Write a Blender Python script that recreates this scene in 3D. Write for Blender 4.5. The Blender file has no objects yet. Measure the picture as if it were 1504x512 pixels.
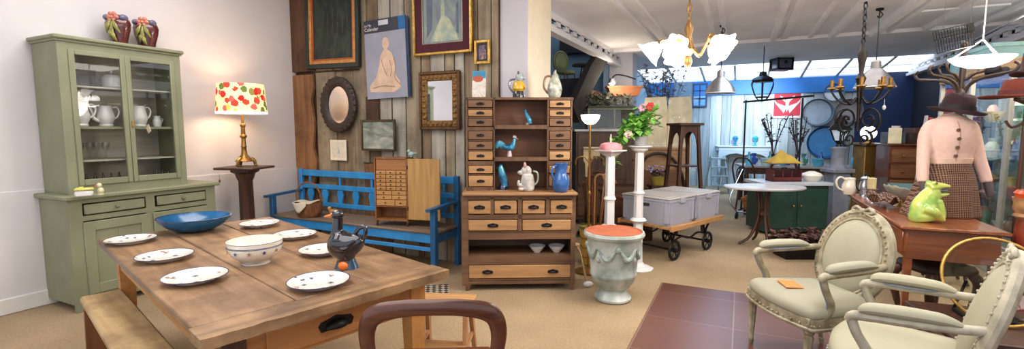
import bpy, bmesh, math, random
from mathutils import Vector, Matrix
PI = math.pi
R = random.Random(11)
scn = bpy.context.scene
COL = scn.collection
# ---------------------------------------------------------------- camera (room axes: Y runs along the left wall, X along the plank wall)
F_PX, EYE, TILT, YAW = 700.0, 1.45, math.atan(66 / 700.0), math.radians(25.67)
cam = bpy.data.objects.new('camera', bpy.data.cameras.new('camera'))
COL.objects.link(cam)
cam.location = (0, 0, EYE)
cam.rotation_euler = (PI / 2 - TILT, 0, YAW)
cam.data.sensor_width = 36
cam.data.lens = 36 * F_PX / 1504
cam.data.clip_start = 0.05
scn.camera = cam
def at(px, py, d):
    """room point seen at that place of the photo, d metres ahead of the camera"""
    u, v = (px - 752) / F_PX, (256 - py) / F_PX
    c, s = math.cos(TILT), math.sin(TILT)
    x, y, z = u, c + v * s, -s + v * c
    k = d / y
    return Vector(((x * math.cos(YAW) - y * math.sin(YAW)) * k, (x * math.sin(YAW) + y * math.cos(YAW)) * k, EYE + z * k))
# ---------------------------------------------------------------- mesh builder
def catmull(pts, n):
    P = [Vector(p) for p in pts]
    out = []
    for i in range(len(P) - 1):
        a, b, c, d = P[max(i - 1, 0)], P[i], P[i + 1], P[min(i + 2, len(P) - 1)]
        for k in range(n):
            t = k / n
            out.append(0.5 * ((2 * b) + (c - a) * t + (2 * a - 5 * b + 4 * c - d) * t * t + (3 * b - a - 3 * c + d) * t ** 3))
    out.append(P[-1])
    return out
def lerp_list(L, n):
    out = []
    for i in range(len(L) - 1):
        for k in range(n):
            t = k / n
            a, b = L[i], L[i + 1]
            if isinstance(a, (tuple, list)): out.append(tuple(x + (y - x) * t for x, y in zip(a, b)))
            else: out.append(a + (b - a) * t)
    out.append(L[-1])
    return out
class MB:
    def __init__(s): s.v, s.f, s.mi, s.m, s.cm = [], [], [], Matrix.Identity(4), 0
    def mat(s, i): s.cm = i; return s
    def tr(s, loc=(0, 0, 0), rz=0, rx=0, ry=0, sc=1):
        s.m = Matrix.Translation(loc) @ Matrix.Rotation(rz, 4, 'Z') @ Matrix.Rotation(ry, 4, 'Y') @ Matrix.Rotation(rx, 4, 'X') @ Matrix.Scale(sc, 4)
        return s
    def add(s, vs, fs):
        n = len(s.v)
        s.v += [s.m @ Vector(p) for p in vs]
        s.f += [tuple(i + n for i in f) for f in fs]
        s.mi += [s.cm] * len(fs)
        return s
    def box(s, x0, x1, y0, y1, z0, z1, b=0):
        if x1 < x0: x0, x1 = x1, x0
        if y1 < y0: y0, y1 = y1, y0
        if z1 < z0: z0, z1 = z1, z0
        b = min(b, (x1 - x0) * .45, (y1 - y0) * .45, (z1 - z0) * .45)
        if b <= 0:
            vs = [(x, y, z) for z in (z0, z1) for y in (y0, y1) for x in (x0, x1)]
            return s.add(vs, [(0, 2, 3, 1), (4, 5, 7, 6), (0, 1, 5, 4), (2, 6, 7, 3), (0, 4, 6, 2), (1, 3, 7, 5)])
        vs, ix = [], {}
        for i, (X, sx) in enumerate(((x0, 1), (x1, -1))):
            for j, (Y, sy) in enumerate(((y0, 1), (y1, -1))):
                for k, (Z, sz) in enumerate(((z0, 1), (z1, -1))):
                    ix[i, j, k] = len(vs)
                    vs += [(X, Y + sy * b, Z + sz * b), (X + sx * b, Y, Z + sz * b), (X + sx * b, Y + sy * b, Z)]
        fs = []
        for i in (0, 1):
            fs.append(tuple(ix[i, j, k] for j, k in ((0, 0), (1, 0), (1, 1), (0, 1))))
            fs.append(tuple(ix[j, i, k] + 1 for j, k in ((0, 0), (1, 0), (1, 1), (0, 1))))
            fs.append(tuple(ix[j, k, i] + 2 for j, k in ((0, 0), (1, 0), (1, 1), (0, 1))))
            for k in (0, 1):
                fs.append((ix[i, k, 0], ix[i, k, 1], ix[i, k, 1] + 1, ix[i, k, 0] + 1))
                fs.append((ix[i, 0, k], ix[i, 1, k], ix[i, 1, k] + 2, ix[i, 0, k] + 2))
                fs.append((ix[0, i, k] + 1, ix[1, i, k] + 1, ix[1, i, k] + 2, ix[0, i, k] + 2))
        for a in ix.values(): fs.append((a, a + 1, a + 2))
        return s.add(vs, fs)
    def rings(s, rings, closed=False, cap=True):
        n = len(rings[0]); vs = [p for r in rings for p in r]; fs = []
        m = len(rings)
        for i in range(m if closed else m - 1):
            a, b = i * n, ((i + 1) % m) * n
            for j in range(n):
                k = (j + 1) % n
                fs.append((a + j, a + k, b + k, b + j))
        if cap and not closed:
            fs.append(tuple(range(n - 1, -1, -1))); fs.append(tuple(range((m - 1) * n, m * n)))
        return s.add(vs, fs)
    def lathe(s, prof, n=24, c=(0, 0, 0), sx=1, sy=1, cap=True, wob=None):
        rs = []
        for r, z in prof:
            ring = []
            for j in range(n):
                a = 2 * PI * j / n
                k = r * (1 + (wob(a, z) if wob else 0))
                ring.append((c[0] + k * sx * math.cos(a), c[1] + k * sy * math.sin(a), c[2] + z))
            rs.append(ring)
        return s.rings(rs, cap=cap)
    def cyl(s, p0, p1, r0, r1=None, n=12): return s.tube([p0, p1], [r0, r0 if r1 is None else r1], n)
    def tube(s, pts, r, n=8, sub=0, closed=False, up=None, cap=True):
        pts = [Vector(p) for p in pts]
        rad = list(r) if isinstance(r, list) else [r] * len(pts)
        if sub:
            pts, rad = catmull(pts, sub), lerp_list(rad, sub)
        m = len(pts); T = []
        for i in range(m):
            a = pts[(i - 1) % m] if (closed or i) else pts[0]
            b = pts[(i + 1) % m] if (closed or i < m - 1) else pts[-1]
            t = b - a
            T.append(t.normalized() if t.length > 1e-9 else Vector((0, 0, 1)))
        if up is not None: nrm = Vector(up)
        else: nrm = Vector((0, 0, 1)) if abs(T[0].z) < .9 else Vector((1, 0, 0))
        rs = []
        for i in range(m):
            base = Vector(up) if up is not None else nrm
            nn = base - T[i] * base.dot(T[i])
            if nn.length < 1e-6: nn = T[i].orthogonal()
            nn.normalize(); nrm = nn
            bn = T[i].cross(nn)
            ra, rb = rad[i] if isinstance(rad[i], (tuple, list)) else (rad[i], rad[i])
            rs.append([pts[i] + nn * (ra * math.cos(2 * PI * j / n)) + bn * (rb * math.sin(2 * PI * j / n)) for j in range(n)])
        return s.rings(rs, closed=closed, cap=cap)
    def strip(s, pts, w, t, up=(0, 0, 1), sub=0, closed=False):
        """rectangular section swept along pts: w along up, t across"""
        pts = catmull(pts, sub) if sub else [Vector(p) for p in pts]
        m = len(pts); rs = []
        for i in range(m):
            a = pts[(i - 1) % m] if (closed or i) else pts[0]
            b = pts[(i + 1) % m] if (closed or i < m - 1) else pts[-1]
            T = (b - a).normalized()
            u = Vector(up); u = (u - T * u.dot(T)).normalized(); v = T.cross(u)
            p = pts[i]
            rs.append([p + u * w / 2 + v * t / 2, p - u * w / 2 + v * t / 2, p - u * w / 2 - v * t / 2, p + u * w / 2 - v * t / 2])
        return s.rings(rs, closed=closed)
    def ell(s, c, r, n=16, m=10):
        rs = []
        if not isinstance(r, (tuple, list)): r = (r, r, r)
        for i in range(1, m):
            p = PI * i / m
            rs.append([(c[0] + r[0] * math.sin(p) * math.cos(2 * PI * j / n), c[1] + r[1] * math.sin(p) * math.sin(2 * PI * j / n), c[2] - r[2] * math.cos(p)) for j in range(n)])
        k = len(s.v); s.rings(rs, cap=False)
        b = len(s.v)
        s.add([(c[0], c[1], c[2] - r[2]), (c[0], c[1], c[2] + r[2])], [])
        for j in range(n):
            q = (j + 1) % n
            s.f.append((b, k + q, k + j)); s.f.append((b + 1, k + (m - 2) * n + j, k + (m - 2) * n + q)); s.mi += [s.cm] * 2
        return s
    def prism(s, poly, t0, t1, ax='y'):
        def P(a, b, t): return (a, t, b) if ax == 'y' else ((t, a, b) if ax == 'x' else (a, b, t))
        n = len(poly)
        vs = [P(a, b, t0) for a, b in poly] + [P(a, b, t1) for a, b in poly]
        return s.add(vs, [tuple(range(n)), tuple(range(2 * n - 1, n - 1, -1))] + [(i, (i + 1) % n, n + (i + 1) % n, n + i) for i in range(n)])
    def sheet(s, fn, nu, nv):
        vs = [fn(i / nu, j / nv) for j in range(nv + 1) for i in range(nu + 1)]
        return s.add(vs, [(j * (nu + 1) + i, j * (nu + 1) + i + 1, (j + 1) * (nu + 1) + i + 1, (j + 1) * (nu + 1) + i) for j in range(nv) for i in range(nu)])
    def build(s, name, mats, parent=None, sharp=38, remesh=0, solid=0, smooth_it=0, sub=0):
        me = bpy.data.meshes.new(name)
        me.from_pydata([tuple(p) for p in s.v], [], s.f)
        if not isinstance(mats, (list, tuple)): mats = [mats]
        for m in mats: me.materials.append(m)
        if len(mats) > 1: me.polygons.foreach_set('material_index', s.mi)
        bm = bmesh.new(); bm.from_mesh(me)
        bmesh.ops.recalc_face_normals(bm, faces=bm.faces)
        bm.to_mesh(me); bm.free()
        me.polygons.foreach_set('use_smooth', [True] * len(me.polygons))
        if sharp < 180 and not remesh: me.set_sharp_from_angle(angle=math.radians(sharp))
        o = bpy.data.objects.new(name, me)
        COL.objects.link(o)
        if parent is not None: o.parent = parent
        if solid:
            d = o.modifiers.new('solid', 'SOLIDIFY'); d.thickness = solid; d.offset = 0
        if remesh:
            d = o.modifiers.new('remesh', 'REMESH'); d.mode = 'VOXEL'; d.voxel_size = remesh; d.use_smooth_shade = True
            d = o.modifiers.new('smooth', 'SMOOTH'); d.iterations = smooth_it or 5; d.factor = .5
        if sub:
            d = o.modifiers.new('sub', 'SUBSURF'); d.levels = d.render_levels = sub
        return o
def thing(name, label, cat, loc=(0, 0, 0), rz=0, group=None, sc=1):
    o = bpy.data.objects.new(name, None)
    o.empty_display_size = .05
    COL.objects.link(o)
    o.location = loc; o.rotation_euler = (0, 0, rz); o.scale = (sc, sc, sc)
    o['label'] = label; o['category'] = cat
    if group: o['group'] = group
    return o
def tag(o, label, cat, group=None, loc=None, rz=None, kind=None):
    o['label'] = label; o['category'] = cat
    if group: o['group'] = group
    if kind: o['kind'] = kind
    if loc is not None: o.location = loc
    if rz is not None: o.rotation_euler = (0, 0, rz)
    return o
def struct(name, mb, m, label=None):
    o = mb.build(name, m); o['kind'] = 'structure'
    if label: o['label'] = label
    return o
def split_letters(txt, size, m):
    cu = bpy.data.curves.new('lettering', 'FONT'); cu.body = txt; cu.size = size; cu.extrude = .0004
    o = bpy.data.objects.new('lettering_curve', cu); COL.objects.link(o)
    me = bpy.data.meshes.new_from_object(o.evaluated_get(bpy.context.evaluated_depsgraph_get()))
    bpy.data.objects.remove(o); me.materials.clear(); me.materials.append(m)
    o = bpy.data.objects.new('lettering', me); COL.objects.link(o)
    return o
def children(o): return [c for c in bpy.data.objects if c.parent == o]
def dup(o, loc=None, rz=None, label=None, parent=None, sc=None):
    c = o.copy(); COL.objects.link(c)
    if parent is not None: c.parent = parent
    if loc is not None: c.location = loc
    if rz is not None: c.rotation_euler = (0, 0, rz)
    if sc is not None: c.scale = (sc, sc, sc)
    if label: c['label'] = label
    for k in children(o): dup(k, parent=c)
    return c
# ---------------------------------------------------------------- materials
def C(r, g, b): return tuple(((x / 255) / 12.92 if x / 255 <= .04045 else ((x / 255 + .055) / 1.055) ** 2.4) for x in (r, g, b)) + (1,)
def mul(c, k): return tuple(min(1, max(0, x * k)) for x in c[:3]) + (1,)
def new_mat(name):
    m = bpy.data.materials.new(name); m.use_nodes = True
    nt = m.node_tree; b = nt.nodes['Principled BSDF']
    return m, nt, b
def N(nt, t, **kw):
    n = nt.nodes.new(t)
    for k, v in kw.items():
        if k in n.inputs.keys() if hasattr(n.inputs, 'keys') else False: n.inputs[k].default_value = v
        else: setattr(n, k, v)
    return n
def ramp(nt, fac, stops):
    r = nt.nodes.new('ShaderNodeValToRGB'); e = r.color_ramp.elements
    while len(e) < len(stops): e.new(.5)
    for i, (p, c) in enumerate(stops): e[i].position = p; e[i].color = c
    nt.links.new(fac, r.inputs['Fac'])
    return r
def coords(nt, scale=(1, 1, 1), kind='Object', rot=(0, 0, 0)):
    t = nt.nodes.new('ShaderNodeTexCoord'); mp = nt.nodes.new('ShaderNodeMapping')
    mp.inputs['Scale'].default_value = scale; mp.inputs['Rotation'].default_value = rot
    nt.links.new(t.outputs[kind], mp.inputs['Vector'])
    return mp.outputs['Vector']
def noise(nt, vec, scale, detail=4, rough=.55, dist=0):
    n = nt.nodes.new('ShaderNodeTexNoise')
    n.inputs['Scale'].default_value = scale; n.inputs['Detail'].default_value = detail; n.inputs['Roughness'].default_value = rough
    n.inputs['Distortion'].default_value = dist
    nt.links.new(vec, n.inputs['Vector'])
    return n.outputs['Fac']
def bump(nt, b, h, strength=.2, dist=.01):
    n = nt.nodes.new('ShaderNodeBump'); n.inputs['Strength'].default_value = strength; n.inputs['Distance'].default_value = dist
    nt.links.new(h, n.inputs['Height']); nt.links.new(n.outputs['Normal'], b.inputs['Normal'])
def island(nt, col, lo=.75, hi=1.2):
    g = nt.nodes.new('ShaderNodeNewGeometry')
    mr = nt.nodes.new('ShaderNodeMapRange'); mr.inputs['To Min'].default_value = lo; mr.inputs['To Max'].default_value = hi
    nt.links.new(g.outputs['Random Per Island'], mr.inputs['Value'])
    mx = nt.nodes.new('ShaderNodeMixRGB'); mx.blend_type = 'MULTIPLY'; mx.inputs['Fac'].default_value = 1
    nt.links.new(col, mx.inputs['Color1']); nt.links.new(mr.outputs['Result'], mx.inputs['Color2'])
    return mx.outputs['Color']
def plain(name, c, rough=.5, metal=0, var=.12, sc=7, bmp=0, coat=0, c2=None, em=0, emc=None, detail=4, lo=.35, hi=.65):
    m, nt, b = new_mat(name)
    v = coords(nt); f = noise(nt, v, sc, detail)
    r = ramp(nt, f, [(lo, mul(c, 1 - var)), (hi, c2 or mul(c, 1 + var))])
    nt.links.new(r.outputs['Color'], b.inputs['Base Color'])
    b.inputs['Roughness'].default_value = rough; b.inputs['Metallic'].default_value = metal
    b.inputs['Coat Weight'].default_value = coat
    if bmp: bump(nt, b, noise(nt, v, sc * 4, 3), bmp)
    if em:
        b.inputs['Emission Strength'].default_value = em
        if emc: b.inputs['Emission Color'].default_value = emc
        else: nt.links.new(r.outputs['Color'], b.inputs['Emission Color'])
    return m
def wood(name, c1, c2, ax='x', rough=.55, sc=1.0, bmp=.15, isl=None, coat=0, stain=None, stain_lo=.45):
    m, nt, b = new_mat(name)
    k = [22 * sc] * 3; k['xyz'.index(ax)] = 1.6 * sc
    v = coords(nt, tuple(k)); f = noise(nt, v, 1, 6, .62, .4)
    r = ramp(nt, f, [(.3, c1), (.68, c2)])
    col = r.outputs['Color']
    if stain:
        f2 = noise(nt, coords(nt), 3.2, 5, .65)
        r2 = ramp(nt, f2, [(stain_lo - .2, (0, 0, 0, 1)), (stain_lo + .12, (1, 1, 1, 1))])
        mx = nt.nodes.new('ShaderNodeMixRGB'); nt.links.new(r2.outputs['Color'], mx.inputs['Fac'])
        nt.links.new(col, mx.inputs['Color2']); mx.inputs['Color1'].default_value = stain
        col = mx.outputs['Color']
    if isl: col = island(nt, col, *isl)
    nt.links.new(col, b.inputs['Base Color'])
    b.inputs['Roughness'].default_value = rough; b.inputs['Coat Weight'].default_value = coat
    if bmp: bump(nt, b, f, bmp, .004)
    return m
def glass(name, tint=(1, 1, 1, 1), refl=1.0, rough=.02):
    m, nt, b = new_mat(name)
    nt.nodes.remove(b); out = nt.nodes['Material Output']
    t = nt.nodes.new('ShaderNodeBsdfTransparent'); t.inputs['Color'].default_value = tint
    g = nt.nodes.new('ShaderNodeBsdfGlossy'); g.inputs['Roughness'].default_value = rough
    lw = nt.nodes.new('ShaderNodeLayerWeight'); lw.inputs['Blend'].default_value = .5
    pw = nt.nodes.new('ShaderNodeMath'); pw.operation = 'POWER'; pw.inputs[1].default_value = 3.5; nt.links.new(lw.outputs['Facing'], pw.inputs[0])
    fr = nt.nodes.new('ShaderNodeMath'); fr.operation = 'MULTIPLY_ADD'; fr.inputs[1].default_value = .5; fr.inputs[2].default_value = .03 * refl; nt.links.new(pw.outputs[0], fr.inputs[0])
    mx = nt.nodes.new('ShaderNodeMixShader')
    nt.links.new(fr.outputs[0], mx.inputs[0]); nt.links.new(t.outputs[0], mx.inputs[1]); nt.links.new(g.outputs[0], mx.inputs[2])
    nt.links.new(mx.outputs[0], out.inputs['Surface'])
    return m
def spots(name, base, cols, sc=14, thr=.42, rough=.25, coat=.3, em=0, axis_scale=(1, 1, 1)):
    """glaze or cloth with scattered coloured blotches"""
    m, nt, b = new_mat(name)
    v = coords(nt, axis_scale)
    vo = nt.nodes.new('ShaderNodeTexVoronoi'); vo.inputs['Scale'].default_value = sc
    nt.links.new(v, vo.inputs['Vector'])
    n = nt.nodes.new('ShaderNodeTexNoise'); n.inputs['Scale'].default_value = sc * 2.5; nt.links.new(v, n.inputs['Vector'])
    ad = nt.nodes.new('ShaderNodeMath'); ad.operation = 'MULTIPLY_ADD'; ad.inputs[1].default_value = .5; nt.links.new(n.outputs['Fac'], ad.inputs[0]); nt.links.new(vo.outputs['Distance'], ad.inputs[2])
    lt = nt.nodes.new('ShaderNodeMath'); lt.operation = 'LESS_THAN'; lt.inputs[1].default_value = thr
    nt.links.new(ad.outputs[0], lt.inputs[0])
    sp = nt.nodes.new('ShaderNodeSeparateColor'); nt.links.new(vo.outputs['Color'], sp.inputs[0])
    r = ramp(nt, sp.outputs[0], [(i / len(cols), c) for i, c in enumerate(cols)]); r.color_ramp.interpolation = 'CONSTANT'
    mx = nt.nodes.new('ShaderNodeMixRGB'); nt.links.new(lt.outputs[0], mx.inputs['Fac'])
    mx.inputs['Color1'].default_value = base; nt.links.new(r.outputs['Color'], mx.inputs['Color2'])
    nt.links.new(mx.outputs['Color'], b.inputs['Base Color'])
    b.inputs['Roughness'].default_value = rough; b.inputs['Coat Weight'].default_value = coat
    if em:
        nt.links.new(mx.outputs['Color'], b.inputs['Emission Color']); b.inputs['Emission Strength'].default_value = em
    return m
def emis(name, c, s):
    m, nt, b = new_mat(name)
    b.inputs['Base Color'].default_value = c; b.inputs['Emission Color'].default_value = c; b.inputs['Emission Strength'].default_value = s
    return m
# ---------------------------------------------------------------- shared materials
M_ = {}
def mm(k, f):
    if k not in M_: M_[k] = f()
    return M_[k]
white_wall = plain('lilac white plaster', C(218, 213, 213), .85, var=.05, sc=1.3, bmp=.06)
white_paint = plain('white paint', C(226, 222, 216), .5, var=.06, sc=5)
chippy_white = spots('chipped white paint', C(226, 224, 226), [C(150, 140, 130), C(226, 224, 226), C(226, 224, 226), C(226, 224, 226)], 30, .3, .5, 0)
dark_wood = wood('dark walnut', C(48, 28, 20), C(86, 52, 36), 'z', .45)
mahogany = wood('mahogany', C(74, 36, 20), C(126, 68, 38), 'x', .32, coat=.35, bmp=.05)
brown_wood = wood('mid brown wood', C(92, 56, 34), C(140, 92, 58), 'x', .5)
brown_wood_z = wood('mid brown wood upright', C(92, 56, 34), C(136, 90, 58), 'z', .5)
pine = wood('honey pine', C(166, 118, 70), C(206, 160, 104), 'x', .5)
pine_z = wood('honey pine upright', C(160, 112, 62), C(198, 150, 92), 'z', .5)
black_iron = plain('black iron', C(34, 32, 32), .45, .6, .2)
bronze = plain('aged brass', C(150, 112, 58), .38, .8, .25, 20)
gilt = plain('gilt', C(196, 156, 80), .35, .7, .25, 30, bmp=.2)
chrome = plain('chrome', C(190, 196, 204), .18, 1, .05)
alu = plain('spun aluminium', C(170, 170, 174), .34, .85, .1)
cream_china = plain('cream china', C(232, 224, 208), .22, 0, .04, 4, coat=.4)
white_china = plain('white china', C(228, 224, 222), .2, 0, .04, 4, coat=.4)
clear = glass('clear glass')
warm_bulb = emis('warm bulb', (1, .9, .74, 1), 14)
# ---------------------------------------------------------------- the setting
def carpet():
    m, nt, b = new_mat('sisal carpet')
    v = coords(nt)
    f = noise(nt, v, 1.1, 3); f2 = noise(nt, v, 60, 3)
    r = ramp(nt, f, [(.3, C(150, 127, 97)), (.7, C(178, 154, 121))])
    r2 = ramp(nt, f2, [(.3, (.72, .72, .72, 1)), (.7, (1.1, 1.1, 1.1, 1))])
    mx = nt.nodes.new('ShaderNodeMixRGB'); mx.blend_type = 'MULTIPLY'; mx.inputs['Fac'].default_value = .8
    nt.links.new(r.outputs['Color'], mx.inputs['Color1']); nt.links.new(r2.outputs['Color'], mx.inputs['Color2'])
    nt.links.new(mx.outputs['Color'], b.inputs['Base Color']); b.inputs['Roughness'].default_value = .95
    bump(nt, b, f2, .4, .01)
    return m
struct('floor', MB().box(-5.3, 6, -1.5, 14, -.1, 0), carpet())
def tiles():
    m, nt, b = new_mat('terracotta floor tiles')
    v = coords(nt)
    t = nt.nodes.new('ShaderNodeTexBrick'); t.offset = 0
    t.inputs['Scale'].default_value = 1; t.inputs['Brick Width'].default_value = .62; t.inputs['Row Height'].default_value = .62
    t.inputs['Mortar Size'].default_value = .0045; t.inputs['Color1'].default_value = C(98, 62, 50); t.inputs['Color2'].default_value = C(110, 72, 58); t.inputs['Mortar'].default_value = C(140, 112, 98)
    nt.links.new(v, t.inputs['Vector'])
    nt.links.new(t.outputs['Color'], b.inputs['Base Color'])
    b.inputs['Roughness'].default_value = .3
    bump(nt, b, noise(nt, v, 9, 3), .06)
    return m
struct('floor_tiles', MB().box(-.63, 6, -1.5, 4.6, -.02, .004), tiles())
struct('wall_left', MB().box(-5.32, -5.17, -1.5, 4.55, 0, 3.4), white_wall)
struct('trim_1', MB().box(-5.19, -5.156, -1.5, 4.37, .1, .965, .006), white_wall)
struct('baseboard_left', MB().box(-5.19, -5.14, -1.5, 4.37, 0, .13, .008), white_paint)
# plank wall: reclaimed boards of uneven width, two tiers
def plank_mat(name, a, b_): return wood(name, a, b_, 'z', .8, .55, .5, isl=(.76, 1.22), stain=mul(a, .62), stain_lo=.42)
PW = MB()
def planks(x0, x1, z0, z1, wlo, whi, mats, y=4.37):
    x = x0
    while x < x1 - .03:
        w = min(R.uniform(wlo, whi), x1 - x)
        d = R.uniform(0, .022)
        PW.mat(R.choice(mats)).box(x + .005, x + w - .005, y - .006 - d, y + .04, z0 + R.uniform(0, .012), z1 - R.uniform(0, .012), .004)
        x += w
planks(-4.86, -4.08, 2.16, 3.4, .15, .24, [0, 0, 2])
planks(-4.08, -3.2, 1.05, 3.4, .12, .2, [0, 4, 3, 4])
planks(-3.2, -2.25, 0, 3.4, .12, .22, [0, 3, 4])
planks(-4.8, -4.05, 0, 2.15, .24, .34, [0, 4])
planks(-4.05, -3.2, 0, 1.05, .16, .24, [0, 1])
PW.mat(2).box(-3.99, -3.8, 4.34, 4.36, 1.5, 1.83, .003)
for z0, z1, m, wv in ((0, 2.13, 1, .03), (2.17, 3.4, 2, .04)):   # live-edge boards in the corner
    l = [(-5.17, z0), (-5.17, z1)]; r = []
    k = 14
    for i in range(k + 1):
        z = z1 + (z0 - z1) * i / k
        r.append((-4.83 + wv * math.sin(i * 1.9) + R.uniform(-.015, .015), z))
    PW.mat(m).prism(l + r, 4.325, 4.36)
struct('wall_back', PW, [plank_mat('grey weathered boards', C(128, 112, 90), C(176, 160, 134)), plank_mat('orange brown boards', C(104, 68, 42), C(164, 118, 76)),
                         plank_mat('dark brown boards', C(64, 42, 28), C(112, 78, 52)), plank_mat('silver boards', C(140, 132, 120), C(184, 178, 164)),
                         plank_mat('dun boards', C(112, 92, 70), C(154, 134, 108))])
struct('wall_backing', MB().box(-5.3, -2.25, 4.38, 4.5, 0, 3.4), dark_wood)
struct('wall_middle', MB().box(-2.25, -1.94, 4.4, 4.98, 0, 3.4, .004), plain('pillar white', C(214, 210, 218), .8, var=.03, sc=2))
struct('ceiling_left', MB().box(-5.3, -2.25, -1.5, 4.5, 3.4, 3.5), white_paint)
struct('trim_23', MB().box(-1.945, -1.925, 4.405, 4.985, 0, 3.4, .003), plain('lit pillar side cream', C(244, 232, 206), .6, var=.03))  # warm light on the pillar's right face, put in as a cream slab
ceil_mat = plain('ceiling white', C(242, 240, 244), .7, var=.07, sc=1.1)
struct('ceiling', MB().box(-2.25, 3.4, -.5, 11.6, 2.85, 2.97), ceil_mat)
for i, (x, w, h) in enumerate(((-1.3, .05, .04), (-1.12, .09, .03), (-.42, .05, .05), (-.28, .05, .03), (.37, .07, .06), (.52, .1, .03), (.86, .05, .04), (1.12, .06, .08), (1.62, .07, .09), (2.2, .06, .06), (2.75, .06, .05))):
    struct('trim_%d' % (i + 2), MB().box(x - w / 2, x + w / 2, .2, 8.5, 2.85 - h, 2.86, .004), ceil_mat)
struct('trim_13', MB().box(-2.25, 3.3, 8.5, 8.62, 2.8, 2.86, .004), ceil_mat)
def girder(name, x, y0, y1, w):
    g = MB(); z0, z1 = 2.6, 2.86
    g.box(x - w / 2, x + w / 2, y0, y1, z0, z0 + .05).box(x - .02, x + .02, y0, y1, z0 + .05, z0 + .11).box(x - .02, x + .02, y0, y1, z0 + .17, z1)
    y = y0
    while y < y1:
        g.box(x - .02, x + .02, y, y + .14, z0 + .1, z0 + .18); y += .33
    struct(name, g, ceil_mat)
girder('trim_14', -2.12, 4.98, 9.0, .12)
girder('trim_15', 3.2, 5.2, 13.1, .12)
struct('trim_16', MB().box(-2.13, -2.11, 4.98, 9, 2.76, 2.78), black_iron)
far_planks = MB()
x = -2.3
while x < 2.3:
    w = R.uniform(.16, .3); far_planks.box(x + .004, min(x + w, 2.32) - .004, 13.18 - R.uniform(0, .02), 13.24, 0, 2.3, .004); x += w
struct('wall_far', far_planks, wood('whitewashed boards', C(150, 160, 166), C(210, 214, 214), 'z', .8, .6, .1, isl=(.62, 1.05)))
blue_paint = plain('royal blue paint', C(24, 46, 92), .6, var=.1, sc=2)
navy_paint = plain('navy paint', C(16, 20, 40), .7, var=.15, sc=2)
struct('trim_17', MB().box(-2.3, 2.3, 13.1, 13.3, 2.3, 2.66, .01), plain('blue beam paint', C(30, 112, 190), .5, var=.08, sc=2))
struct('wall_far_right', MB().box(2.3, 3.4, 13.14, 13.3, 0, 2.7), blue_paint)
struct('wall_far_backing', MB().box(-2.3, 2.4, 13.22, 13.3, 0, 2.6), white_wall)
struct('wall_right', MB().box(3.3, 3.42, 8.8, 13.3, 0, 2.9), navy_paint)
struct('wall_right_front', MB().box(3.3, 3.42, 1.0, 8.8, 0, 2.9), plain('tan wall', C(200, 188, 160), .8, var=.05, sc=2))
struct('wall_nook', MB().box(-2.42, -2.3, 9.05, 13.3, 0, 2.9), plain('pale blue plaster', C(150, 176, 200), .8, var=.06, sc=2))
struct('wall_stairs', MB().box(-5.3, -2.3, 9.6, 9.7, 0, 4.4), plain('blue grey plaster', C(124, 158, 182), .8, var=.06, sc=1.5))
struct('wall_stairs_left', MB().box(-5.4, -5.3, 4.5, 9.7, 0, 4.4), plain('slate plaster', C(120, 140, 160), .8, var=.06, sc=1.5))
struct('ceiling_stairs', MB().box(-5.3, -2.25, 4.5, 9.7, 4.4, 4.5), white_paint)
struct('wall_column', MB().box(-2.3, -1.86, 9.0, 9.4, 0, 2.86, .01), plain('column white', C(206, 204, 214), .8, var=.04, sc=2))
# sloping roof light at the far end
win = bpy.data.objects.new('window_1', None); COL.objects.link(win); win['kind'] = 'structure'
fr = MB()
for i in range(9):
    xx = -2.3 + i * .7
    fr.strip([(xx, 11.55, 2.86), (xx, 13.2, 2.7)], .06, .05)
fr.strip([(-2.3, 13.2, 2.7), (3.4, 13.2, 2.7)], .06, .05); fr.strip([(-2.3, 12.4, 2.775), (3.4, 12.4, 2.775)], .03, .03)
fr.build('window_frame', white_paint, win)
MB().add([(-2.3, 11.55, 2.86), (3.4, 11.55, 2.86), (3.4, 13.2, 2.7), (-2.3, 13.2, 2.7)], [(0, 1, 2, 3)]).build('window_pane', emis('daylit roof glass', (.78, .9, 1, 1), 1.7), win)
# stairwell: landing, dark stringer, fascia
struct('landing', MB().box(-5.2, -2.32, 7.8, 9.6, 2.04, 2.12), dark_wood)
# ---------------------------------------------------------------- green dresser on the left wall
sage = plain('sage green paint', C(136, 138, 110), .5, var=.09, sc=3.5, bmp=.04)
sage_dark = plain('darker sage paint', C(112, 118, 92), .6, var=.08, sc=4)  # darker sage for knobs and keyhole plates
def knob(mb, p, d, r=.014):
    p = Vector(p); d = Vector(d)
    return mb.tube([p, p + d * .6 * r, p + d * 1.0 * r, p + d * 2 * r, p + d * 2.5 * r], [r * .5, r * .45, r, r * .9, r * .3], 12)
cab = thing('glazed_dresser', 'tall sage green painted dresser with two glazed doors against the white wall', 'dresser', (-5.155, 2.375, 0), PI / 2)
b = MB(); W = .575; D = .47
b.box(-W + .001, -W + .025, -D + .02, -.01, .06, .9).box(W - .025, W - .001, -D + .02, -.01, .06, .9).box(-W + .002, W - .002, -.02, 0, .061, .899).box(-W + .002, W - .002, -D + .03, -.005, .062, .09)
b.box(-W, -W + .09, -D, -D + .025, 0, .9).box(W - .09, W, -D, -D + .025, 0, .9).box(-W + .089, W - .089, -D + .002, -D + .024, .05, .14)
b.box(-W + .089, W - .089, -D + .002, -D + .024, .865, .899).box(-W + .089, W - .089, -D + .002, -D + .024, .725, .765).box(-.035, .035, -D + .004, -D + .022, .1, .88)
b.box(-W + .02, W - .02, -D + .02, -.02, .74, .76)
b.build('base_carcass', sage, cab)
MB().box(-W - .03, W + .035, -D - .035, 0, .9, .935, .008).build('worktop', sage, cab)
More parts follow.
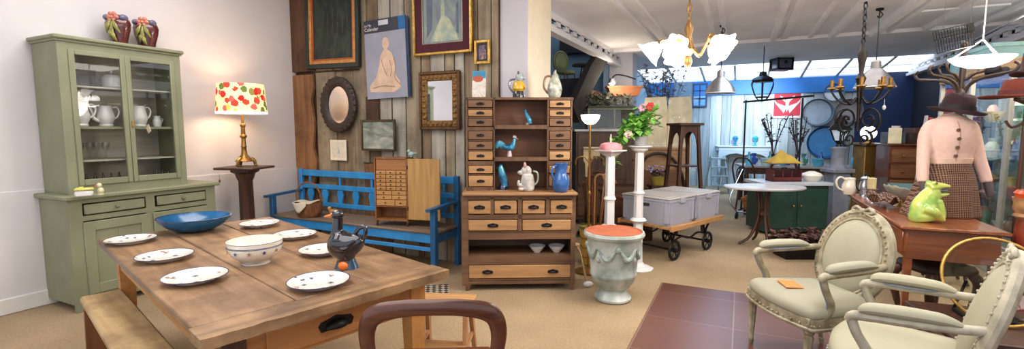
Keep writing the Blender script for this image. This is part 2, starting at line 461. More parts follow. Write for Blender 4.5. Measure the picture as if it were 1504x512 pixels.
for sx in (-1, 1):
    d = MB(); xa, xb = (sx * .05, sx * (W - .1)); xa, xb = min(xa, xb), max(xa, xb)
    d.box(xa, xb, -D - .012, -D + .01, .775, .855, .006); dd = d.build('drawer', sage, cab)
    knob(MB(), ((xa + xb) / 2, -D - .012, .815), (0, -1, 0)).build('knob', sage_dark, dd)
    xa, xb = (sx * .012, sx * (W - .085)); xa, xb = min(xa, xb), max(xa, xb)
    d = MB(); z0, z1 = .125, .715
    d.box(xa, xa + .075, -D - .014, -D + .012, z0, z1, .004).box(xb - .075, xb, -D - .014, -D + .012, z0, z1, .004)
    d.box(xa + .07, xb - .07, -D - .014, -D + .012, z0, z0 + .08, .004).box(xa + .07, xb - .07, -D - .014, -D + .012, z1 - .075, z1, .004)
    d.box((xa + xb) / 2 - .005, (xa + xb) / 2 + .005, -D - .004, -D + .01, z0 + .07, z1 - .07)
    d.box(xa + .06, xb - .06, -D, -D + .01, z0 + .06, z1 - .06); dd = d.build('door', sage, cab)
    MB().box(sx * .045 - .005, sx * .045 + .005, -D - .02, -D - .01, .42, .47).build('keyhole_plate', sage_dark, dd)
ux0, ux1, uD, uz0, uz1 = -.535, .355, .41, .935, 2.13
u = MB()
u.box(ux0 + .001, ux0 + .022, -uD + .018, -.01, uz0, uz1).box(ux1 - .022, ux1 - .001, -uD + .018, -.01, uz0, uz1).box(ux0 + .002, ux1 - .002, -.02, 0, uz0 + .001, uz1 - .001).box(ux0 + .003, ux1 - .003, -uD + .02, -.004, uz1 - .03, uz1 - .002).box(ux0 + .003, ux1 - .003, -uD + .02, -.004, uz0 + .002, uz0 + .03)
u.box(ux0, ux0 + .07, -uD, -uD + .022, uz0, uz1).box(ux1 - .06, ux1, -uD, -uD + .022, uz0, uz1).box(ux0 + .069, ux1 - .059, -uD + .002, -uD + .021, uz0, uz0 + .07).box(ux0 + .069, ux1 - .059, -uD + .002, -uD + .021, uz1 - .06, uz1)
u.build('upper_carcass', sage, cab)
MB().box(ux0 + .024, ux1 - .024, -.03, -.021, uz0 + .035, uz1 - .035).build('back_boards', wood('pale grey back boards', C(170, 160, 148), C(206, 196, 182), 'x', .7, .5), cab)
MB().box(ux0 - .012, ux1 + .012, -uD - .012, 0, uz1, uz1 + .015).box(ux0 - .028, ux1 + .028, -uD - .03, 0, uz1 + .015, uz1 + .045, .008).build('cornice', sage, cab)
for z in (1.2, 1.475, 1.8):
    MB().box(ux0 + .02, ux1 - .02, -uD + .04, -.02, z - (.012 if z != 1.475 else .02), z).build('shelf', sage if z == 1.475 else plain('pale shelf', C(176, 172, 156), .6), cab)
for k, (xa, xb) in enumerate(((ux0 + .065, -.092), (-.09, ux1 - .055))):
    d = MB(); z0, z1 = uz0 + .065, uz1 - .055; y0, y1 = -uD - .012, -uD + .014; w = .038
    d.box(xa, xa + w, y0, y1, z0, z1, .004).box(xb - w, xb, y0, y1, z0, z1, .004).box(xa + w, xb - w, y0, y1, z0, z0 + .05, .004).box(xa + w, xb - w, y0, y1, z1 - .04, z1, .004)
    dd = d.build('glazed_door', sage, cab)
    MB().box(xa + w, xb - w, -uD - .002, -uD + .002, z0 + .05, z1 - .04).build('pane', mm('cabinet pane', lambda: glass('old cabinet pane', (.95, .96, .95, 1), .6)), dd)
    if k: MB().tube([(xa + .02, y0 - .002, 1.5), (xa + .02, y0 - .012, 1.47)], .003, 6).box(xa + .012, xa + .028, y0 - .006, y0, 1.47, 1.52).build('escutcheon', bronze, dd)
pt = MB().tr((0, 0, 0), ry=-.5).box(-.025, .025, -.0012, .0012, -.09, -.02).tube([(0, 0, -.02), (0, 0, .02)], .001, 4)
tag(pt.build('price_tag', plain('price card', C(220, 200, 170), .8)), 'small pale price tag dangling from the right glazed door of the dresser', 'tag', loc=at(215, 181, 4.24))
def cabloc(x, y, z): return Vector((-5.155 - y, 2.375 + x, z))
flower_china = spots('flower sprigged china', C(226, 222, 222), [C(206, 160, 160), C(226, 222, 222), C(160, 170, 150), C(226, 222, 222)], 26, .34, .2, .4)
def coffeepot(label, loc, rz, sc, group='china pots on the middle shelf of the dresser'):
    t = thing('coffee_pot', label, 'pot', loc, rz, group, sc)
    MB().lathe([(.0, 0), (.05, 0), (.055, .01), (.048, .02), (.062, .05), (.068, .085), (.058, .13), (.05, .17), (.053, .185), (.05, .185), (.04, .16), (0, .15)], 22, wob=lambda a, z: .02 * math.cos(8 * a)).build('body', flower_china, t)
    MB().tube([(-.055, 0, .05), (-.09, 0, .075), (-.1, 0, .13), (-.125, 0, .18)], [.018, .015, .01, .008], 10, 4).build('spout', flower_china, t)
    MB().tube([(.045, 0, .165), (.085, 0, .175), (.105, 0, .14), (.09, 0, .09), (.058, 0, .065)], .007, 8, 4).build('handle', flower_china, t)
    return t
coffeepot('sprigged white coffee pot at the left end of the dresser shelf', cabloc(-.36, -.24, 1.476), PI / 2 - .1, 1.05)
coffeepot('white coffee pot half hidden behind the meeting stiles of the dresser doors', cabloc(-.17, -.22, 1.476), PI / 2, .95)
cp = coffeepot('white coffee pot with gilt handle behind the right glazed door', cabloc(.07, -.24, 1.476), PI / 2 + .1, 1.0)
t = thing('milk_jug', 'small white milk jug at the right end of the dresser shelf', 'jug', cabloc(.24, -.2, 1.476), PI / 2)
MB().lathe([(0, 0), (.03, 0), (.036, .03), (.034, .06), (.025, .08), (.03, .1), (.026, .1), (0, .07)], 18).build('body', white_china, t)
MB().tube([(.03, 0, .08), (.05, 0, .07), (.035, 0, .03)], .004, 6, 3).build('handle', white_china, t)
t = thing('stacked_saucer_dish', 'pale china dish with lid on the top shelf of the dresser', 'dish', cabloc(-.08, -.16, 1.802), 0)
MB().lathe([(0, 0), (.05, 0), (.07, .02), (.075, .09), (.06, .12), (0, .13)], 18).build('bowl', white_china, t)
knob(MB(), (0, 0, .13), (0, 0, 1), .012).build('knob', white_china, t)
tag(MB().box(-.09, .09, -.05, .05, 0, .15, .006).build('cardboard_box', plain('dark card', C(58, 44, 36), .8)), 'dark box on the top shelf behind the left glazed door', 'box', loc=cabloc(-.28, -.12, 1.802), rz=PI / 2)
gl = thing('wine_glass', 'small stemmed glass on the lower dresser shelf behind the left door', 'glass', cabloc(-.42, -.25, 1.202), 0, 'stemmed glasses on the lower shelf of the dresser')
MB().lathe([(.028, 0), (.028, .004), (.004, .01), (.004, .06), (.02, .075), (.03, .11), (.027, .14), (.025, .14), (.026, .11), (.0, .078)], 14, cap=False).build('bowl', mm('stemware', lambda: glass('stemware glass', (.9, .92, .92, 1), 2)), gl)
for i in range(1, 5): dup(gl, cabloc(-.42 + .055 * i, -.25 + .03 * (i % 2), 1.202))
tag(MB().lathe([(0, 0), (.02, 0), (.045, .012), (.042, .014), (0, .006)], 16).build('saucer', gilt), 'tiny gilt saucer on the lower dresser shelf behind the right door', 'saucer', loc=cabloc(.27, -.25, 1.202))
bt = MB().lathe([(0, 0), (.016, 0), (.016, .07), (.006, .09), (.006, .115), (0, .115)], 12).build('bottle', plain('bottle dark', C(30, 30, 28), .15, coat=.5))
tag(bt, 'small dark bottle standing on the dresser floor behind the left glazed door', 'bottle', 'dark bottles behind the left glazed door', loc=cabloc(-.42, -.28, .966))
for i in (1, 2, 3, 4, 5): dup(bt, cabloc(-.42 + i * .058 + .012 * (i % 2), -.28 + .03 * (i % 2), .966))
for i in range(3): dup(bt, cabloc(.17 + i * .05, -.27, .966), label='small dark bottle standing on the dresser floor behind the right glazed door')['group'] = 'dark bottles behind the right glazed door'
# vases on the dresser
def barb_vase(label, loc, rz, sc=1):
    t = thing('barbotine_vase', label, 'vase', loc, rz, 'maroon vases on top of the dresser', sc)
    MB().lathe([(0, 0), (.05, 0), (.055, .012), (.062, .06), (.08, .13), (.086, .18), (.078, .21), (.06, .225), (.062, .245), (.054, .245), (0, .2)], 24, sx=1.05, sy=.8, wob=lambda a, z: .03 * math.cos(4 * a)).build('body', plain('maroon glaze', C(86, 26, 26), .2, 0, .35, 10, coat=.6), t)
    f = MB()
    for a in range(6): f.tr((.028 * math.cos(a), -.055, .222 + .028 * math.sin(a * 1.05)), rx=.4).ell((0, 0, 0), (.02, .012, .02), 8, 6)
    f.tr(); f.ell((0, -.062, .222), .014, 8, 6)
    f.build('rose', plain('coral glaze', C(206, 128, 108), .3, coat=.4), t)
    for x, z in ((-.06, .225), (.06, .225)): MB().ell((x, -.02, z), (.026, .04, .026), 10, 8).build('blue_flower', mm('slatefl', lambda: plain('slate blue glaze', C(104, 104, 132), .3, coat=.4)), t)
    f = MB()
    for x0, x1, z0, z1 in ((0, .0, .19, .05), (-.01, -.05, .2, .1), (.01, .05, .2, .1), (0, .02, .12, .04), (0, -.025, .14, .06)):
        f.tube([(x0, -.066, z0), ((x0 + x1) / 2, -.078, (z0 + z1) / 2), (x1, -.055, z1)], [(.004, .004), (.008, .016), (.003, .003)], 8, 3, up=(0, 1, 0))
    f.build('leaf_relief', plain('moss glaze', C(150, 146, 78), .3, coat=.4, var=.3, sc=20), t)
    return t
barb_vase('left one of the pair of maroon flower vases on top of the green dresser', cabloc(.0, -.16, 2.176), .55, 1.1)
barb_vase('right one of the pair of maroon flower vases, nearer the lamp', cabloc(.22, -.16, 2.176), .75, 1.1)
# small things on the dresser worktop
t = thing('soap_dish', 'little yellow and white lidded china box on the dresser worktop', 'box', at(124, 285, 3.66) * 1, 1.1)
t.location.z = .936
MB().box(-.055, .055, -.04, .04, 0, .045, .01).build('box', white_china, t)
MB().box(-.058, .058, -.043, .043, .046, .066, .012).box(-.03, .0, -.02, .02, .066, .075, .004).build('lid', plain('yellow glaze', C(222, 210, 110), .3, var=.2, sc=30), t)
t = thing('china_bird', 'tiny yellow and white china bird beside the lidded china box', 'figurine', at(148, 282, 3.75), 0)
t.location.z = .936
MB().ell((0, 0, .03), (.026, .022, .03), 12, 8).ell((.0, -.006, .075), (.018, .017, .02), 10, 8).cyl((0, 0, 0), (0, 0, .012), .02).build('body', plain('pale yellow glaze', C(226, 218, 140), .3, c2=C(236, 232, 214)), t)
MB().cyl((0, -.02, .075), (0, -.04, .072), .006, .001, 8).build('beak', plain('orange glaze', C(220, 120, 50), .3), t)
# ---------------------------------------------------------------- lamp on the dark pedestal
t = thing('lamp_pedestal', 'dark carved wooden pedestal stand in the corner beside the dresser', 'pedestal', (-4.8, 3.36, 0), .35)
MB().box(-.2, .2, -.2, .2, 0, .06, .01).box(-.15, .15, -.15, .15, .06, .12, .01).lathe([(.11, .12), (.085, .2), (.075, .3), (.07, .9), (.085, .93), (.1, .98), (.14, 1.0), (.14, 1.03)], 8).build('column', dark_wood, t)
MB().box(-.22, .22, -.2, .2, 1.03, 1.055, .008).build('top', dark_wood, t)
MB().tube([(-.17, -.17, .99), (-.17, -.17, .93)], .002, 5).ell((-.17, -.17, .915), (.01, .01, .02), 8, 6).build('tassel', bronze, t)
t = thing('table_lamp', 'brass table lamp with floral drum shade standing on the dark pedestal', 'lamp', (-4.8, 3.36, 1.055), .3)
l = MB().lathe([(.045, .07), (.06, .085), (.055, .1), (.03, .13), (.024, .2), (.03, .21), (.024, .225), (.021, .3), (.036, .315), (.036, .33), (.022, .345), (.02, .42), (.028, .43), (.028, .45), (.012, .46), (.01, .56)], 20)
l.lathe([(.09, .055), (.1, .062), (.075, .08), (.05, .1)], 6)
l.build('stem', bronze, t)
for k in range(3):
    a = k * 2 * PI / 3 + .5
    MB().tube([(.06 * math.cos(a), .06 * math.sin(a), .085), (.095 * math.cos(a), .095 * math.sin(a), .06), (.1 * math.cos(a), .1 * math.sin(a), .02), (.12 * math.cos(a), .12 * math.sin(a), .018)], [.02, .018, .012, .014], 8, 3).build('foot', bronze, t)
floral = spots('floral shade cloth', C(246, 222, 160), [C(196, 30, 26), C(214, 60, 40), C(96, 110, 50), C(230, 180, 70), C(200, 44, 40), C(130, 120, 60), C(220, 90, 80)], 14, .74, .9, 0, em=.8)
MB().lathe([(.245, .57), (.245, .575), (.222, .87), (.22, .87), (.242, .575)], 40, cap=False).build('shade', floral, t)
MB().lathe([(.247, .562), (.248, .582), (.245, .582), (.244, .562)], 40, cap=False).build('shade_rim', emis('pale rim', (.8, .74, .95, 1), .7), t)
MB().ell((0, 0, .66), (.035, .035, .05), 12, 8).build('bulb', warm_bulb, t)
# ---------------------------------------------------------------- things on the plank wall
def frame_ring(mb, w, h, fw, t, y, b=.004):
    return mb.box(-w / 2, -w / 2 + fw, y - t, y, -h / 2, h / 2, b).box(w / 2 - fw, w / 2, y - t, y, -h / 2, h / 2, b).box(-w / 2 + fw * .9, w / 2 - fw * .9, y - t, y, h / 2 - fw, h / 2, b).box(-w / 2 + fw * .9, w / 2 - fw * .9, y - t, y, -h / 2, -h / 2 + fw, b)
def paint_field(name, stops, sc=(3, 3, 3), dist=1.5, rough=.5):
    m, nt, b = new_mat(name)
    f = noise(nt, coords(nt, sc), 1.6, 6, .6, dist)
    r = ramp(nt, f, stops); nt.links.new(r.outputs['Color'], b.inputs['Base Color']); b.inputs['Roughness'].default_value = rough
    return m
YW = 4.335
t = thing('framed_painting', 'large dark forest painting in a black frame with gilt slip on the plank wall', 'painting', (-4.45, YW, 2.68))
t.rotation_euler = (0, .02, 0)
frame_ring(MB(), .86, 1.0, .055, .05, 0, .006).build('outer_frame', plain('blackened frame', C(38, 44, 40), .4), t)
frame_ring(MB(), .755, .895, .045, .035, -.005, .006).build('gilt_slip', plain('orange gilt', C(196, 140, 78), .4, .4, .2, 20), t)
frame_ring(MB(), .67, .81, .022, .025, -.004).build('inner_slip', plain('red gilt', C(176, 92, 50), .4, .3), t)
MB().box(-.33, .33, -.014, -.008, -.4, .4).build('canvas', paint_field('night forest paint', [(.3, C(14, 20, 22)), (.5, C(26, 36, 34)), (.62, C(48, 62, 50)), (.75, C(70, 60, 40))], (2.2, 2, .9)), t)
s = MB()
for i in range(7): s.strip([(-.24 + i * .08, -.0146, -.15 + .03 * (i % 3)), (-.22 + i * .075, -.0146, .15 + .05 * (i % 2))], .012, .0005, up=(1, 0, 0))
for i in range(5): s.strip([(-.2 + i * .09, -.0146, -.3 + .02 * (i % 2)), (-.12 + i * .09, -.0146, -.27)], .012, .0005)
s.build('brushwork', plain('olive strokes', C(64, 62, 40), .6, var=.4, sc=20), t)
t = thing('wall_calendar', 'tall grey calendar print of a pale seated figure in its clear sleeve, dark blue header', 'calendar', (-3.66, YW - .004, 2.245))
t.rotation_euler = (0, -.03, 0)
MB().box(-.29, .29, -.012, 0, -.44, .3).build('sheet', plain('grey print', C(150, 152, 166), .45, var=.08, sc=3), t)
MB().box(-.295, .3, -.013, 0, .3, .445).build('header', plain('dark header', C(48, 50, 62), .4), t)
MB().box(.2, .295, -.0135, -.012, .3, .445).build('blue_end', plain('blue header end', C(30, 100, 158), .3), t)
MB().box(-.08, .06, -.0145, -.012, .375, .43, .004).build('hanger_tab', plain('pale tab', C(206, 204, 210), .5), t)
MB().box(.295, .33, -.01, .0, -.44, .43).build('sleeve_edge', plain('navy sleeve', C(40, 56, 92), .25), t)
g = MB()   # plain seated figure shape
g.tr((0, -.0125, 0))
def disc(mb, cx, cz, rx, rz, n=18): mb.prism([(cx + rx * math.cos(2 * PI * k / n), cz + rz * math.sin(2 * PI * k / n)) for k in range(n)], -.0008, 0)
g.prism([(-.25, -.3), (-.24, -.36), (.1, -.38), (.2, -.33), (.19, -.26), (.14, -.2), (.13, -.05), (.09, .06), (.03, .1), (-.02, .1), (-.07, .04), (-.09, -.06), (-.15, -.2)], -.0008, 0)
disc(g, .01, .17, .05, .066); g.prism([(-.012, .08), (.03, .08), (.028, .13), (-.008, .13)], -.0009, 0)
g.build('figure_print', plain('pale sepia ink', C(214, 182, 156), .5, var=.14, sc=8), t)
g = MB().tr((0, -.0145, 0))
for pts in (((.11, .02), (.14, -.1), (.12, -.22), (.2, -.3)), ((-.06, .0), (-.03, -.1), (.02, -.2)), ((-.2, -.32), (-.05, -.3), (.12, -.32)), ((.06, -.02), (.08, -.12), (.06, -.2))):
    g.strip([(a, 0, c) for a, c in pts], .008, .0004, up=(1, 0, .3), sub=3)
g.build('shading_lines', plain('brown ink', C(150, 112, 92), .6), t)
def letters(txt, size, parent, loc, m, rx=PI / 2):
    o = split_letters(txt, size, m); o.parent = parent; o.location = loc; o.rotation_euler = (rx, 0, 0)
    return o
letters('to My', .042, t, (-.285, -.0145, .375), white_china); letters('Calender', .055, t, (-.285, -.0145, .325), white_china)
t = thing('framed_painting', 'street scene painting with burgundy mount in a thin gold frame on the planks', 'painting', (-2.89, YW, 2.62))
frame_ring(MB(), .74, .76, .03, .045, 0, .006).build('gold_frame', gilt, t)
frame_ring(MB(), .69, .71, .095, .02, -.006).build('burgundy_mount', plain('burgundy velvet', C(74, 14, 30), .8, var=.1), t)
frame_ring(MB(), .51, .53, .012, .024, -.006).build('inner_slip', plain('silver slip', C(160, 150, 140), .4, .4), t)
MB().box(-.25, .25, -.014, -.008, -.26, .26).build('canvas', paint_field('misty street paint', [(.25, C(84, 96, 116)), (.45, C(120, 128, 134)), (.6, C(138, 150, 140)), (.75, C(172, 172, 148))], (2.4, 2, 1.2)), t)
g = MB().tr((0, -.0142, 0))
g.prism([(-.16, -.24), (.2, -.24), (.09, -.02), (.03, .02), (.02, .24), (-.01, .24), (-.02, .0)], -.0006, 0)
g.build('pale_street', plain('pale street paint', C(150, 170, 160), .6, c2=C(196, 196, 160), sc=9), t)
for poly in ([(.17, -.16), (.2, -.18), (.2, .16), (.17, .12)], [(-.2, -.2), (-.13, -.1), (-.12, .24), (-.2, .24)]): MB().tr((0, -.0146, 0)).prism(poly, -.0006, 0).build('house_front', mm('slate house', lambda: plain('slate house paint', C(98, 104, 122), .6, var=.15)), t)
t = thing('wall_mirror', 'oval mirror in a dark carved frame above the blue bench', 'mirror', (-4.38, YW, 1.745))
o = MB()
pts = [(.225 * math.cos(2 * PI * k / 40), -.03, .275 * math.sin(2 * PI * k / 40)) for k in range(40)]
o.tube(pts, (.035, .06), 10, closed=True, up=(0, -1, 0))
for k in range(28): o.ell((.262 * math.cos(2 * PI * k / 28), -.05, .31 * math.sin(2 * PI * k / 28)), (.02 + .012 * (k % 3 == 0), .014, .02 + .01 * (k % 2)), 8, 6)
o.build('carved_frame', plain('black brown carving', C(54, 40, 32), .45, var=.4, sc=30, bmp=.4), t)
MB().prism([(.175 * math.cos(2 * PI * k / 40), .225 * math.sin(2 * PI * k / 40)) for k in range(40)], -.03, -.02).build('mirror_glass', plain('mirror silver', C(250, 240, 232), .02, 1, .0), t)
t = thing('wall_mirror', 'rectangular mirror in a carved gilt brown frame left of the drawer cabinet', 'mirror', (-2.93, YW, 1.757))
frame_ring(MB(), .52, .62, .035, .05, 0, .008).build('outer_frame', plain('bronze gesso', C(96, 64, 36), .45, .3, .4, 40, bmp=.5), t)
g = frame_ring(MB(), .46, .56, .07, .04, 0, .01)
for k in range(9):
    for s in (-1, 1):
        g.ell((s * .195, -.04, -.24 + k * .06), (.024, .014, .022), 8, 6)
        if k < 6: g.ell((-.14 + k * .056, -.04, s * .245), (.022, .014, .022), 8, 6)
g.build('carved_band', plain('worn gilt gesso', C(134, 98, 52), .45, .4, .4, 40, bmp=.5), t)
MB().box(-.165, .165, -.02, -.01, -.215, .215).build('mirror_glass', mm('mirror2', lambda: plain('mirror silver cool', C(240, 244, 250), .03, 1, .0)), t)
t = thing('small_print', 'small cream card print without frame below the oval mirror', 'print', (-4.43, YW, 1.2))
MB().box(-.13, .13, -.012, 0, -.125, .125).build('card', plain('cream card', C(226, 216, 196), .7), t)
MB().box(-.1, .1, -.0125, -.012, -.095, .1).build('print_area', plain('faint print', C(214, 206, 188), .7, var=.06, sc=18), t)
g = MB().tr((0, -.013, 0)); g.prism([(-.03, -.03), (.04, -.03), (.03, -.04), (-.02, -.04)], -.0004, 0).prism([(-.002, -.03), (.028, -.025), (0, .045)], -.0004, 0)
g.build('sailboat_sketch', plain('grey pencil', C(170, 172, 168), .8), t)
t = thing('framed_painting', 'small grey seaside landscape in a thin dark frame standing behind the drawer chest', 'painting', (-3.77, YW - .03, 1.385))
frame_ring(MB(), .5, .36, .025, .03, 0).build('frame', plain('dark bronze frame', C(84, 68, 46), .4, .3), t)
MB().box(-.23, .23, -.016, -.008, -.16, .16).build('canvas', paint_field('sea paint', [(.3, C(74, 86, 74)), (.45, C(122, 132, 120)), (.6, C(168, 172, 160)), (.7, C(190, 190, 180))], (1.2, 2, 3.5)), t)
t = thing('small_framed_picture', 'tiny portrait picture in a gold frame above the drawer cabinet', 'picture', (-2.41, YW, 2.233))
frame_ring(MB(), .185, .24, .03, .03, 0, .005).build('gold_frame', gilt, t)
frame_ring(MB(), .13, .185, .018, .02, -.004).build('inner_mat', plain('dark mat', C(60, 50, 36), .6), t)
MB().box(-.05, .05, -.012, -.006, -.078, .078).build('picture', paint_field('portrait paint', [(.35, C(40, 44, 60)), (.5, C(110, 90, 110)), (.65, C(190, 150, 120))], (9, 9, 9)), t)
# ---------------------------------------------------------------- farmhouse table
TROT = -.2845; TC = Vector((-2.47, 1.735, 0))
def tl(x, y, z=.761):
    return Vector((TC.x + x * math.cos(TROT) - y * math.sin(TROT), TC.y + x * math.sin(TROT) + y * math.cos(TROT), z))
worn = wood('worn table boards', C(122, 92, 66), C(176, 140, 104), 'x', .36, .95, .35, isl=(.86, 1.08), stain=C(92, 66, 46), stain_lo=.48)
worn_y = wood('worn end board', C(112, 84, 58), C(172, 136, 98), 'y', .42, .9, .5, stain=C(76, 54, 38), stain_lo=.5)
orange_pine = wood('orange pine apron', C(172, 112, 56), C(206, 148, 84), 'x', .45, .6, .1)
orange_pine_y = wood('orange pine drawer front', C(150, 96, 52), C(186, 128, 74), 'y', .45, .6, .15)
t = thing('farmhouse_table', 'large worn wooden farmhouse table laid with plates in the foreground', 'table', TC, TROT)
tb = MB()
for y0, y1 in ((-.525, -.16), (-.156, .17), (.174, .525)): tb.box(-1.085, .945, y0, y1, .722, .76, .005)
tb.build('tabletop', worn, t)
eb = MB(); n = 26     # worn, chipped breadboard end
poly = [(.949, -.535)] + [(1.085 + .0025 * math.sin(i * 2.1) - .005 * (i % 5 == 0), -.535 + 1.07 * i / n) for i in range(n + 1)] + [(.949, .535)]
eb.prism(poly, .718, .759, 'z'); eb.build('breadboard_end', worn_y, t)
for sy in (-1, 1): MB().box(-1.0, .98, sy * .432 - .012, sy * .432 + .012, .575, .722).build('apron', orange_pine, t)
MB().box(-.985, -.96, -.43, .43, .575, .722).build('apron', orange_pine_y, t)
MB().box(.965, .99, -.44, .44, .56, .722).build('apron', orange_pine_y, t)
dr = MB().box(.984, 1.002, -.3, .3, .575, .705, .004).build('drawer', orange_pine_y, t)
def cup_pull(parent, mtx, m, s=1.0):
    g = MB(); g.m = mtx
    g.prism([(-.05 * s, -.018 * s), (-.058 * s, 0), (-.05 * s, .012 * s), (-.02 * s, .018 * s), (0, .024 * s), (.02 * s, .018 * s), (.05 * s, .012 * s), (.058 * s, 0), (.05 * s, -.018 * s)], -.003, 0)
    def fn(u, v):
        a = PI * u; e = PI / 2 * v
        return (-.038 * s * math.cos(a), -.026 * s * math.sin(a) * math.sin(e + .15), -.012 * s + .024 * s * math.sin(a) * math.cos(e))
    g.sheet(fn, 10, 5)
    return g.build('cup_pull', m, parent, solid=.002)
cup_pull(dr, Matrix.Translation((1.002, -.02, .64)) @ Matrix.Rotation(PI / 2, 4, 'Z'), black_iron, 1.35)
for sx, sy in ((-1, -1), (-1, 1), (1, -1), (1, 1)):
    x, y = sx * .955, sy * .41
    g = MB()
    g.rings([[(x - w, y - w, z), (x + w, y - w, z), (x + w, y + w, z), (x - w, y + w, z)] for w, z in ((.026, 0), (.04, .5), (.042, .72))])
    g.build('leg', dark_wood if (sx, sy) == (1, -1) else orange_pine, t)
# bench along its near side
t = thing('wooden_bench', 'worn pale wooden bench pushed in along the side of the farmhouse table', 'bench', tl(.0, -.545, 0), TROT)
MB().box(-.895, .895, -.1, .1, .42, .462, .012).build('seat', wood('bench board', C(160, 130, 88), C(214, 184, 134), 'x', .6, .4, .4, stain=C(126, 96, 66), stain_lo=.42), t)
for sx in (-1, 1):
    g = MB(); g.prism([(-.098, 0), (-.06, 0), (0, .08), (.06, 0), (.098, 0), (.09, .42), (-.09, .42)], sx * .84 - .02, sx * .84 + .02, 'x'); g.build('leg', wood('bench leg', C(96, 54, 30), C(140, 88, 52), 'z', .5), t)
MB().box(-.82, .82, -.012, .012, .27, .33).build('stretcher', brown_wood, t)
# plates
plate_glaze = spots('sprigged plate glaze', C(230, 224, 212), [C(230, 224, 212), C(230, 224, 212), C(96, 90, 112), C(150, 116, 110)], 20, .43, .18, .5)
rim_blue = plain('navy rim line', C(58, 60, 104), .25, coat=.4)
def plate(label, loc, rz):
    t = thing('dinner_plate', label, 'plate', loc, rz, 'sprigged plates on the farmhouse table')
    MB().lathe([(0, .004), (.075, .004), (.08, 0), (.086, .002), (.09, .008), (.131, .024), (.131, .027), (.09, .013), (.08, .008), (0, .008)], 40).build('dish', plate_glaze, t)
    MB().lathe([(.129, .0255), (.1325, .0245), (.1335, .0262), (.1325, .0282), (.129, .0272)], 40, cap=False).build('rim_line', rim_blue, t)
    g = MB()
    for k, (r_, a, s_) in enumerate(((.05, .4, .011), (.1, 1.5, .012), (.095, 2.9, .01), (.105, 4.2, .012), (.06, 3.6, .009), (.1, 5.4, .01))):
        cx, cy = r_ * math.cos(a), r_ * math.sin(a); zz = .0088 if r_ < .085 else .0136 + (r_ - .09) * .35
        for q in range(4):
            b_ = q * PI / 2 + a; x, y = cx + s_ * .7 * math.cos(b_), cy + s_ * .7 * math.sin(b_)
            g.mat(k % 2).ell((x, y, zz), (s_ * .62, s_ * .5, .0012), 8, 4)
    g.build('sprig_pattern', [mm('sprignavy', lambda: plain('navy sprig', C(70, 70, 104), .3)), mm('sprigbrown', lambda: plain('mauve sprig', C(150, 110, 110), .3))], t)
    return t
PL = [((192, 350), 'plate at the corner of the table nearest the green dresser'), ((242, 374), 'middle plate of the row along the bench side of the table'),
      ((287, 404), 'front plate of the row along the bench side of the table'), ((381, 327), 'plate between the blue dish and cream bowl on the table far side'),
      ((433, 343), 'plate just behind the cream starred bowl on the table'), ((475, 365), 'plate partly hidden behind the black duck jug'), ((468, 411), 'plate nearest the breadboard end of the table, in front of the duck')]
def drop(px, py, z):
    a, b = at(px, py, 1), at(px, py, 2)
    k = (z - a.z) / (b.z - a.z)
    return a + (b - a) * k
p0 = None
for i, (q, lab) in enumerate(PL):
    loc = drop(q[0], q[1], .785); loc.z = .761
    if p0 is None: p0 = plate('white sprigged ' + lab, loc, 0)
    else: dup(p0, loc, i * 1.1, 'white sprigged ' + lab)
# starred bowl
loc = drop(376, 383, .77); loc.z = .761
t = thing('salad_bowl', 'cream footed bowl with blue stars in the middle of the table', 'bowl', loc, 0, None, .9)
MB().lathe([(0, .012), (.05, .012), (.06, 0), (.075, .0), (.078, .02), (.12, .05), (.142, .085), (.146, .135), (.142, .135), (.135, .09), (.11, .055), (.06, .03), (0, .028)], 40).build('bowl', cream_china, t)
g = MB()
for z, r in ((.108, .1455), (.103, .1452), (.132, .1468), (.014, .0785)): g.lathe([(r, z), (r + .001, z + .001), (r, z + .003)], 40, cap=False)
g.build('blue_lines', rim_blue, t)
def star(mb, R_, a, z, r):
    pts = []
    for k in range(10):
        q = PI / 2 + k * PI / 5; rr = r if k % 2 == 0 else r * .42
        aa = a + rr * math.cos(q) / R_
        pts.append((R_ * math.cos(aa), R_ * math.sin(aa), z + rr * math.sin(q)))
    mb.add(pts, [tuple(range(10))])
g, g2 = MB(), MB()
for k in range(12): star(g if k % 2 else g2, .1472 - .002, k * PI / 6 + .2, .083, .014)
g.build('blue_stars', rim_blue, t); g2.build('brown_stars', plain('brown star', C(150, 110, 90), .3), t)
# blue dish
loc = drop(287, 337, .765); loc.z = .761
t = thing('serving_dish', 'large shallow glossy blue glass dish at the far end of the table', 'dish', loc, .3, None, .9)
bl = plain('sea blue glaze', C(14, 90, 138), .22, 0, .25, 3, coat=.25)
MB().lathe([(0, .0), (.09, 0), (.13, .008), (.19, .04), (.235, .08), (.25, .105), (.244, .107), (.225, .083), (.18, .048), (.12, .02), (0, .014)], 48, sx=1.0, sy=.95).build('dish', bl, t)
MB().lathe([(.244, .1), (.252, .103), (.252, .109), (.244, .109)], 48, sx=1.0, sy=.95, cap=False).build('rim', plain('dark blue rim', C(20, 50, 84), .1, coat=.8), t)
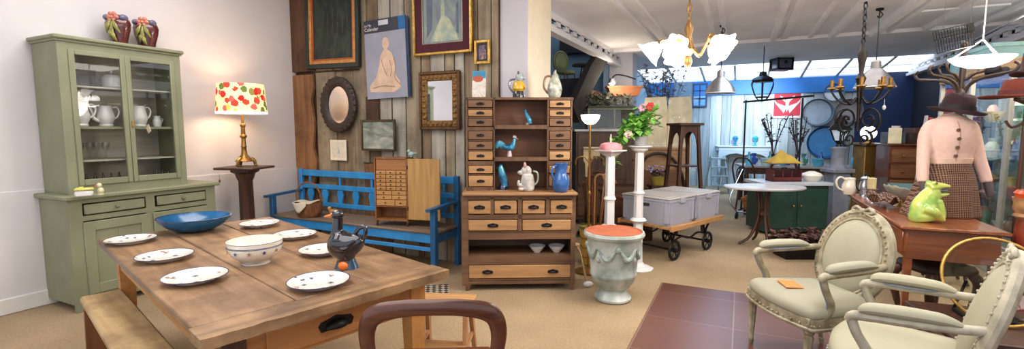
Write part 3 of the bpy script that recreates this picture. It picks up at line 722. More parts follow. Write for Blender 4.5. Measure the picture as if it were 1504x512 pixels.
# duck jug
loc = drop(509, 390, .77); loc.z = .761
t = thing('duck_jug', 'glossy black ceramic duck jug with orange beak standing on the table', 'jug', loc, YAW - .12)
mah2 = wood('dark mahogany chair', C(56, 27, 16), C(102, 54, 32), 'x', .3, coat=.35, bmp=.05)
blk = plain('navy black glaze', C(12, 16, 30), .07, 0, .4, 6, coat=1)
g = MB()
g.tube([(-.085, 0, .125), (-.05, 0, .12), (0, 0, .115), (.05, 0, .13), (.085, 0, .155)], [(.035, .03), (.068, .06), (.075, .066), (.052, .045), (.022, .02)], 20, 4, up=(0, 0, 1))
g.tube([(-.045, 0, .13), (-.042, 0, .19), (-.038, 0, .225), (-.036, 0, .262)], [.042, .027, .025, .024], 16, 4)
g.ell((-.04, 0, .268), (.034, .028, .026), 16, 10)
g.lathe([(.05, .06), (.04, .045), (.045, .03)], 16)
g.build('body', blk, t, remesh=.0045)
g = MB(); g.tube([(.045, 0, .165), (.07, 0, .2), (.1, 0, .21), (.105, 0, .18), (.09, 0, .14)], [.01, .011, .012, .011, .01], 10, 4); g.build('tail_handle', blk, t)
for s in (-1, 1):
    MB().tube([(-.04, s * .058, .13), (.02, s * .064, .125), (.07, s * .045, .15)], [(.02, .008), (.03, .008), (.01, .004)], 10, 4, up=(0, 0, 1)).build('wing', blk, t)
    MB().ell((-.058, s * .023, .275), .005, 8, 6).build('eye', plain('pale eye', C(210, 180, 90), .2), t)
MB().tube([(-.066, 0, .262), (-.085, 0, .26), (-.105, 0, .258)], [(.011, .014), (.008, .014), (.004, .011)], 12, 3, up=(0, 0, 1)).build('beak', plain('orange glaze bright', C(226, 106, 30), .2, coat=.5), t)
MB().lathe([(.03, .085), (.042, .05), (.062, 0), (.0, 0)], 20, sy=.8).build('foot_base', plain('teal black glaze', C(24, 66, 92), .12, coat=.8), t)
MB().ell((.004, -.046, .022), (.026, .014, .022), 12, 8).build('webbed_foot', plain('orange glaze bright 2', C(230, 120, 36), .2, coat=.5), t)
# foreground chair, back towards us
t = thing('bow_back_chair', 'dark mahogany chair with curved bow back tucked under the table in front', 'chair', at(632, 452, 1.66).xy.to_3d() + Vector((-.1, .2, 0)), YAW + .05)
g = MB()
arch = [(-.2, -.215, .46), (-.225, -.215, .6), (-.238, -.215, .72), (-.205, -.225, .79), (-.11, -.235, .815), (0, -.24, .82), (.11, -.235, .815), (.205, -.225, .79), (.238, -.215, .72), (.225, -.215, .6), (.2, -.215, .46)]
g.tube(arch, [(.013, .02), (.014, .024), (.016, .03), (.017, .036), (.017, .032), (.017, .03), (.017, .032), (.017, .036), (.016, .03), (.014, .024), (.013, .02)], 12, 6, up=(0, -1, 0))
g.build('bow_back', mah2, t)
for x in (-.07, 0, .07): MB().tube([(x, -.2, .455), (x * 1.1, -.212, .54), (x * .9, -.218, .6)], [.009, .011, .009], 8, 2).build('spindle', mahogany, t)
MB().tube([(-.215, -.212, .55), (-.1, -.225, .6), (0, -.228, .61), (.1, -.225, .6), (.215, -.212, .55)], [(.02, .009)] * 5, 8, 4, up=(0, 0, 1)).build('mid_rail', mahogany, t)
MB().prism([(-.215, -.2), (-.2, -.22), (.2, -.22), (.215, -.2), (.23, .17), (.2, .22), (-.2, .22), (-.23, .17)], .42, .455, 'z').build('seat', mahogany, t)
for sx, sy in ((-1, -1), (1, -1), (-1, 1), (1, 1)): MB().tube([(sx * .19, sy * .19, .42), (sx * .2, sy * (.2 if sy > 0 else .225), 0)], [.022, .014], 10).build('leg', mahogany, t)
# little step stool and rag mat by the table corner
t = thing('step_stool', 'small plain wooden step stool on the floor behind the bow back chair', 'stool', drop(652, 440, .455).xy.to_3d() + Vector((-.0, .02, 0)), .35)
lw = wood('light stool wood', C(160, 116, 72), C(198, 152, 100), 'x', .5); lz = wood('light stool leg', C(150, 104, 64), C(190, 140, 92), 'z', .5)
MB().box(-.17, .17, -.1, .1, .43, .455, .006).build('seat', lw, t)
MB().box(-.15, .15, -.2, -.08, .22, .24, .004).build('step', lw, t)
for sx in (-1, 1):
    MB().strip([(sx * .13, -.06, .43), (sx * .15, -.19, 0)], .05, .024, up=(0, 1, 0)).build('front_leg', lz, t)
    MB().strip([(sx * .13, .07, .43), (sx * .15, .16, 0)], .045, .024, up=(0, 1, 0)).build('back_leg', lz, t)
    MB().box(sx * .137 - .01, sx * .137 + .01, -.1, .09, .2, .225).build('side_rail', lz, t)
def kilim():
    m, nt, b = new_mat('black and cream kilim'); v = coords(nt, (1, 1, 1))
    t = nt.nodes.new('ShaderNodeTexChecker'); t.inputs['Scale'].default_value = 26; t.inputs['Color1'].default_value = C(40, 36, 34); t.inputs['Color2'].default_value = C(170, 156, 138)
    nt.links.new(coords(nt, (1, 1, 1), rot=(0, 0, PI / 4)), t.inputs['Vector']); nt.links.new(t.outputs['Color'], b.inputs['Base Color']); b.inputs['Roughness'].default_value = .9
    return m
g = MB().box(-.3, .3, -.2, .2, 0, .006)
tag(g.build('rag_mat', kilim()), 'small black and cream patterned mat on the carpet by the table corner', 'mat', loc=drop(610, 431, 0) + Vector((0, 0, .001)), rz=.6)
# ---------------------------------------------------------------- blue bench
b1 = plain('bright blue paint', C(46, 138, 204), .45, var=.14, sc=6); b2 = plain('deep blue paint', C(30, 90, 138), .45, var=.14, sc=6)
seat_m = wood('grey brown seat board', C(104, 84, 66), C(140, 118, 98), 'x', .5)
t = thing('settle_bench', 'long blue painted wooden settle bench against the plank wall', 'bench', (-3.865, 4.06, 0))
X0, X1, Yf, Yb = -1.18, 1.18, -.21, .2
MB().box(X0, X1, Yf - .02, Yb + .02, .415, .44, .006).build('seat', seat_m, t)
MB().box(X0, X1, Yf - .005, Yf + .02, .32, .415, .004).build('front_apron', b1, t)
MB().box(X0, X1, Yf + .0, Yf + .02, .235, .275, .004).build('stretcher', b1, t)
for x in (X0 + .02, X1 - .02):
    s = -1 if x < 0 else 1
    MB().box(x - .03, x + .03, Yf - .03, Yf + .03, 0, .655, .006).build('front_post', b2, t)
    MB().box(x - .03, x + .03, Yb - .01, Yb + .04, 0, .96, .006).build('back_post', b1 if s < 0 else b2, t)
    MB().strip([(x, Yf - .1, .665), (x, Yf + .05, .672), (x, Yb, .69)], .06, .026, up=(1, 0, 0)).build('armrest', b2, t)
    MB().box(x - .012, x + .012, Yf + .03, Yb - .01, .32, .40).build('side_rail', b2, t)
for z0, z1, n_ in ((.87, .95, 'top_rail'), (.715, .775, 'middle_rail'), (.5, .555, 'bottom_rail')): MB().box(X0 + .05, X1 - .05, Yb, Yb + .028, z0, z1, .006).build(n_, b1, t)
for k in range(9):
    x = X0 + .18 + k * .25
    MB().prism([(x - .03, .55), (x + .03, .55), (x + .035, .6), (x + .055, .66), (x + .035, .72), (x - .035, .72), (x - .055, .66), (x - .035, .6)], Yb + .005, Yb + .022).build('splat', b1, t)
    if k % 2 == 0: MB().box(x - .014, x + .014, Yb + .005, Yb + .022, .775, .87).build('upper_baluster', b1, t)
# wicker basket with cloth
wick = wood('brown wicker', C(80, 46, 26), C(150, 98, 60), 'z', .6, 2.5, .8)
loc = drop(452, 317, .45); loc.z = .44
t = thing('wicker_basket', 'round-handled brown wicker basket with floral cloth on the blue bench', 'basket', loc + Vector((.0, .02, .001)), .15)
MB().lathe([(0, 0), (.11, 0), (.135, .04), (.15, .1), (.155, .17), (.145, .17), (.14, .1), (.12, .03), (0, .015)], 28, sx=1.1, sy=.85, wob=lambda a, z: .02 * math.sin(14 * a + 60 * z)).build('basket_body', wick, t)
MB().tube([(-.16, 0, .15), (-.165, 0, .27), (-.1, 0, .37), (0, 0, .4), (.1, 0, .37), (.165, 0, .27), (.16, 0, .15)], .009, 8, 5).build('handle', wick, t)
g = MB(); g.sheet(lambda u, v: (-.12 + .2 * u + .05 * v * (1 - u), -.13 - .02 * math.sin(3 * u) - .012 * v, .185 - .01 * math.sin(5 * u) - v * (.11 * math.sin(PI * (.25 + .6 * u)))), 12, 6)
g.sheet(lambda u, v: (-.12 + .25 * u, -.12 + .2 * v, .18 + .012 * math.sin(6 * u + 3 * v)), 12, 6)
g.build('cloth', spots('floral cloth', C(206, 196, 178), [C(190, 100, 96), C(150, 180, 160), C(206, 196, 178), C(120, 150, 130)], 22, .4, .9, 0), t, solid=.004)
loc = drop(487, 313, .46); loc.z = .44
t = thing('painted_bird', 'small orange toy bird beside the wicker basket on the blue bench', 'figurine', loc + Vector((.06, -.02, .002)), YAW)
MB().ell((0, 0, .04), (.06, .035, .038), 12, 8).ell((-.05, 0, .085), (.025, .022, .024), 10, 8).cyl((-.04, 0, .05), (-.05, 0, .08), .02).build('body', plain('orange toy paint', C(206, 110, 50), .4, c2=C(190, 170, 110), sc=14), t)
MB().cyl((-.07, 0, .085), (-.1, 0, .08), .008, .001, 8).build('beak', plain('red beak', C(196, 60, 40), .4), t)
# collector's cabinet standing on the bench
loc = Vector((-3.3, 3.985, .4405))
t = thing('collectors_chest', 'narrow wooden chest of tiny drawers with its door open on the blue bench', 'chest', loc, .26)
w, d, h = .37, .17, .72
g = MB().box(-w / 2, -w / 2 + .014, -d / 2, d / 2, .04, h).box(w / 2 - .014, w / 2, -d / 2, d / 2, .04, h).box(-w / 2, w / 2, d / 2 - .012, d / 2, .04, h).box(-w / 2, w / 2, -d / 2, d / 2, h - .014, h).box(-w / 2, w / 2, -d / 2, d / 2, .055, .075)
g.box(-w / 2 + .01, w / 2 - .01, -d / 2 + .02, -d / 2 + .03, .2, h - .02).box(-w / 2 + .012, w / 2 - .012, -d / 2 + .005, d / 2, .2, .21)
g.build('case', wood('reddish case wood', C(120, 74, 42), C(160, 106, 62), 'z', .5), t)
for sx in (-1, 1): MB().lathe([(.012, 0), (.015, .01), (.01, .03), (.015, .055)], 10, (sx * (w / 2 - .016), -d / 2 + .016, 0)).build('foot', dark_wood, t)
MB().box(-w / 2 + .016, w / 2 - .016, -d / 2 + .012, -d / 2 + .03, h - .13, h - .016, .003).build('top_panel', wood('amber panel', C(150, 98, 52), C(180, 124, 72), 'x', .45), t)
dm = wood('amber drawer', C(170, 120, 66), C(204, 154, 94), 'x', .45)
def sdrawer(x0, x1, z0, z1):
    o = MB().box(x0 + .003, x1 - .003, -d / 2 + .002, -d / 2 + .03, z0 + .003, z1 - .003, .003).build('drawer', dm, t)
    knob(MB(), ((x0 + x1) / 2, -d / 2 + .002, (z0 + z1) / 2), (0, -1, 0), .007).build('knob', black_iron, o)
a, bb = -w / 2 + .016, w / 2 - .016
zz = h - .135
for r in range(5):
    z1 = zz - r * .042
    for k in range(3): sdrawer(a + (bb - a) * k / 3, a + (bb - a) * (k + 1) / 3, z1 - .042, z1)
zz -= 5 * .042
for r in range(2):
    sdrawer(a, a + (bb - a) * .52, zz - .048, zz); sdrawer(a + (bb - a) * .52, bb, zz - .048, zz); zz -= .048
sdrawer(a, a + (bb - a) * .62, .212, zz); sdrawer(a + (bb - a) * .62, bb, .212, zz)
dg = MB(); dg.m = Matrix.Translation((w / 2, -d / 2 + .005, 0)) @ Matrix.Rotation(-.05, 4, 'Z')
dg.box(.004, .36, -.009, .009, .075, h - .01, .003).build('open_door', wood('open door pine', C(170, 126, 70), C(204, 160, 98), 'z', .5), t)
for z in (.17, .6): MB().cyl((w / 2 + .002, -d / 2 - .004, z), (w / 2 + .002, -d / 2 - .004, z + .04), .006).build('hinge', black_iron, t)
loc = at(589, 214, 4.95)
t = thing('china_bird', 'tiny pale green china bird perched on top of the small drawer chest', 'figurine', t.location + Vector((.16, .09, h)), YAW)
MB().ell((0, 0, .03), (.035, .024, .03), 12, 8).ell((-.024, 0, .062), (.018, .016, .018), 10, 8).tube([(.02, 0, .035), (.06, 0, .045)], [.014, .004], 8).cyl((0, 0, 0), (0, 0, .01), .016).build('body', plain('mint glaze', C(160, 196, 184), .2, coat=.5), t)
MB().cyl((-.04, 0, .062), (-.054, 0, .06), .005, .001, 8).build('beak', plain('dull orange', C(190, 130, 70), .4), t)
# ---------------------------------------------------------------- seed-merchant drawer cabinet
t = thing('drawer_dresser', 'brown wooden shop dresser with many small drawers and open shelves', 'dresser', (-1.757, 3.818, 0), .484)
SHOP = t
def sloc(x, y, z):
    c, s = math.cos(.484), math.sin(.484)
    return Vector((-1.757 + x * c - y * s, 3.818 + x * s + y * c, z))
cw = wood('dresser carcass wood', C(80, 54, 36), C(120, 86, 60), 'z', .55, .8); cwx = wood('dresser board wood', C(82, 56, 38), C(124, 90, 62), 'x', .55, .8)
inner = wood('dresser back boards', C(92, 56, 36), C(124, 82, 56), 'x', .6, .5)
dl = wood('light drawer front', C(148, 108, 66), C(190, 146, 98), 'x', .5, .8); dd_ = wood('dark drawer front', C(92, 62, 40), C(130, 94, 64), 'x', .5, .8)
Wd = .49
g = MB()
for s in (-1, 1): g.box(s * Wd - (.022 if s > 0 else 0), s * Wd + (0 if s > 0 else .022), 0, .4, .05, .87)
g.box(-Wd, Wd, .385, .4, .08, .87)
g.box(-Wd, Wd, 0, .39, .09, .11).box(-Wd, Wd, 0, .39, .24, .26).box(-Wd, Wd, 0, .03, .255, .315).box(-Wd, Wd, .02, .39, .305, .32).box(-Wd, Wd, 0, .03, .47, .54).box(-Wd, Wd, 0, .39, .53, .545).box(-Wd, Wd, 0, .39, .655, .695).box(-Wd, Wd, 0, .39, .83, .87)
for x, z0, z1 in ((-.25, .69, .85), (0, .54, .85), (.25, .69, .85)): g.box(x - .018, x + .018, 0, .39, z0, z1)
for s in (-1, 1): g.box(s * Wd - .03, s * Wd + .03 - (.02 if s > 0 else -.0), -.004, .02, .05, .87)
g.box(-Wd, Wd, .0, .02, .06, .1)
g.build('lower_carcass', cwx, t)
for s in (-1, 1):
    for y in (.02, .37): MB().prism([(s * Wd - .05 * (s > 0), .06), (s * Wd + .05 * (s < 0), .06), (s * Wd + s * .0 + .03 * (s < 0), 0), (s * Wd - .03 * (s > 0), 0)], y - .02, y + .025).build('foot', cw, t)
MB().box(-Wd - .02, Wd + .02, -.045, .41, .87, .895, .006).build('worktop', wood('worn worktop', C(130, 92, 60), C(178, 136, 94), 'x', .5, .8), t)
def sd(x0, x1, z0, z1, m, y=0, pulls=(0,), s=.8):
    o = MB().box(x0 + .004, x1 - .004, y - .006, y + .03, z0 + .004, z1 - .004, .004).build('drawer', m, t)
    for q in pulls: cup_pull(o, Matrix.Translation(((x0 + x1) / 2 + q, y - .006, (z0 + z1) / 2)), black_iron, s)
for k in range(4): sd(-.455 + k * .25 - (.0 if k < 2 else .0) - 0 * k, -.455 + k * .25 + .2 - .0, .705, .82, dl, pulls=(0,), s=.85) if False else None
for xa in (-.462, -.23, .02, .27): sd(xa, xa + .205, .7, .825, dl, s=.85)
for xa in (-.462, .02): sd(xa, xa + .442, .548, .65, dl, s=.85)
sd(-.462, .462, .112, .238, dl, pulls=(-.29, .3), s=.85)
yu = .13; zt = 1.735
g = MB()
for x in (-Wd + .01, -.235, .255, Wd - .022): g.box(x, x + .014, yu, .4, .895, zt)
g.box(-Wd, Wd, yu, .4, zt - .018, zt + .004).box(-Wd, Wd, .385, .4, .895, zt)
for z in (1.165, 1.455): g.box(-.235, .26, yu, .39, z, z + .035)
zl = [(.93, 1.035), (1.05, 1.125), (1.17, 1.255), (1.265, 1.345), (1.355, 1.44), (1.475, 1.555), (1.565, 1.63), (1.645, 1.715)]
for z0, z1 in zl: g.box(-Wd + .01, -.225, yu + .002, .39, z1, z1 + .009).box(.26, Wd - .01, yu + .002, .39, z1, z1 + .009)
g.box(-Wd + .01, -.225, yu, yu + .02, 1.13, 1.165).box(.26, Wd - .01, yu, yu + .02, 1.13, 1.165).box(-Wd + .01, -.225, yu, yu + .02, 1.448, 1.472).box(.26, Wd - .01, yu, yu + .02, 1.448, 1.472).box(-Wd + .01, -.225, yu, yu + .02, .895, .928).box(.26, Wd - .01, yu, yu + .02, .895, .928)
g.build('upper_carcass', cw, t)
MB().box(-.222, .256, .372, .386, .9, zt - .02).build('back_boards', inner, t)
for i, (z0, z1) in enumerate(zl):
    sd(-Wd + .026, -.238, z0, z1, [dl, dl, dl, dd_, dd_, dd_, dl, dd_][i], yu, s=.62)
    sd(.272, Wd - .024, z0, z1, [dl, dl, dl, dd_, dd_, dd_, dl, dl][i], yu, s=.62)
# bowls on its open shelf
t2 = thing('china_bowl', 'white flower-rimmed bowl on the low open shelf, left of the two', 'bowl', sloc(.165, .12, .3215), 0, 'two bowls in the drawer dresser')
MB().lathe([(0, 0), (.03, 0), (.033, .008), (.055, .03), (.076, .062), (.073, .063), (.05, .034), (0, .012)], 28).build('bowl', spots('flower bowl glaze', C(222, 222, 218), [C(170, 180, 200), C(190, 150, 150), C(222, 222, 218)], 40, .28, .2, .5), t2)
MB().lathe([(.074, .06), (.0775, .061), (.0775, .0645), (.074, .0645)], 28, cap=False).build('rim', plain('grey blue rim', C(150, 160, 180), .3), t2)
dup(t2, sloc(.345, .12, .3215), 1, 'white flower-rimmed bowl on the low open shelf, right of the two')
# ---- ceramics on the shelves
sky = plain('turquoise blue glaze', C(20, 116, 170), .12, 0, .4, 12, coat=.8, c2=C(70, 176, 206))
t = thing('ceramic_bird', 'slim turquoise ceramic bird on the top open shelf of the drawer dresser', 'figurine', sloc(.075, .22, 1.4915), .484 - .2)
MB().tube([(.025, 0, .012), (.02, 0, .045), (.0, 0, .09), (-.012, 0, .12), (-.014, 0, .14)], [.016, .024, .02, .014, .008], 12, 4).build('body', sky, t)
MB().tube([(.02, 0, .04), (.036, 0, .025), (.045, 0, .012)], [.014, .01, .005], 8, 3).build('tail', sky, t)
MB().cyl((-.02, 0, .132), (-.045, 0, .128), .007, .001, 8).build('beak', plain('blue beak', C(40, 70, 110), .3), t)
MB().lathe([(0, 0), (.024, 0), (.02, .02), (0, .02)], 12).build('base', plain('brownish base', C(120, 90, 80), .4), t)
t = thing('ceramic_rooster', 'turquoise ceramic rooster on the middle open shelf of the drawer dresser', 'figurine', sloc(-.1, .22, 1.2015), .484)
MB().tube([(-.05, 0, .1), (-.01, 0, .085), (.03, 0, .085), (.055, 0, .13), (.06, 0, .165)], [(.022, .014), (.04, .03), (.04, .032), (.024, .02), (.016, .014)], 14, 4, up=(0, 1, 0)).build('body', sky, t)
MB().tube([(-.04, 0, .09), (-.08, 0, .12), (-.1, 0, .1), (-.105, 0, .075)], [(.014, .03), (.01, .03), (.008, .022), (.004, .01)], 10, 4, up=(0, 1, 0)).build('tail', sky, t)
MB().prism([(.045, .175), (.05, .2), (.058, .185), (.065, .2), (.07, .182), (.078, .192), (.078, .17)], -.004, .004).build('comb', plain('pale comb', C(200, 180, 190), .3), t)
MB().cyl((.075, 0, .165), (.095, 0, .16), .007, .001, 8).build('beak', plain('grey beak', C(150, 140, 140), .3), t)
MB().lathe([(0, 0), (.025, 0), (.02, .03), (.014, .055), (0, .055)], 12, (.015, 0, 0)).build('base', plain('white pink base', C(206, 186, 186), .3), t)
t = thing('ceramic_parrot', 'upright turquoise ceramic parrot on the worktop of the drawer dresser', 'figurine', sloc(-.15, .2, .896), .484)
MB().tube([(.015, 0, .03), (.012, 0, .08), (-.005, 0, .14), (-.018, 0, .2), (-.012, 0, .235)], [.03, .036, .036, .028, .014], 14, 4).build('body', sky, t)
MB().tube([(.03, 0, .1), (.045, 0, .05), (.05, 0, .012)], [(.012, .024), (.01, .018), (.005, .008)], 10, 3, up=(1, 0, 0)).build('tail', plain('deep blue glaze', C(20, 60, 120), .15, coat=.7), t)
MB().tube([(-.04, 0, .205), (-.06, 0, .2), (-.058, 0, .18)], [.012, .009, .002], 8, 3).build('beak', plain('dark beak', C(40, 40, 50), .3), t)
MB().lathe([(0, 0), (.04, 0), (.036, .03), (.024, .05), (0, .05)], 14).build('base', plain('dark blue base', C(30, 40, 80), .3, coat=.5), t)
t = thing('figural_jug', 'white and grey animal-shaped jug on the worktop of the drawer dresser', 'jug', sloc(.075, .1, .896), .484)
dap = plain('dappled white glaze', C(176, 172, 166), .18, 0, .2, 14, coat=.6, c2=C(226, 222, 216))
MB().lathe([(0, 0), (.05, 0), (.062, .02), (.066, .07), (.056, .12), (.05, .15), (.0, .16)], 18).ell((-.012, 0, .18), (.05, .045, .05), 14, 10).tube([(-.05, -.02, .05), (-.085, -.03, .06), (-.08, -.03, .1)], [.02, .016, .012], 8, 3).ell((-.065, -.005, .165), (.03, .026, .022), 10, 8).build('body', dap, t, remesh=.005)
for s in (-1, 1): MB().ell((-.025, s * .03, .235), (.012, .01, .026), 8, 6).build('ear', plain('pink ear', C(206, 160, 150), .3), t)
MB().tube([(.05, 0, .18), (.09, 0, .16), (.092, 0, .09), (.06, 0, .05)], .009, 8, 4).build('handle', plain('sage handle', C(150, 160, 140), .2, coat=.5), t)
MB().ell((-.06, -.03, .018), (.026, .03, .018), 10, 6).ell((-.06, .03, .018), (.026, .03, .018), 10, 6).build('paw', plain('pink paw', C(214, 190, 180), .3), t)
t = thing('pitcher', 'plain blue pitcher at the right end of the drawer dresser worktop', 'pitcher', sloc(.365, .01, .896), .484 + PI * 1.2, None, .95)
cob = plain('cobalt glaze', C(44, 92, 156), .14, 0, .15, 5, coat=.7)
MB().lathe([(0, 0), (.055, 0), (.075, .03), (.083, .08), (.076, .13), (.058, .17), (.052, .2), (.06, .245), (.066, .27), (.06, .27), (.046, .2), (0, .15)], 28).build('body', cob, t)
MB().tube([(.055, 0, .25), (.1, 0, .235), (.115, 0, .18), (.078, 0, .11)], .01, 8, 4).build('handle', cob, t)
MB().tube([(-.048, 0, .215), (-.075, 0, .27)], [(.03, .022), (.012, .02)], 10, up=(0, 1, 0)).build('spout', cob, t)
# ---- on top of the dresser
zt2 = 1.741
t = thing('standing_card', 'upright illustrated card leaning on the plank wall on top of the drawer dresser', 'card', sloc(-.37, .36, zt2), .3)
t.rotation_euler = (-.1, 0, .3)
MB().box(-.065, .065, -.006, 0, 0, .26).build('card', paint_field('blurred card print', [(.3, C(196, 188, 196)), (.48, C(232, 226, 214)), (.56, C(214, 190, 150)), (.7, C(140, 150, 190))], (7, 7, 7)), t)
g = MB(); g.box(-.064, .064, -.007, -.005, .19, .259); g.build('blue_sky', plain('card blue', C(50, 140, 180), .5, var=.2), t)
g = MB().tr((0, -.0072, 0)); disc(g, -.01, .185, .05, .03); g.build('orange_roof', plain('card orange', C(190, 86, 60), .5), t)
t = thing('figural_jug', 'yellow-jacketed figure jug with dark base on top of the drawer dresser', 'jug', sloc(.0, .26, zt2), .484)
MB().lathe([(0, 0), (.055, 0), (.055, .035), (.045, .06), (0, .062)], 16).build('dark_base', plain('black glaze', C(30, 28, 40), .15, coat=.7), t)
MB().lathe([(.04, .055), (.058, .08), (.056, .12), (.042, .15), (0, .155)], 16).tube([(.03, -.02, .12), (.055, -.03, .1), (.05, -.045, .085)], [.018, .014, .01], 8, 3).build('yellow_body', plain('yellow jacket glaze', C(216, 170, 50), .2, coat=.6, var=.2, sc=20), t)
MB().ell((.012, -.005, .185), (.042, .038, .042), 14, 10).tube([(.04, -.02, .18), (.065, -.03, .172)], [.02, .012], 8).build('head', plain('grey white head glaze', C(168, 180, 180), .2, coat=.6, var=.25, sc=22), t)
for s in (-1, 1): MB().tube([(.0, s * .02, .215), (-.005, s * .028, .245)], [.012, .004], 8).build('ear', plain('slate ear', C(80, 90, 100), .3), t)
MB().tube([(-.03, 0, .17), (-.075, 0, .16), (-.085, 0, .1), (-.05, 0, .05)], .009, 8, 4).build('handle', plain('slate handle', C(96, 110, 120), .2, coat=.5), t)
t = thing('figural_jug', 'mottled grey-green animal jug at the right end on top of the drawer dresser', 'jug', sloc(.335, .26, zt2), .484)
MB().lathe([(0, 0), (.05, 0), (.062, .03), (.07, .08), (.06, .13), (.045, .17), (0, .2)], 18).tube([(0, 0, .15), (.01, 0, .19), (.03, -.01, .2)], [.045, .04, .022], 10, 3).build('body', plain('mottled sage glaze', C(150, 160, 144), .18, 0, .2, 20, coat=.6, c2=C(206, 206, 190)), t, remesh=.005)
for s in (-1, 1): MB().tube([(.0, s * .025, .215), (.002, s * .034, .25)], [.014, .005], 8).build('ear', plain('pale ear', C(190, 184, 170), .3), t)
MB().ell((.035, -.028, .205), .006, 8, 6).ell((.054, -.008, .19), (.008, .01, .007), 8, 6).build('face', black_iron, t)
MB().tube([(-.03, 0, .2), (-.085, 0, .19), (-.1, 0, .1), (-.06, 0, .04)], .01, 8, 4).build('handle', plain('brown handle', C(130, 96, 76), .25, coat=.4), t)
# ================================================================ middle of the shop
# brass floor lamp with glowing bowl
loc = Vector((-1.36, 4.62, 0))
t = thing('floor_lamp', 'slim brass floor lamp with glowing white bowl shade behind the drawer dresser', 'lamp', loc, YAW)
MB().lathe([(0, 0), (.13, 0), (.135, .02), (.06, .035), (.014, .05), (0, .05)], 20).build('base', bronze, t)
MB().tube([(0, 0, .04), (0, 0, 1.5)], .011, 10).lathe([(.012, .78), (.02, .8), (.02, .82), (.012, .84)], 12).build('pole', bronze, t)
MB().lathe([(.02, 1.5), (.05, 1.51), (.085, 1.55), (.095, 1.59), (.09, 1.595), (.06, 1.545), (0, 1.52)], 24).build('bowl_shade', emis('opal shade', (1, .95, .86, 1), 7), t)
for a, n_ in ((0, 1.15), (PI, 1.15)):
    MB().tube([(0, 0, n_ - .04), (.06 * math.cos(a), 0, n_ + .03), (.13 * math.cos(a), 0, n_ + .01), (.14 * math.cos(a), 0, n_ - .05)], .006, 8, 4).build('scroll_arm', bronze, t)
# umbrella stand with walking canes
loc = Vector((-1.4, 4.95, 0))
t = thing('cane_basket', 'yellow slatted cane basket with green rim holding walking sticks behind the urn', 'basket', loc)
yel = wood('yellow cane', C(190, 150, 50), C(222, 186, 84), 'z', .6, 2)
g = MB().lathe([(0, .01), (.12, .01), (.125, .05), (.15, .4), (.14, .4), (.115, .05), (0, .03)], 24, wob=lambda a, z: .03 * math.cos(24 * a))
g.build('basket_body', yel, t)
for z in (.1, .2, .3): MB().lathe([(.128 + z * .06, z - .01), (.137 + z * .06, z), (.128 + z * .06, z + .01)], 24, cap=False).build('band', bronze, t)
MB().lathe([(.148, .39), (.158, .39), (.158, .42), (.145, .42)], 24, cap=False).build('rim', plain('moss rim', C(110, 120, 50), .5), t)
canem = [wood('dark cane', C(64, 34, 20), C(104, 60, 34), 'z', .35), wood('tan cane', C(150, 104, 66), C(196, 150, 106), 'z', .35), wood('red cane', C(104, 52, 30), C(150, 84, 50), 'z', .35)]
cl = ['dark', 'pale tan', 'red brown']
hk = ['crook-handled', 'knob-topped', 'crutch-handled']
k = 0
for i, (dx, dy, lx, ly, h, kind, m) in enumerate(((-.08, -.03, -.05, 0, .86, 0, 0), (-.03, .05, -.02, .02, .9, 0, 2), (.02, -.06, .0, -.02, .88, 0, 1), (.1, .035, .06, .01, .92, 1, 1), (.03, -.015, .02, .0, .95, 2, 0), (.09, -.04, .09, -.01, .84, 0, 2), (-.06, .06, -.1, .02, .83, 1, 0))):
    c = thing('walking_stick', '%s %s walking stick in the yellow basket, %s' % (cl[m], hk[kind], ['at its left edge', 'left of the middle', 'at its front', 'leaning right', 'in the centre', 'at its right edge', 'leaning far left'][i]), 'walking stick', loc + Vector((dx * .45, dy * .45, .042)), YAW, 'walking sticks in the yellow basket')
    p = [Vector((0, 0, 0)), Vector((lx * .4, ly * .5, h * .5)), Vector((lx, ly, h - .05))]
    MB().tube(p, [.007, .009, .01], 8, 3).build('shaft', canem[m], c)
    g = MB(); q = p[-1]
    if kind == 0: g.tube([q, q + Vector((0, 0, .06)), q + Vector((.03, 0, .1)), q + Vector((.075, 0, .1)), q + Vector((.1, 0, .05))], .0115, 8, 4)
    elif kind == 1: g.lathe([(0, 0), (.012, 0), (.03, .03), (.028, .06), (0, .075)], 12, q)
    else: g.tube([q, q + Vector((0, 0, .05))], .011, 8).tube([q + Vector((-.05, 0, .055)), q + Vector((0, 0, .06)), q + Vector((.06, 0, .045))], [.01, .015, .01], 8, 3)
    g.build('handle', canem[m], c)
# white plant stands
def plant_stand(label, loc, h, plate_w, base):
    t = thing('plant_stand', label, 'stand', loc, .3)
    sh = MB().lathe([(.055, .05), (.05, .2), (.048, h * .45), (.043, h - .06)], 6)
    sh.build('shaft', chippy_white, t)
    for z, r in ((h * .4, .085), (h * .62, .062)): MB().lathe([(.05, z - .02), (r * .8, z - .012), (r, z), (r * .85, z + .018), (.05, z + .03)], 20, cap=False).build('collar', chippy_white, t)
    MB().lathe([(.04, h - .07), (.06, h - .055), (.08, h - .045), (plate_w * .72, h - .02), (plate_w * .98, h - .012), (plate_w, h), (0, h)], 4 if plate_w > .13 else 20).build('top_plate', chippy_white, t)
    if base: MB().lathe([(0, 0), (.16, 0), (.165, .012), (.14, .025), (.08, .04), (.06, .07), (0, .07)], 28, wob=lambda a, z: .03 * math.cos(9 * a)).build('base', chippy_white, t)
    else:
        for k in range(3):
            a = k * 2 * PI / 3 + .4
            MB().tube([(.03 * math.cos(a), .03 * math.sin(a), .12), (.1 * math.cos(a), .1 * math.sin(a), .1), (.14 * math.cos(a), .14 * math.sin(a), .01)], [.03, .02, .016], 8, 4).build('foot', chippy_white, t)
    return t
S1 = Vector((-1.135, 4.56, 0)); S2 = Vector((-.935, 4.97, 0))
plant_stand('white painted column stand with square top carrying the pink cap', S1, 1.255, .155, False)
plant_stand('white painted column stand with round top carrying the green plant', S2, 1.285, .125, True)
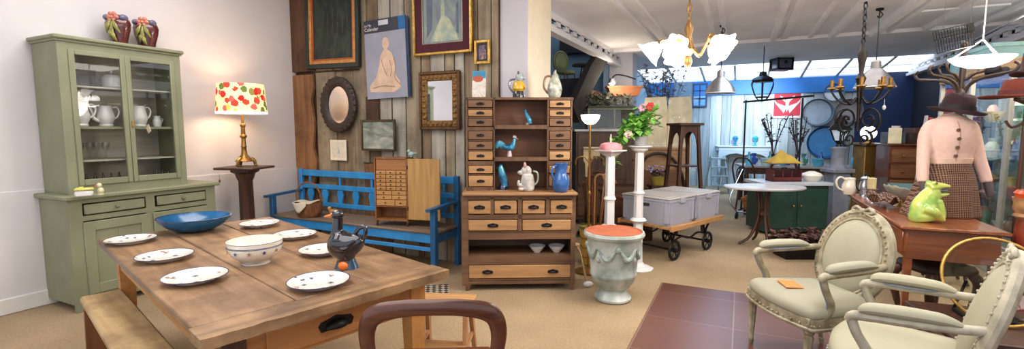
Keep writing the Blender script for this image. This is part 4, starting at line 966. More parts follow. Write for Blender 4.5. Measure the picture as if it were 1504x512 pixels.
t = thing('pincushion_cap', 'pale pink flat cushion-like cap with a white stem on the left white stand', 'cap', S1 + Vector((0, 0, 1.256)), .3)
MB().lathe([(0, 0), (.1, 0), (.105, .02), (.09, .055), (.05, .07), (0, .072)], 24, wob=lambda a, z: .05 * math.cos(6 * a)).build('cap', plain('pink felt', C(220, 142, 150), .8, var=.08), t)
MB().cyl((0, 0, .065), (0, 0, .15), .008, .005, 8).build('stem', white_china, t)
# trailing plant
leafm = plain('fresh leaf', C(84, 158, 58), .45, 0, .3, 9, c2=C(150, 210, 96))
t = thing('potted_plant', 'bushy trailing green plant in a small pot on the right white stand', 'plant', S2 + Vector((0, 0, 1.286)), YAW, None, 1.15)
MB().lathe([(0, 0), (.05, 0), (.07, .08), (.06, .08), (0, .06)], 18).build('pot', plain('grey pot', C(150, 150, 150), .5), t)
st, lf = MB(), MB()
rr = random.Random(3)
def leaf(mb, p, d, s):
    d = d.normalized(); sd_ = d.cross(Vector((0, 0, 1)));
    if sd_.length < .05: sd_ = Vector((1, 0, 0))
    sd_.normalize(); up = sd_.cross(d)
    a, b_, c, e = p, p + d * s * .5 + sd_ * s * .32 + up * s * .08, p + d * s, p + d * s * .5 - sd_ * s * .32 + up * s * .08
    mb.add([a, b_, c, e, p + d * s * .5 - up * s * .03], [(0, 1, 4), (1, 2, 4), (2, 3, 4), (3, 0, 4)])
for i in range(46):
    a = rr.uniform(0, 2 * PI); r_ = rr.uniform(.03, .2); up = rr.uniform(.06, .3) * (1.2 - r_ * 2)
    if i < 14:  # trailing to the left
        pts = [Vector((0, 0, .07)), Vector((-.08, rr.uniform(-.1, .06), .1 + rr.uniform(0, .08))), Vector((-.17 - rr.uniform(0, .08), rr.uniform(-.12, .06), rr.uniform(-.02, .1))), Vector((-.22 - rr.uniform(0, .1), rr.uniform(-.12, .04), -rr.uniform(.02, .2)))]
    else:
        pts = [Vector((0, 0, .06)), Vector((r_ * .5 * math.cos(a), r_ * .5 * math.sin(a), up * .8 + .07)), Vector((r_ * math.cos(a), r_ * math.sin(a), up + .04 + rr.uniform(-.06, .02)))]
    st.tube(pts, .003, 5, 3)
    cp_ = catmull(pts, 4)
    for q in cp_[2:]:
        for _ in range(2): leaf(lf, q, Vector((rr.uniform(-1, 1), rr.uniform(-1, 1), rr.uniform(-.5, .6))), rr.uniform(.05, .085))
st.build('stems', plain('green stem', C(90, 130, 60), .5), t); lf.build('foliage', leafm, t)
for i, (x, y, z, m) in enumerate(((-.13, -.1, .1, 'pale pink'), (.06, -.08, .34, 'red'), (.0, -.06, .33, 'pink'))):
    f = MB()
    for k in range(6): f.ell((x + .022 * math.cos(k), y, z + .022 * math.sin(k * 1.05)), (.018, .014, .018), 8, 6)
    f.build('blossom', plain(m + ' petals', {'pale pink': C(226, 190, 186), 'red': C(196, 40, 46), 'pink': C(216, 150, 180)}[m], .6), t)
# the big glazed urn
t = thing('garden_urn', 'large grey-green glazed terracotta urn with relief garlands standing on the carpet', 'urn', (-.945, 3.965, 0), .4)
urn = plain('grey green glaze', C(140, 156, 148), .38, 0, .2, 4.5, coat=.25, c2=C(204, 210, 204), bmp=.1)
MB().lathe([(0, 0), (.14, 0), (.155, .015), (.155, .03), (.135, .05), (.108, .085), (.106, .1), (.14, .125), (.175, .17), (.19, .215), (.197, .225), (.197, .245), (.193, .255), (.2, .34), (.215, .45), (.225, .52), (.232, .545), (.25, .555), (.258, .575), (.25, .595), (.232, .598), (.218, .585), (.2, .5), (.17, .3), (.1, .2), (0, .18)], 56).build('body', urn, t)
MB().lathe([(.228, .592), (.238, .6), (.23, .601), (.215, .585), (.195, .45), (.0, .45)], 48).build('terracotta_lining', plain('terracotta', C(170, 92, 60), .8, var=.12), t)
relief = plain('sage relief glaze', C(124, 146, 136), .4, 0, .2, 14, coat=.3, c2=C(180, 192, 184))
g = MB()
for k in range(4):
    a0 = k * PI / 2
    for sgn in (-1, 1):
        pts = []
        for i in range(9):
            u = i / 8; a = a0 + sgn * (.05 + .7 * u); z = .49 - .1 * math.sin(PI * u * .95) + .0 * u
            r_ = .2 + (z - .34) * .14
            pts.append((r_ * math.cos(a), r_ * math.sin(a), z))
        g.tube(pts, [.009 + .013 * math.sin(PI * i / 8) for i in range(9)], 8, 2)
    a = a0; g.ell((.219 * math.cos(a), .219 * math.sin(a), .48), (.025, .025, .03), 10, 8)
    a = a0 + PI / 4; g.ell((.205 * math.cos(a), .205 * math.sin(a), .38), (.02, .02, .024), 10, 8)
g.build('garland_relief', relief, t)
# white scroll bracket hanging on the brass lamp side, pale ornament beside the urn
# platform trolley with two crates
TA = math.atan2(6.226 - 5.341, -.256 + .657)     # long axis direction
t = thing('platform_trolley', 'low wooden platform trolley with iron wheels carrying two grey crates', 'trolley', (-.72, 5.9, 0), TA)
pw = wood('trolley platform boards', C(150, 104, 60), C(196, 146, 94), 'x', .55, .8)
L2, W2 = .56, .34
for y in (-.26, -.087, .087, .26): MB().box(-L2, L2, y - .083, y + .083, .375, .405, .004).build('platform_board', pw, t)
MB().box(-L2 - .01, L2 + .01, -W2 - .02, -W2 + .01, .36, .415, .005).build('side_rail', pw, t); MB().box(-L2 - .01, L2 + .01, W2 - .01, W2 + .02, .36, .415, .005).build('side_rail', pw, t)
g = MB()
for y in (-.24, .24):
    g.strip([(-L2 + .05, y, .36), (L2 - .05, y, .36)], .03, .03)
    for x in (-.36, .36):
        g.tube([(x - .12, y, .36), (x - .03, y, .27), (x, y, .19)], .013, 8, 3).tube([(x + .12, y, .36), (x + .03, y, .27), (x, y, .19)], .013, 8, 3)
    g.tube([(-.36, y, .2), (-.18, y, .24), (0, y, .2), (.18, y, .24), (.36, y, .2)], .011, 8, 3)
for x in (-.36, .36): g.cyl((x, -.3, .115), (x, .3, .115), .012)
g.build('iron_frame', black_iron, t)
for x in (-.36, .36):
    for y in (-.27, .27):
        g = MB(); g.tube([(x + .1 * math.cos(a * PI / 12), y, .115 + .1 * math.sin(a * PI / 12)) for a in range(24)], (.014, .018), 8, closed=True, up=(0, 1, 0))
        for a in range(6): g.cyl((x, y, .115), (x + .1 * math.cos(a * PI / 3), y, .115 + .1 * math.sin(a * PI / 3)), .007, n=6)
        g.cyl((x, y - .03, .115), (x, y + .03, .115), .025)
        g.build('wheel', black_iron, t)
grey_p = plain('grey crate plastic', C(164, 166, 180), .4, var=.05)
def crate(label, loc):
    t = thing('storage_crate', label, 'crate', loc, TA, 'grey crates on the platform trolley')
    w, d, h = .262, .31, .285; g = MB()
    g.rings([[(-w + i, -d + i, z), (w - i, -d + i, z), (w - i, d - i, z), (-w + i, d - i, z)] for i, z in ((.02, 0), (.006, h), (0, h), (0, h + .0))])
    g.box(-w, w, -d, d, h - .03, h, .004)
    for x in (-w + .02, w - .02):
        for y in (-.27, .27): g.box(x - .022, x + .022, y - .02, y + .02, .03, h - .03)
    for y in (-d + .02, d - .02):
        for x in (-.22, .22): g.box(x - .018, x + .018, y - .022, y + .022, .03, h - .03)
    g.build('crate_body', grey_p, t)
    MB().box(-w - .006, w + .006, -d - .006, d + .006, h, h + .022, .008).box(-w + .05, w - .05, -d + .05, d - .05, h + .02, h + .028, .004).build('lid', plain('grey lid plastic', C(178, 172, 168), .45, var=.06), t)
    for s in (-1, 1):
        MB().box(-.05, .05, s * (d + .002) - .01, s * (d + .002) + .01, h - .045, h + .006, .004).build('latch', grey_p, t)
        MB().box(s * (w - .004) - .008, s * (w - .004) + .008, -.055, .055, h - .085, h - .055, .003).build('hand_hole', plain('dark hole', C(50, 50, 56), .7), t)
    return t
ca, sa = math.cos(TA), math.sin(TA)
crate('grey plastic crate nearer the white column stands on the wooden trolley', Vector((-.72, 5.9, .406)) + Vector((-.288 * ca, -.288 * sa, 0)))
crate('grey plastic crate at the far end of the wooden trolley', Vector((-.72, 5.9, .406)) + Vector((.288 * ca, .288 * sa, 0)))
# yellow pot with violets behind the crates
loc = at(968, 277, 7.3); loc.z = .0
t = thing('pot_pedestal', 'low dark wooden box stand carrying the yellow flowerpot behind the crates', 'stand', loc, YAW)
MB().box(-.15, .15, -.14, .14, 0, .06, .006).box(-.13, .13, -.12, .12, .06, .56).box(-.155, .155, -.145, .145, .56, .6, .008).build('box_body', dark_wood, t)
t = thing('flowerpot', 'yellow oval flowerpot with pale violets behind the grey crates', 'flowerpot', loc + Vector((0, 0, .601)), YAW)
MB().lathe([(0, 0), (.1, 0), (.13, .11), (.145, .13), (.135, .13), (.1, .03), (0, .02)], 24, sy=.7).build('pot', plain('mustard glaze', C(200, 180, 80), .35, coat=.3), t)
lf, fl = MB(), MB()
for i in range(70):
    p = Vector((rr.uniform(-.13, .11), rr.uniform(-.07, .07), rr.uniform(.12, .22))); leaf(lf, p, Vector((rr.uniform(-1, 1), rr.uniform(-1, 1), rr.uniform(-.2, .8))), .06)
    if i % 3 == 0: fl.ell((p.x - .06, p.y, p.z + .08), (.018, .014, .016), 6, 5)
lf.build('foliage', plain('dark violet leaves', C(44, 40, 60), .6, var=.4), t); fl.build('blossoms', plain('violet petals', C(176, 160, 196), .6, var=.4, sc=20), t)
# tall dark pedestal stool
loc = at(1006, 180, 6.75); loc.z = 0
t = thing('plant_pedestal', 'tall dark wooden pedestal stand with splayed legs beside the grey crates', 'pedestal', loc, YAW + .2)
MB().box(-.185, .185, -.185, .185, 1.505, 1.54, .006).box(-.15, .15, -.15, .15, 1.49, 1.51).build('top', dark_wood, t)
for sx in (-1, 1):
    for sy in (-1, 1):
        MB().strip([(sx * .125, sy * .125, 1.5), (sx * .15, sy * .15, 1.0), (sx * .21, sy * .21, 0)], .042, .042, up=(0, 1, 0)).build('leg', dark_wood, t)
for z, r_ in ((.93, .16), (.45, .185)): MB().box(-r_, r_, -r_, r_, z, z + .022, .004).build('shelf', dark_wood, t)
for a in range(4):
    g = MB(); g.m = Matrix.Rotation(a * PI / 2, 4, 'Z')
    arch_ = [(-.13, 1.49), (-.13, 1.22)] + [(-.105 + .0, 1.25)] + [(.1 * math.cos(PI - PI * k / 10), 1.27 + .15 * math.sin(PI * k / 10)) for k in range(11)] + [(.105, 1.25), (.13, 1.22), (.13, 1.49)]
    g.prism(arch_, -.142, -.128); g.build('arched_apron', dark_wood, t)
# tan sideboard with arched front rail and long dark counter behind the white stands
loc = at(958, 300, 7.75); loc.z = 0
t = thing('arched_chest', 'pale wooden chest with a dark arched rail on its front behind the white stands', 'chest', loc, YAW - .1)
tanw = wood('pale chest wood', C(150, 112, 76), C(190, 150, 108), 'x', .5)
MB().box(-.26, .5, 0, .32, .1, 1.12).box(-.28, .53, -.02, .34, 1.12, 1.16, .006).box(-.25, -.18, .01, .1, 0, .1).box(.41, .48, .01, .1, 0, .1).box(-.25, -.18, .22, .3, 0, .1).box(.41, .48, .22, .3, 0, .1).build('carcass', tanw, t)
MB().tube([(-.24, -.03, .6), (-.2, -.03, .85), (-.1, -.03, 1.02), (.1, -.03, 1.07), (.3, -.03, .98), (.44, -.03, .75), (.5, -.03, .5)], [(.045, .025)] * 7, 8, 5, up=(0, -1, 0)).build('arched_rail', plain('dark arch paint', C(72, 56, 48), .5), t)
MB().box(-.22, .44, -.012, .0, .2, .8, .004).build('front_panel', wood('dark chest panel', C(110, 74, 50), C(140, 100, 70), 'x', .5), t)  # front panel in a darker brown than the carcass
loc = at(893, 300, 7.2); loc.z = 0
t = thing('shop_counter', 'tall dark wooden counter cabinet with a pale marble top behind the floor lamp', 'counter', loc, YAW)
MB().box(-.5, .46, 0, .5, .08, 1.42).box(-.44, .4, .03, .47, 0, .08).build('carcass', wood('counter wood', C(52, 34, 26), C(88, 60, 44), 'x', .45), t)
MB().box(-.53, .49, -.03, .52, 1.42, 1.455, .006).build('marble_top', plain('pale marble', C(200, 200, 200), .3, var=.15, sc=6), t)
for xa, xb in ((-.47, -.03), (.0, .43)):
    o = MB().box(xa, xb, -.015, .01, .62, 1.38, .006).box(xa + .06, xb - .06, -.02, 0, .7, 1.3, .004).build('door', wood('counter door', C(60, 40, 30), C(100, 70, 50), 'z', .45), t)
    knob(MB(), ((xa + xb) / 2 + .15, -.015, 1.0), (0, -1, 0), .02).build('knob', bronze, o)
    o = MB().box(xa, xb, -.015, .01, .14, .58, .006).build('drawer', wood('counter drawer', C(70, 46, 34), C(112, 78, 54), 'x', .45), t)
    knob(MB(), ((xa + xb) / 2, -.015, .36), (0, -1, 0), .02).build('knob', bronze, o)
CN = t
def cloc(x, y, z): c, s = math.cos(YAW), math.sin(YAW); return Vector((loc.x + x * c - y * s, loc.y + x * s + y * c, z))
# grey low glazed cabinet standing on the counter
t = thing('tabletop_showcase', 'low grey-green glazed showcase standing on the marble counter top', 'showcase', cloc(.08, .24, 1.456), YAW)
g = MB().box(-.4, .4, -.2, .2, 0, .02)
for x in (-.39, 0, .39):
    for y in (-.19, .19): g.box(x - .012, x + .012, y - .012, y + .012, .02, .29)
g.box(-.41, .41, -.21, .21, .29, .31, .004).box(-.4, .4, .185, .2, .02, .29)
g.build('case_frame', plain('grey green case', C(132, 134, 120), .5), t)
for xa, xb in ((-.378, -.012), (.012, .378)): MB().box(xa, xb, -.196, -.19, .022, .288).build('pane', mm('showcase pane', lambda: glass('showcase pane', (.8, .82, .8, 1), 2)), t)
MB().box(-.37, -.1, -.1, .1, .021, .2, .01).build('grey_box', plain('grey liner', C(112, 112, 104), .7, var=.2), t)
# wreath basket of white flowers on the showcase
t = thing('flower_arrangement', 'long low tray of white dried flowers on top of the grey showcase', 'flowers', cloc(.05, .24, 1.767), YAW)
MB().box(-.36, .36, -.14, .14, 0, .04, .012).build('tray', plain('moss tray', C(86, 90, 70), .8), t)
lf, fl = MB(), MB()
for i in range(220):
    p = Vector((rr.uniform(-.36, .36), rr.uniform(-.14, .14), rr.uniform(.04, .2)))
    (fl if i % 2 and p.x > -.15 else lf).tr()
    leaf(fl if (i % 2 and p.x > -.12) else lf, p, Vector((rr.uniform(-1, 1), rr.uniform(-1, 1), rr.uniform(-.2, 1))), rr.uniform(.05, .1))
lf.build('foliage', plain('grey moss leaves', C(120, 124, 96), .7, var=.3, sc=20), t); fl.build('white_petals', plain('cream petals', C(226, 224, 196), .6), t)
# terracotta trough + warm spot lamp on the column
t = thing('terracotta_trough', 'long terracotta trough on a bracket at the foot of the white column', 'trough', at(916, 141, 8.5), YAW)
MB().rings([[(-x, -y, z), (x, -y, z), (x, y, z), (-x, y, z)] for x, y, z in ((.24, .08, 0), (.29, .11, .14), (.31, .12, .14), (.31, .12, .17), (.27, .09, .17), (.22, .06, .03))]).build('trough', plain('trough terracotta', C(176, 112, 78), .8, var=.15), t)
for x in (-.18, .18): MB().strip([(x, .1, -.01), (x, .42, -.01), (x, .42, -.25)], .03, .012, up=(1, 0, 0)).build('bracket', black_iron, t)
t = thing('spot_lamp', 'glowing warm clip spot lamp beside the white column', 'lamp', at(899, 120, 8.2), 0)
MB().lathe([(0, .06), (.04, .06), (.07, -.03), (.06, -.03), (.03, .04), (0, .05)], 16).build('shade', alu, t)
MB().ell((0, 0, -.01), .052, 12, 8).build('bulb', emis('warm spot bulb', (1, .9, .76, 1), 22), t)
MB().tube([(0, 0, .06), (.06, .05, .12), (.16, .3, .12), (.25, .7, .1)], .012, 8, 3).build('arm', black_iron, t)
# beige upholstered screen under clear plastic
t = thing('wrapped_screen', 'beige folding screen wrapped in shiny clear plastic behind the green plant', 'screen', at(968, 300, 8.35) * 1 + Vector((.1, .05, 0)), YAW)
t.location.z = 0
bg_ = plain('beige linen', C(238, 226, 190), .7, var=.1)
for i, (xa, xb, y) in enumerate(((-.42, .0, .03), (.0, .42, .0))):
    MB().prism([(xa + .01, .06), (xb - .01, .06), (xb, 1.75), (xb - .03, 2.02), (xa + .03, 2.0), (xa, 1.7)], y, y + .04).build('panel', bg_, t)
g = MB()
g.sheet(lambda u, v: (-.46 + .95 * u + .02 * math.sin(9 * v), -.05 - .03 * math.sin(14 * u + 5 * v) - .02 * math.sin(23 * v), .55 + 1.5 * v), 24, 24)
g.sheet(lambda u, v: (-.46 + .95 * u, -.05 - .03 * math.sin(14 * u + 5) + v * .18, 2.05 + .03 * math.sin(18 * u) - .04 * v), 24, 4)
g.build('plastic_wrap', mm('plastic film', lambda: glass('plastic film', (.985, .985, .985, 1), 1.2, .08)), t, sharp=180)
# bare branch bouquet above it
t = thing('dried_branches', 'tall dark bunch of dried branches in a jar behind the wrapped screen', 'branches', at(968, 300, 9.0) * 1, 0)
t.location.z = 0
MB().lathe([(0, 0), (.14, 0), (.17, .2), (.12, .5), (.14, .6), (.12, .6), (0, .5)], 18).build('jar', plain('stoneware', C(110, 100, 90), .5), t)
g, lf = MB(), MB()
for i in range(26):
    a = rr.uniform(0, 2 * PI); e = rr.uniform(.1, .42); top = Vector((e * math.cos(a), e * math.sin(a) * .5, rr.uniform(2.2, 2.68)))
    pts = [Vector((0, 0, .5)), Vector((top.x * .25, top.y * .3, 1.5)), top]
    g.tube(pts, [.01, .007, .003], 5, 4)
    for q in catmull(pts, 6)[7:]:
        for _ in range(4): leaf(lf, q, Vector((rr.uniform(-1, 1), rr.uniform(-1, 1), rr.uniform(-.4, .8))), rr.uniform(.05, .11))
g.build('twigs', plain('twig bark', C(70, 64, 66), .8), t); lf.build('leaves', plain('dry grey leaves', C(150, 148, 156), .7, var=.3), t)
# stairwell things
t = thing('balloon_back_chair', 'small green upholstered chair up on the stair landing', 'chair', at(831, 135, 8.7) * 1, YAW + .5, None, .78)
t.location.z = 2.12
gu = plain('olive velvet', C(96, 104, 66), .8, var=.15)
o = MB().tube([(0, .2, .72) + () for _ in range(1)] + [(0, .24, .72)], (.2, .17), 20, up=(0, 0, 1)).build('back_pad', gu, t)
MB().tube([(.2 * math.sin(2 * PI * k / 24), .22, .72 + .23 * math.cos(2 * PI * k / 24)) for k in range(24)], .025, 8, closed=True).cyl((-.12, .21, .54), (-.16, .19, .42), .02).cyl((.12, .21, .54), (.16, .19, .42), .02).build('back_frame', plain('green frame', C(88, 96, 72), .5), t)
MB().lathe([(0, .0), (.2, 0), (.22, .03), (.19, .07), (0, .085)], 24, (0, 0, .41)).build('seat', gu, t)
for sx in (-1, 1):
    for sy in (-1, 1): MB().tube([(sx * .14, sy * .14, .41), (sx * .16, sy * .17, 0)], [.018, .011], 8).build('leg', dark_wood, t)
t = thing('side_table', 'thin-legged round table on the stair landing beside the green chair', 'table', at(858, 140, 9.3) * 1)
t.location.z = 2.12
MB().lathe([(0, .54), (.24, .54), (.24, .57), (0, .57)], 24).build('table_top', dark_wood, t)
for k in range(3):
    a = k * 2 * PI / 3; MB().tube([(.06 * math.cos(a), .06 * math.sin(a), .54), (.2 * math.cos(a), .2 * math.sin(a), 0)], .012, 8).build('leg', black_iron, t)
t = thing('candlestick', 'dark turned candlestick standing on the stair landing', 'candlestick', at(868, 140, 8.5) * 1)
t.location.z = 2.12
MB().lathe([(0, 0), (.09, 0), (.05, .04), (.02, .1), (.035, .2), (.018, .3), (.03, .5), (.018, .55), (.04, .64), (.015, .66), (.012, .85), (0, .85)], 14).build('stem', black_iron, t)
g = MB()
g.strip([at(886, 78, 8.2), at(866, 112, 7.6), at(842, 168, 7.1)], .34, .1, up=(0, 0, 1))
struct('trim_18', g, plain('stair stringer brown', C(40, 33, 32), .9, var=.15))
struct('trim_19', MB().box(-3.4, -2.35, 7.72, 7.78, 1.75, 2.3), plain('landing fascia', C(40, 40, 48), .7, var=.3))
struct('trim_20', MB().box(-3.4, -2.35, 9.3, 9.55, 2.98, 3.25), plain('dark lintel', C(34, 34, 44), .7))
# hat rack of dark tools under the stairs
t = thing('scroll_bracket', 'pale cream fretwork shelf bracket between the floor lamp and the white stand', 'bracket', at(868, 218, 6.4), YAW)
MB().prism([(-.1, 0), (.12, 0), (.12, -.1), (.085, -.1), (.08, -.14), (.06, -.1), (.03, -.1), (.02, -.16), (0, -.12), (-.02, -.2), (-.04, -.24), (-.045, -.38), (-.07, -.38), (-.075, -.2), (-.1, -.16)], -.01, .01).build('fret', plain('cream fret paint', C(206, 186, 146), .6), t)
MB().box(-.11, .13, -.06, .06, 0, .02, .004).build('shelf', plain('cream fret shelf', C(210, 192, 154), .6), t)
o = MB().tube([(-.06, 0, -.38), (-.06, 0, -1.1)], .012, 8).lathe([(.012, -1.1), (.1, -1.12), (.12, -1.16), (0, -1.16)], 16, (-.06, 0, 0)).build('pole', black_iron, t)
# low fireplace of dark wood under the counter end
t = thing('writing_box', 'dark wooden box with sloped lid on the carpet behind the left white stand', 'box', at(920, 330, 6.3) * 1, YAW + .15)
t.location.z = 0
MB().prism([(-.3, 0), (.28, 0), (.28, .42), (-.3, .62)], -.2, .2, 'y').build('case', wood('dark box wood', C(58, 32, 22), C(96, 58, 40), 'x', .4), t)
MB().strip([(-.33, 0, .63), (.31, 0, .43)], .03, .44, up=(0, 0, 1)).build('lid', wood('dark lid', C(70, 40, 28), C(110, 70, 48), 'x', .35), t)
# hook-shaped iron stick by the urn
t = thing('boot_jack', 'thin pale twisted stick with white foot leaning at the urn', 'stick', at(858, 415, 4.3) * 1, YAW)
t.location.z = .0
MB().tube([(-.06, .1, .36), (-.03, .08, .3), (-.01, .03, .2), (.02, 0, .06)], [.012, .01, .01, .012], 8, 4).ell((-.065, .1, .37), (.035, .02, .022), 10, 8).build('stick', wood('pale stick', C(150, 120, 80), C(190, 160, 116), 'z', .5), t)
MB().ell((.035, -.01, .03), (.045, .022, .028), 12, 8).build('foot', white_china, t)
# ================================================================ right foreground: armchairs, desk, mannequin
cream_up = plain('cream silk upholstery', C(154, 152, 132), .7, var=.06, sc=3, bmp=.05)
cream_fr = plain('distressed cream frame', C(136, 126, 98), .45, var=.2, sc=16, c2=C(170, 162, 138))
grey_pip = plain('grey blue piping', C(128, 132, 148), .7)
def armchair(label, loc, rz, frame, up):
    t = thing('medallion_armchair', label, 'armchair', loc, rz)
    out = [(-.3, -.2), (-.27, -.25), (-.12, -.285), (0, -.295), (.12, -.285), (.27, -.25), (.3, -.2), (.27, .05), (.235, .22), (.1, .25), (-.1, .25), (-.235, .22), (-.27, .05)]
    o2 = [Vector((a, b_, 0)) for a, b_ in out]
    o2 = catmull(o2 + [o2[0]], 3)[:-1]
    sm = [(p.x, p.y) for p in o2]
    MB().prism(sm, .315, .385, 'z').build('seat_rail', frame, t, sharp=60)
    g = MB(); m = len(sm)
    g.tube([(x * 1.02, y * 1.02, .33) for x, y in sm], .009, 6, closed=True)
    for i in range(0, m): g.ell((sm[i][0] * 1.02, sm[i][1] * 1.02, .352), .007, 6, 5)
    g.build('beading', frame, t)
    g = MB(); g.rings([[(x * k, y * k, z) for x, y in sm] for k, z in ((.98, .38), (1.0, .4), (.985, .43), (.9, .452), (.7, .465), (.35, .472), (.05, .474))]); g.build('seat_cushion', up, t, sharp=180)
    for sx in (-1, 1):
        for sy in (-1, 1):
            x, y = sx * (.255 if sy < 0 else .205), (-.225 if sy < 0 else .2)
            b2_ = 0 if sy < 0 else .06
            g = MB().box(x - .03, x + .03, y - .03, y + .03, .31, .39, .006)
            g.rings([[(x + r_ * math.cos(2 * PI * j / 16) * (1 - .12 * (j % 2)), y + b2_ * (1 - z / .31) + r_ * math.sin(2 * PI * j / 16) * (1 - .12 * (j % 2)), z) for j in range(16)] for r_, z in ((.024, .31), (.03, .3), (.022, .285), (.027, .27), (.014, .04), (.018, .035), (.012, 0))])
            g.build('leg', frame, t)
    # oval back, leaning
    bk = Matrix.Translation((0, .255, .655)) @ Matrix.Rotation(-.27, 4, 'X')
    g = MB(); g.m = bk
    g.tube([(.245 * math.cos(2 * PI * k / 48), 0, .275 * math.sin(2 * PI * k / 48)) for k in range(48)], (.028, .034), 10, closed=True, up=(0, -1, 0))
    g.tube([(.212 * math.cos(2 * PI * k / 48), -.018, .242 * math.sin(2 * PI * k / 48)) for k in range(48)], .01, 6, closed=True)
    for k in range(48): g.ell((.245 * math.cos(2 * PI * k / 48), -.029, .275 * math.sin(2 * PI * k / 48)), .0075, 6, 5)
    g.build('back_frame', frame, t)
    g = MB(); g.m = bk
    g.rings([[(.215 * k * math.cos(2 * PI * j / 36), y, .245 * k * math.sin(2 * PI * j / 36)) for j in range(36)] for k, y in ((.1, .025), (.98, .02), (1, 0), (.97, -.016), (.85, -.034), (.6, -.046), (.3, -.052), (.03, -.054))])
    g.build('back_cushion', up, t, sharp=180)
    g = MB(); g.m = bk
    for s in (-1, 1):
        g.tube([(0, -.02, .285), (s * .045, -.03, .31), (s * .075, -.025, .292), (s * .04, -.03, .278), (0, -.025, .285)], [.007, .011, .011, .009, .007], 8, 4)
        g.tube([(0, -.025, .29), (s * .05, -.03, .27), (s * .09, -.03, .262)], [(.006, .01)] * 3, 8, 3)
    g.ell((0, -.03, .29), (.016, .014, .018), 10, 8); g.build('bow_crest', frame, t)
    for s in (-1, 1):
        MB().tube([(s * .19, .215, .37), (s * .175, .235, .43), (s * .16, .25, .47)], [.024, .02, .022], 10, 3).build('back_post', frame, t)
        MB().tube([(s * .238, .262, .665), (s * .262, .17, .655), (s * .285, .0, .645), (s * .292, -.12, .64), (s * .292, -.185, .63), (s * .29, -.2, .605)], [(.018, .016), (.02, .024), (.02, .026), (.021, .028), (.022, .026), (.016, .02)], 12, 5, up=(0, 0, 1)).build('arm', frame, t)
        MB().tube([(s * .262, .165, .67), (s * .272, .1, .682), (s * .284, -.02, .682), (s * .292, -.13, .674), (s * .293, -.165, .658)], [(.01, .018), (.025, .034), (.028, .039), (.026, .035), (.008, .016)], 12, 5, up=(0, 0, 1)).build('arm_pad', up, t)
        MB().tube([(s * .262 , .13, .662), (s * .25, .05, .655), (s * .26, -.08, .65), (s * .292, -.14, .652)], .006, 6, 4).build('piping', grey_pip, t)
        MB().tube([(s * .29, -.19, .62), (s * .288, -.165, .55), (s * .278, -.12, .46), (s * .27, -.15, .395), (s * .265, -.205, .37)], [(.019, .022), (.019, .024), (.021, .026), (.025, .029), (.028, .03)], 12, 5, up=(0, 1, 0)).build('arm_support', frame, t)
        MB().tube([(s * .29, -.207, .615), (s * .288, -.183, .55), (s * .278, -.14, .46), (s * .27, -.172, .4)], .006, 6, 4).build('arm_piping', grey_pip, t)
    return t
armchair('cream medallion-back armchair with orange ticket on its seat, on the floor tiles', (.44, 3.42, .004), -1.0, cream_fr, cream_up)
a2 = armchair('cream medallion-back armchair at the right edge in front, seen from its side', (.73, 2.72, .004), -1.84, plain('silvered cream frame', C(172, 166, 146), .5, 0, .22, 14), plain('pale cream upholstery', C(166, 162, 138), .7, var=.05, sc=3))
o = MB().box(-.05, .05, -.075, .075, 0, .003).build('price_ticket', plain('orange ticket', C(240, 130, 66), .7, var=.03))
tag(o, 'bright orange paper ticket lying on the seat of the armchair', 'ticket', loc=drop(1160, 418, .474) + Vector((0, 0, .003)), rz=.3)
o.location.z = .4795
# desk
t = thing('drop_front_desk', 'reddish wooden desk with straight legs behind the armchairs, carrying mannequin and frog jug', 'desk', (1.3, 5.1, 0), 0)
dk = wood('cherry desk wood', C(110, 56, 28), C(158, 92, 52), 'y', .32, .8, .05, coat=.35); dkx = wood('cherry desk end', C(96, 48, 24), C(140, 80, 44), 'x', .34, .8, .05, coat=.3)
MB().box(-.27, .31, -.96, .95, .755, .78, .006).build('desk_top', dk, t)
MB().box(-.225, .27, -.925, -.9, .545, .755, .003).build('end_panel', dkx, t); MB().box(-.225, .27, .87, .9, .55, .755, .003).build('end_panel', dkx, t)
MB().box(.25, .27, -.9, .9, .55, .755).build('back_panel', dk, t)
MB().box(-.225, -.205, -.9, .9, .735, .755).box(-.225, -.205, -.9, .9, .55, .575).build('front_rail', dk, t)
for k in range(3):
    y0 = -.88 + k * .59
    o = MB().box(-.24, -.22, y0, y0 + .575, .58, .73, .006).build('drawer', dk, t)
    MB().tube([(-.24, y0 + .24, .66), (-.262, y0 + .25, .65), (-.262, y0 + .33, .65), (-.24, y0 + .34, .66)], .005, 6, 3).build('bail_pull', bronze, o)
for x in (-.205, .25):
    for y in (-.9, .88): MB().rings([[(x - w, y - w, z), (x + w, y - w, z), (x + w, y + w, z), (x - w, y + w, z)] for w, z in ((.014, 0), (.022, .5), (.022, .755))]).build('leg', dk, t)
st_ = thing('cabriole_stool', 'dark stool with curved cabriole legs standing under the desk', 'stool', (1.34, 4.5, .001), .5)
MB().box(-.19, .19, -.17, .17, .4, .47, .03).build('seat', plain('dark hide', C(46, 32, 28), .6), st_)
for sx in (-1, 1):
    for sy in (-1, 1): MB().tube([(sx * .15, sy * .13, .41), (sx * .185, sy * .16, .33), (sx * .16, sy * .14, .16), (sx * .14, sy * .12, .05), (sx * .17, sy * .15, .014)], [.035, .036, .024, .017, .022], 10, 4).build('leg', dark_wood, st_)
tg = MB().tube([(0, 0, 0), (0, 0, -.07)], .0015, 4).box(-.012, .012, -.001, .001, -.1, -.07).build('price_tag', white_china)
tag(tg, 'tiny white price tag hanging from a desk drawer pull', 'tag', loc=(1.03, 4.62, .655), rz=-PI / 2)
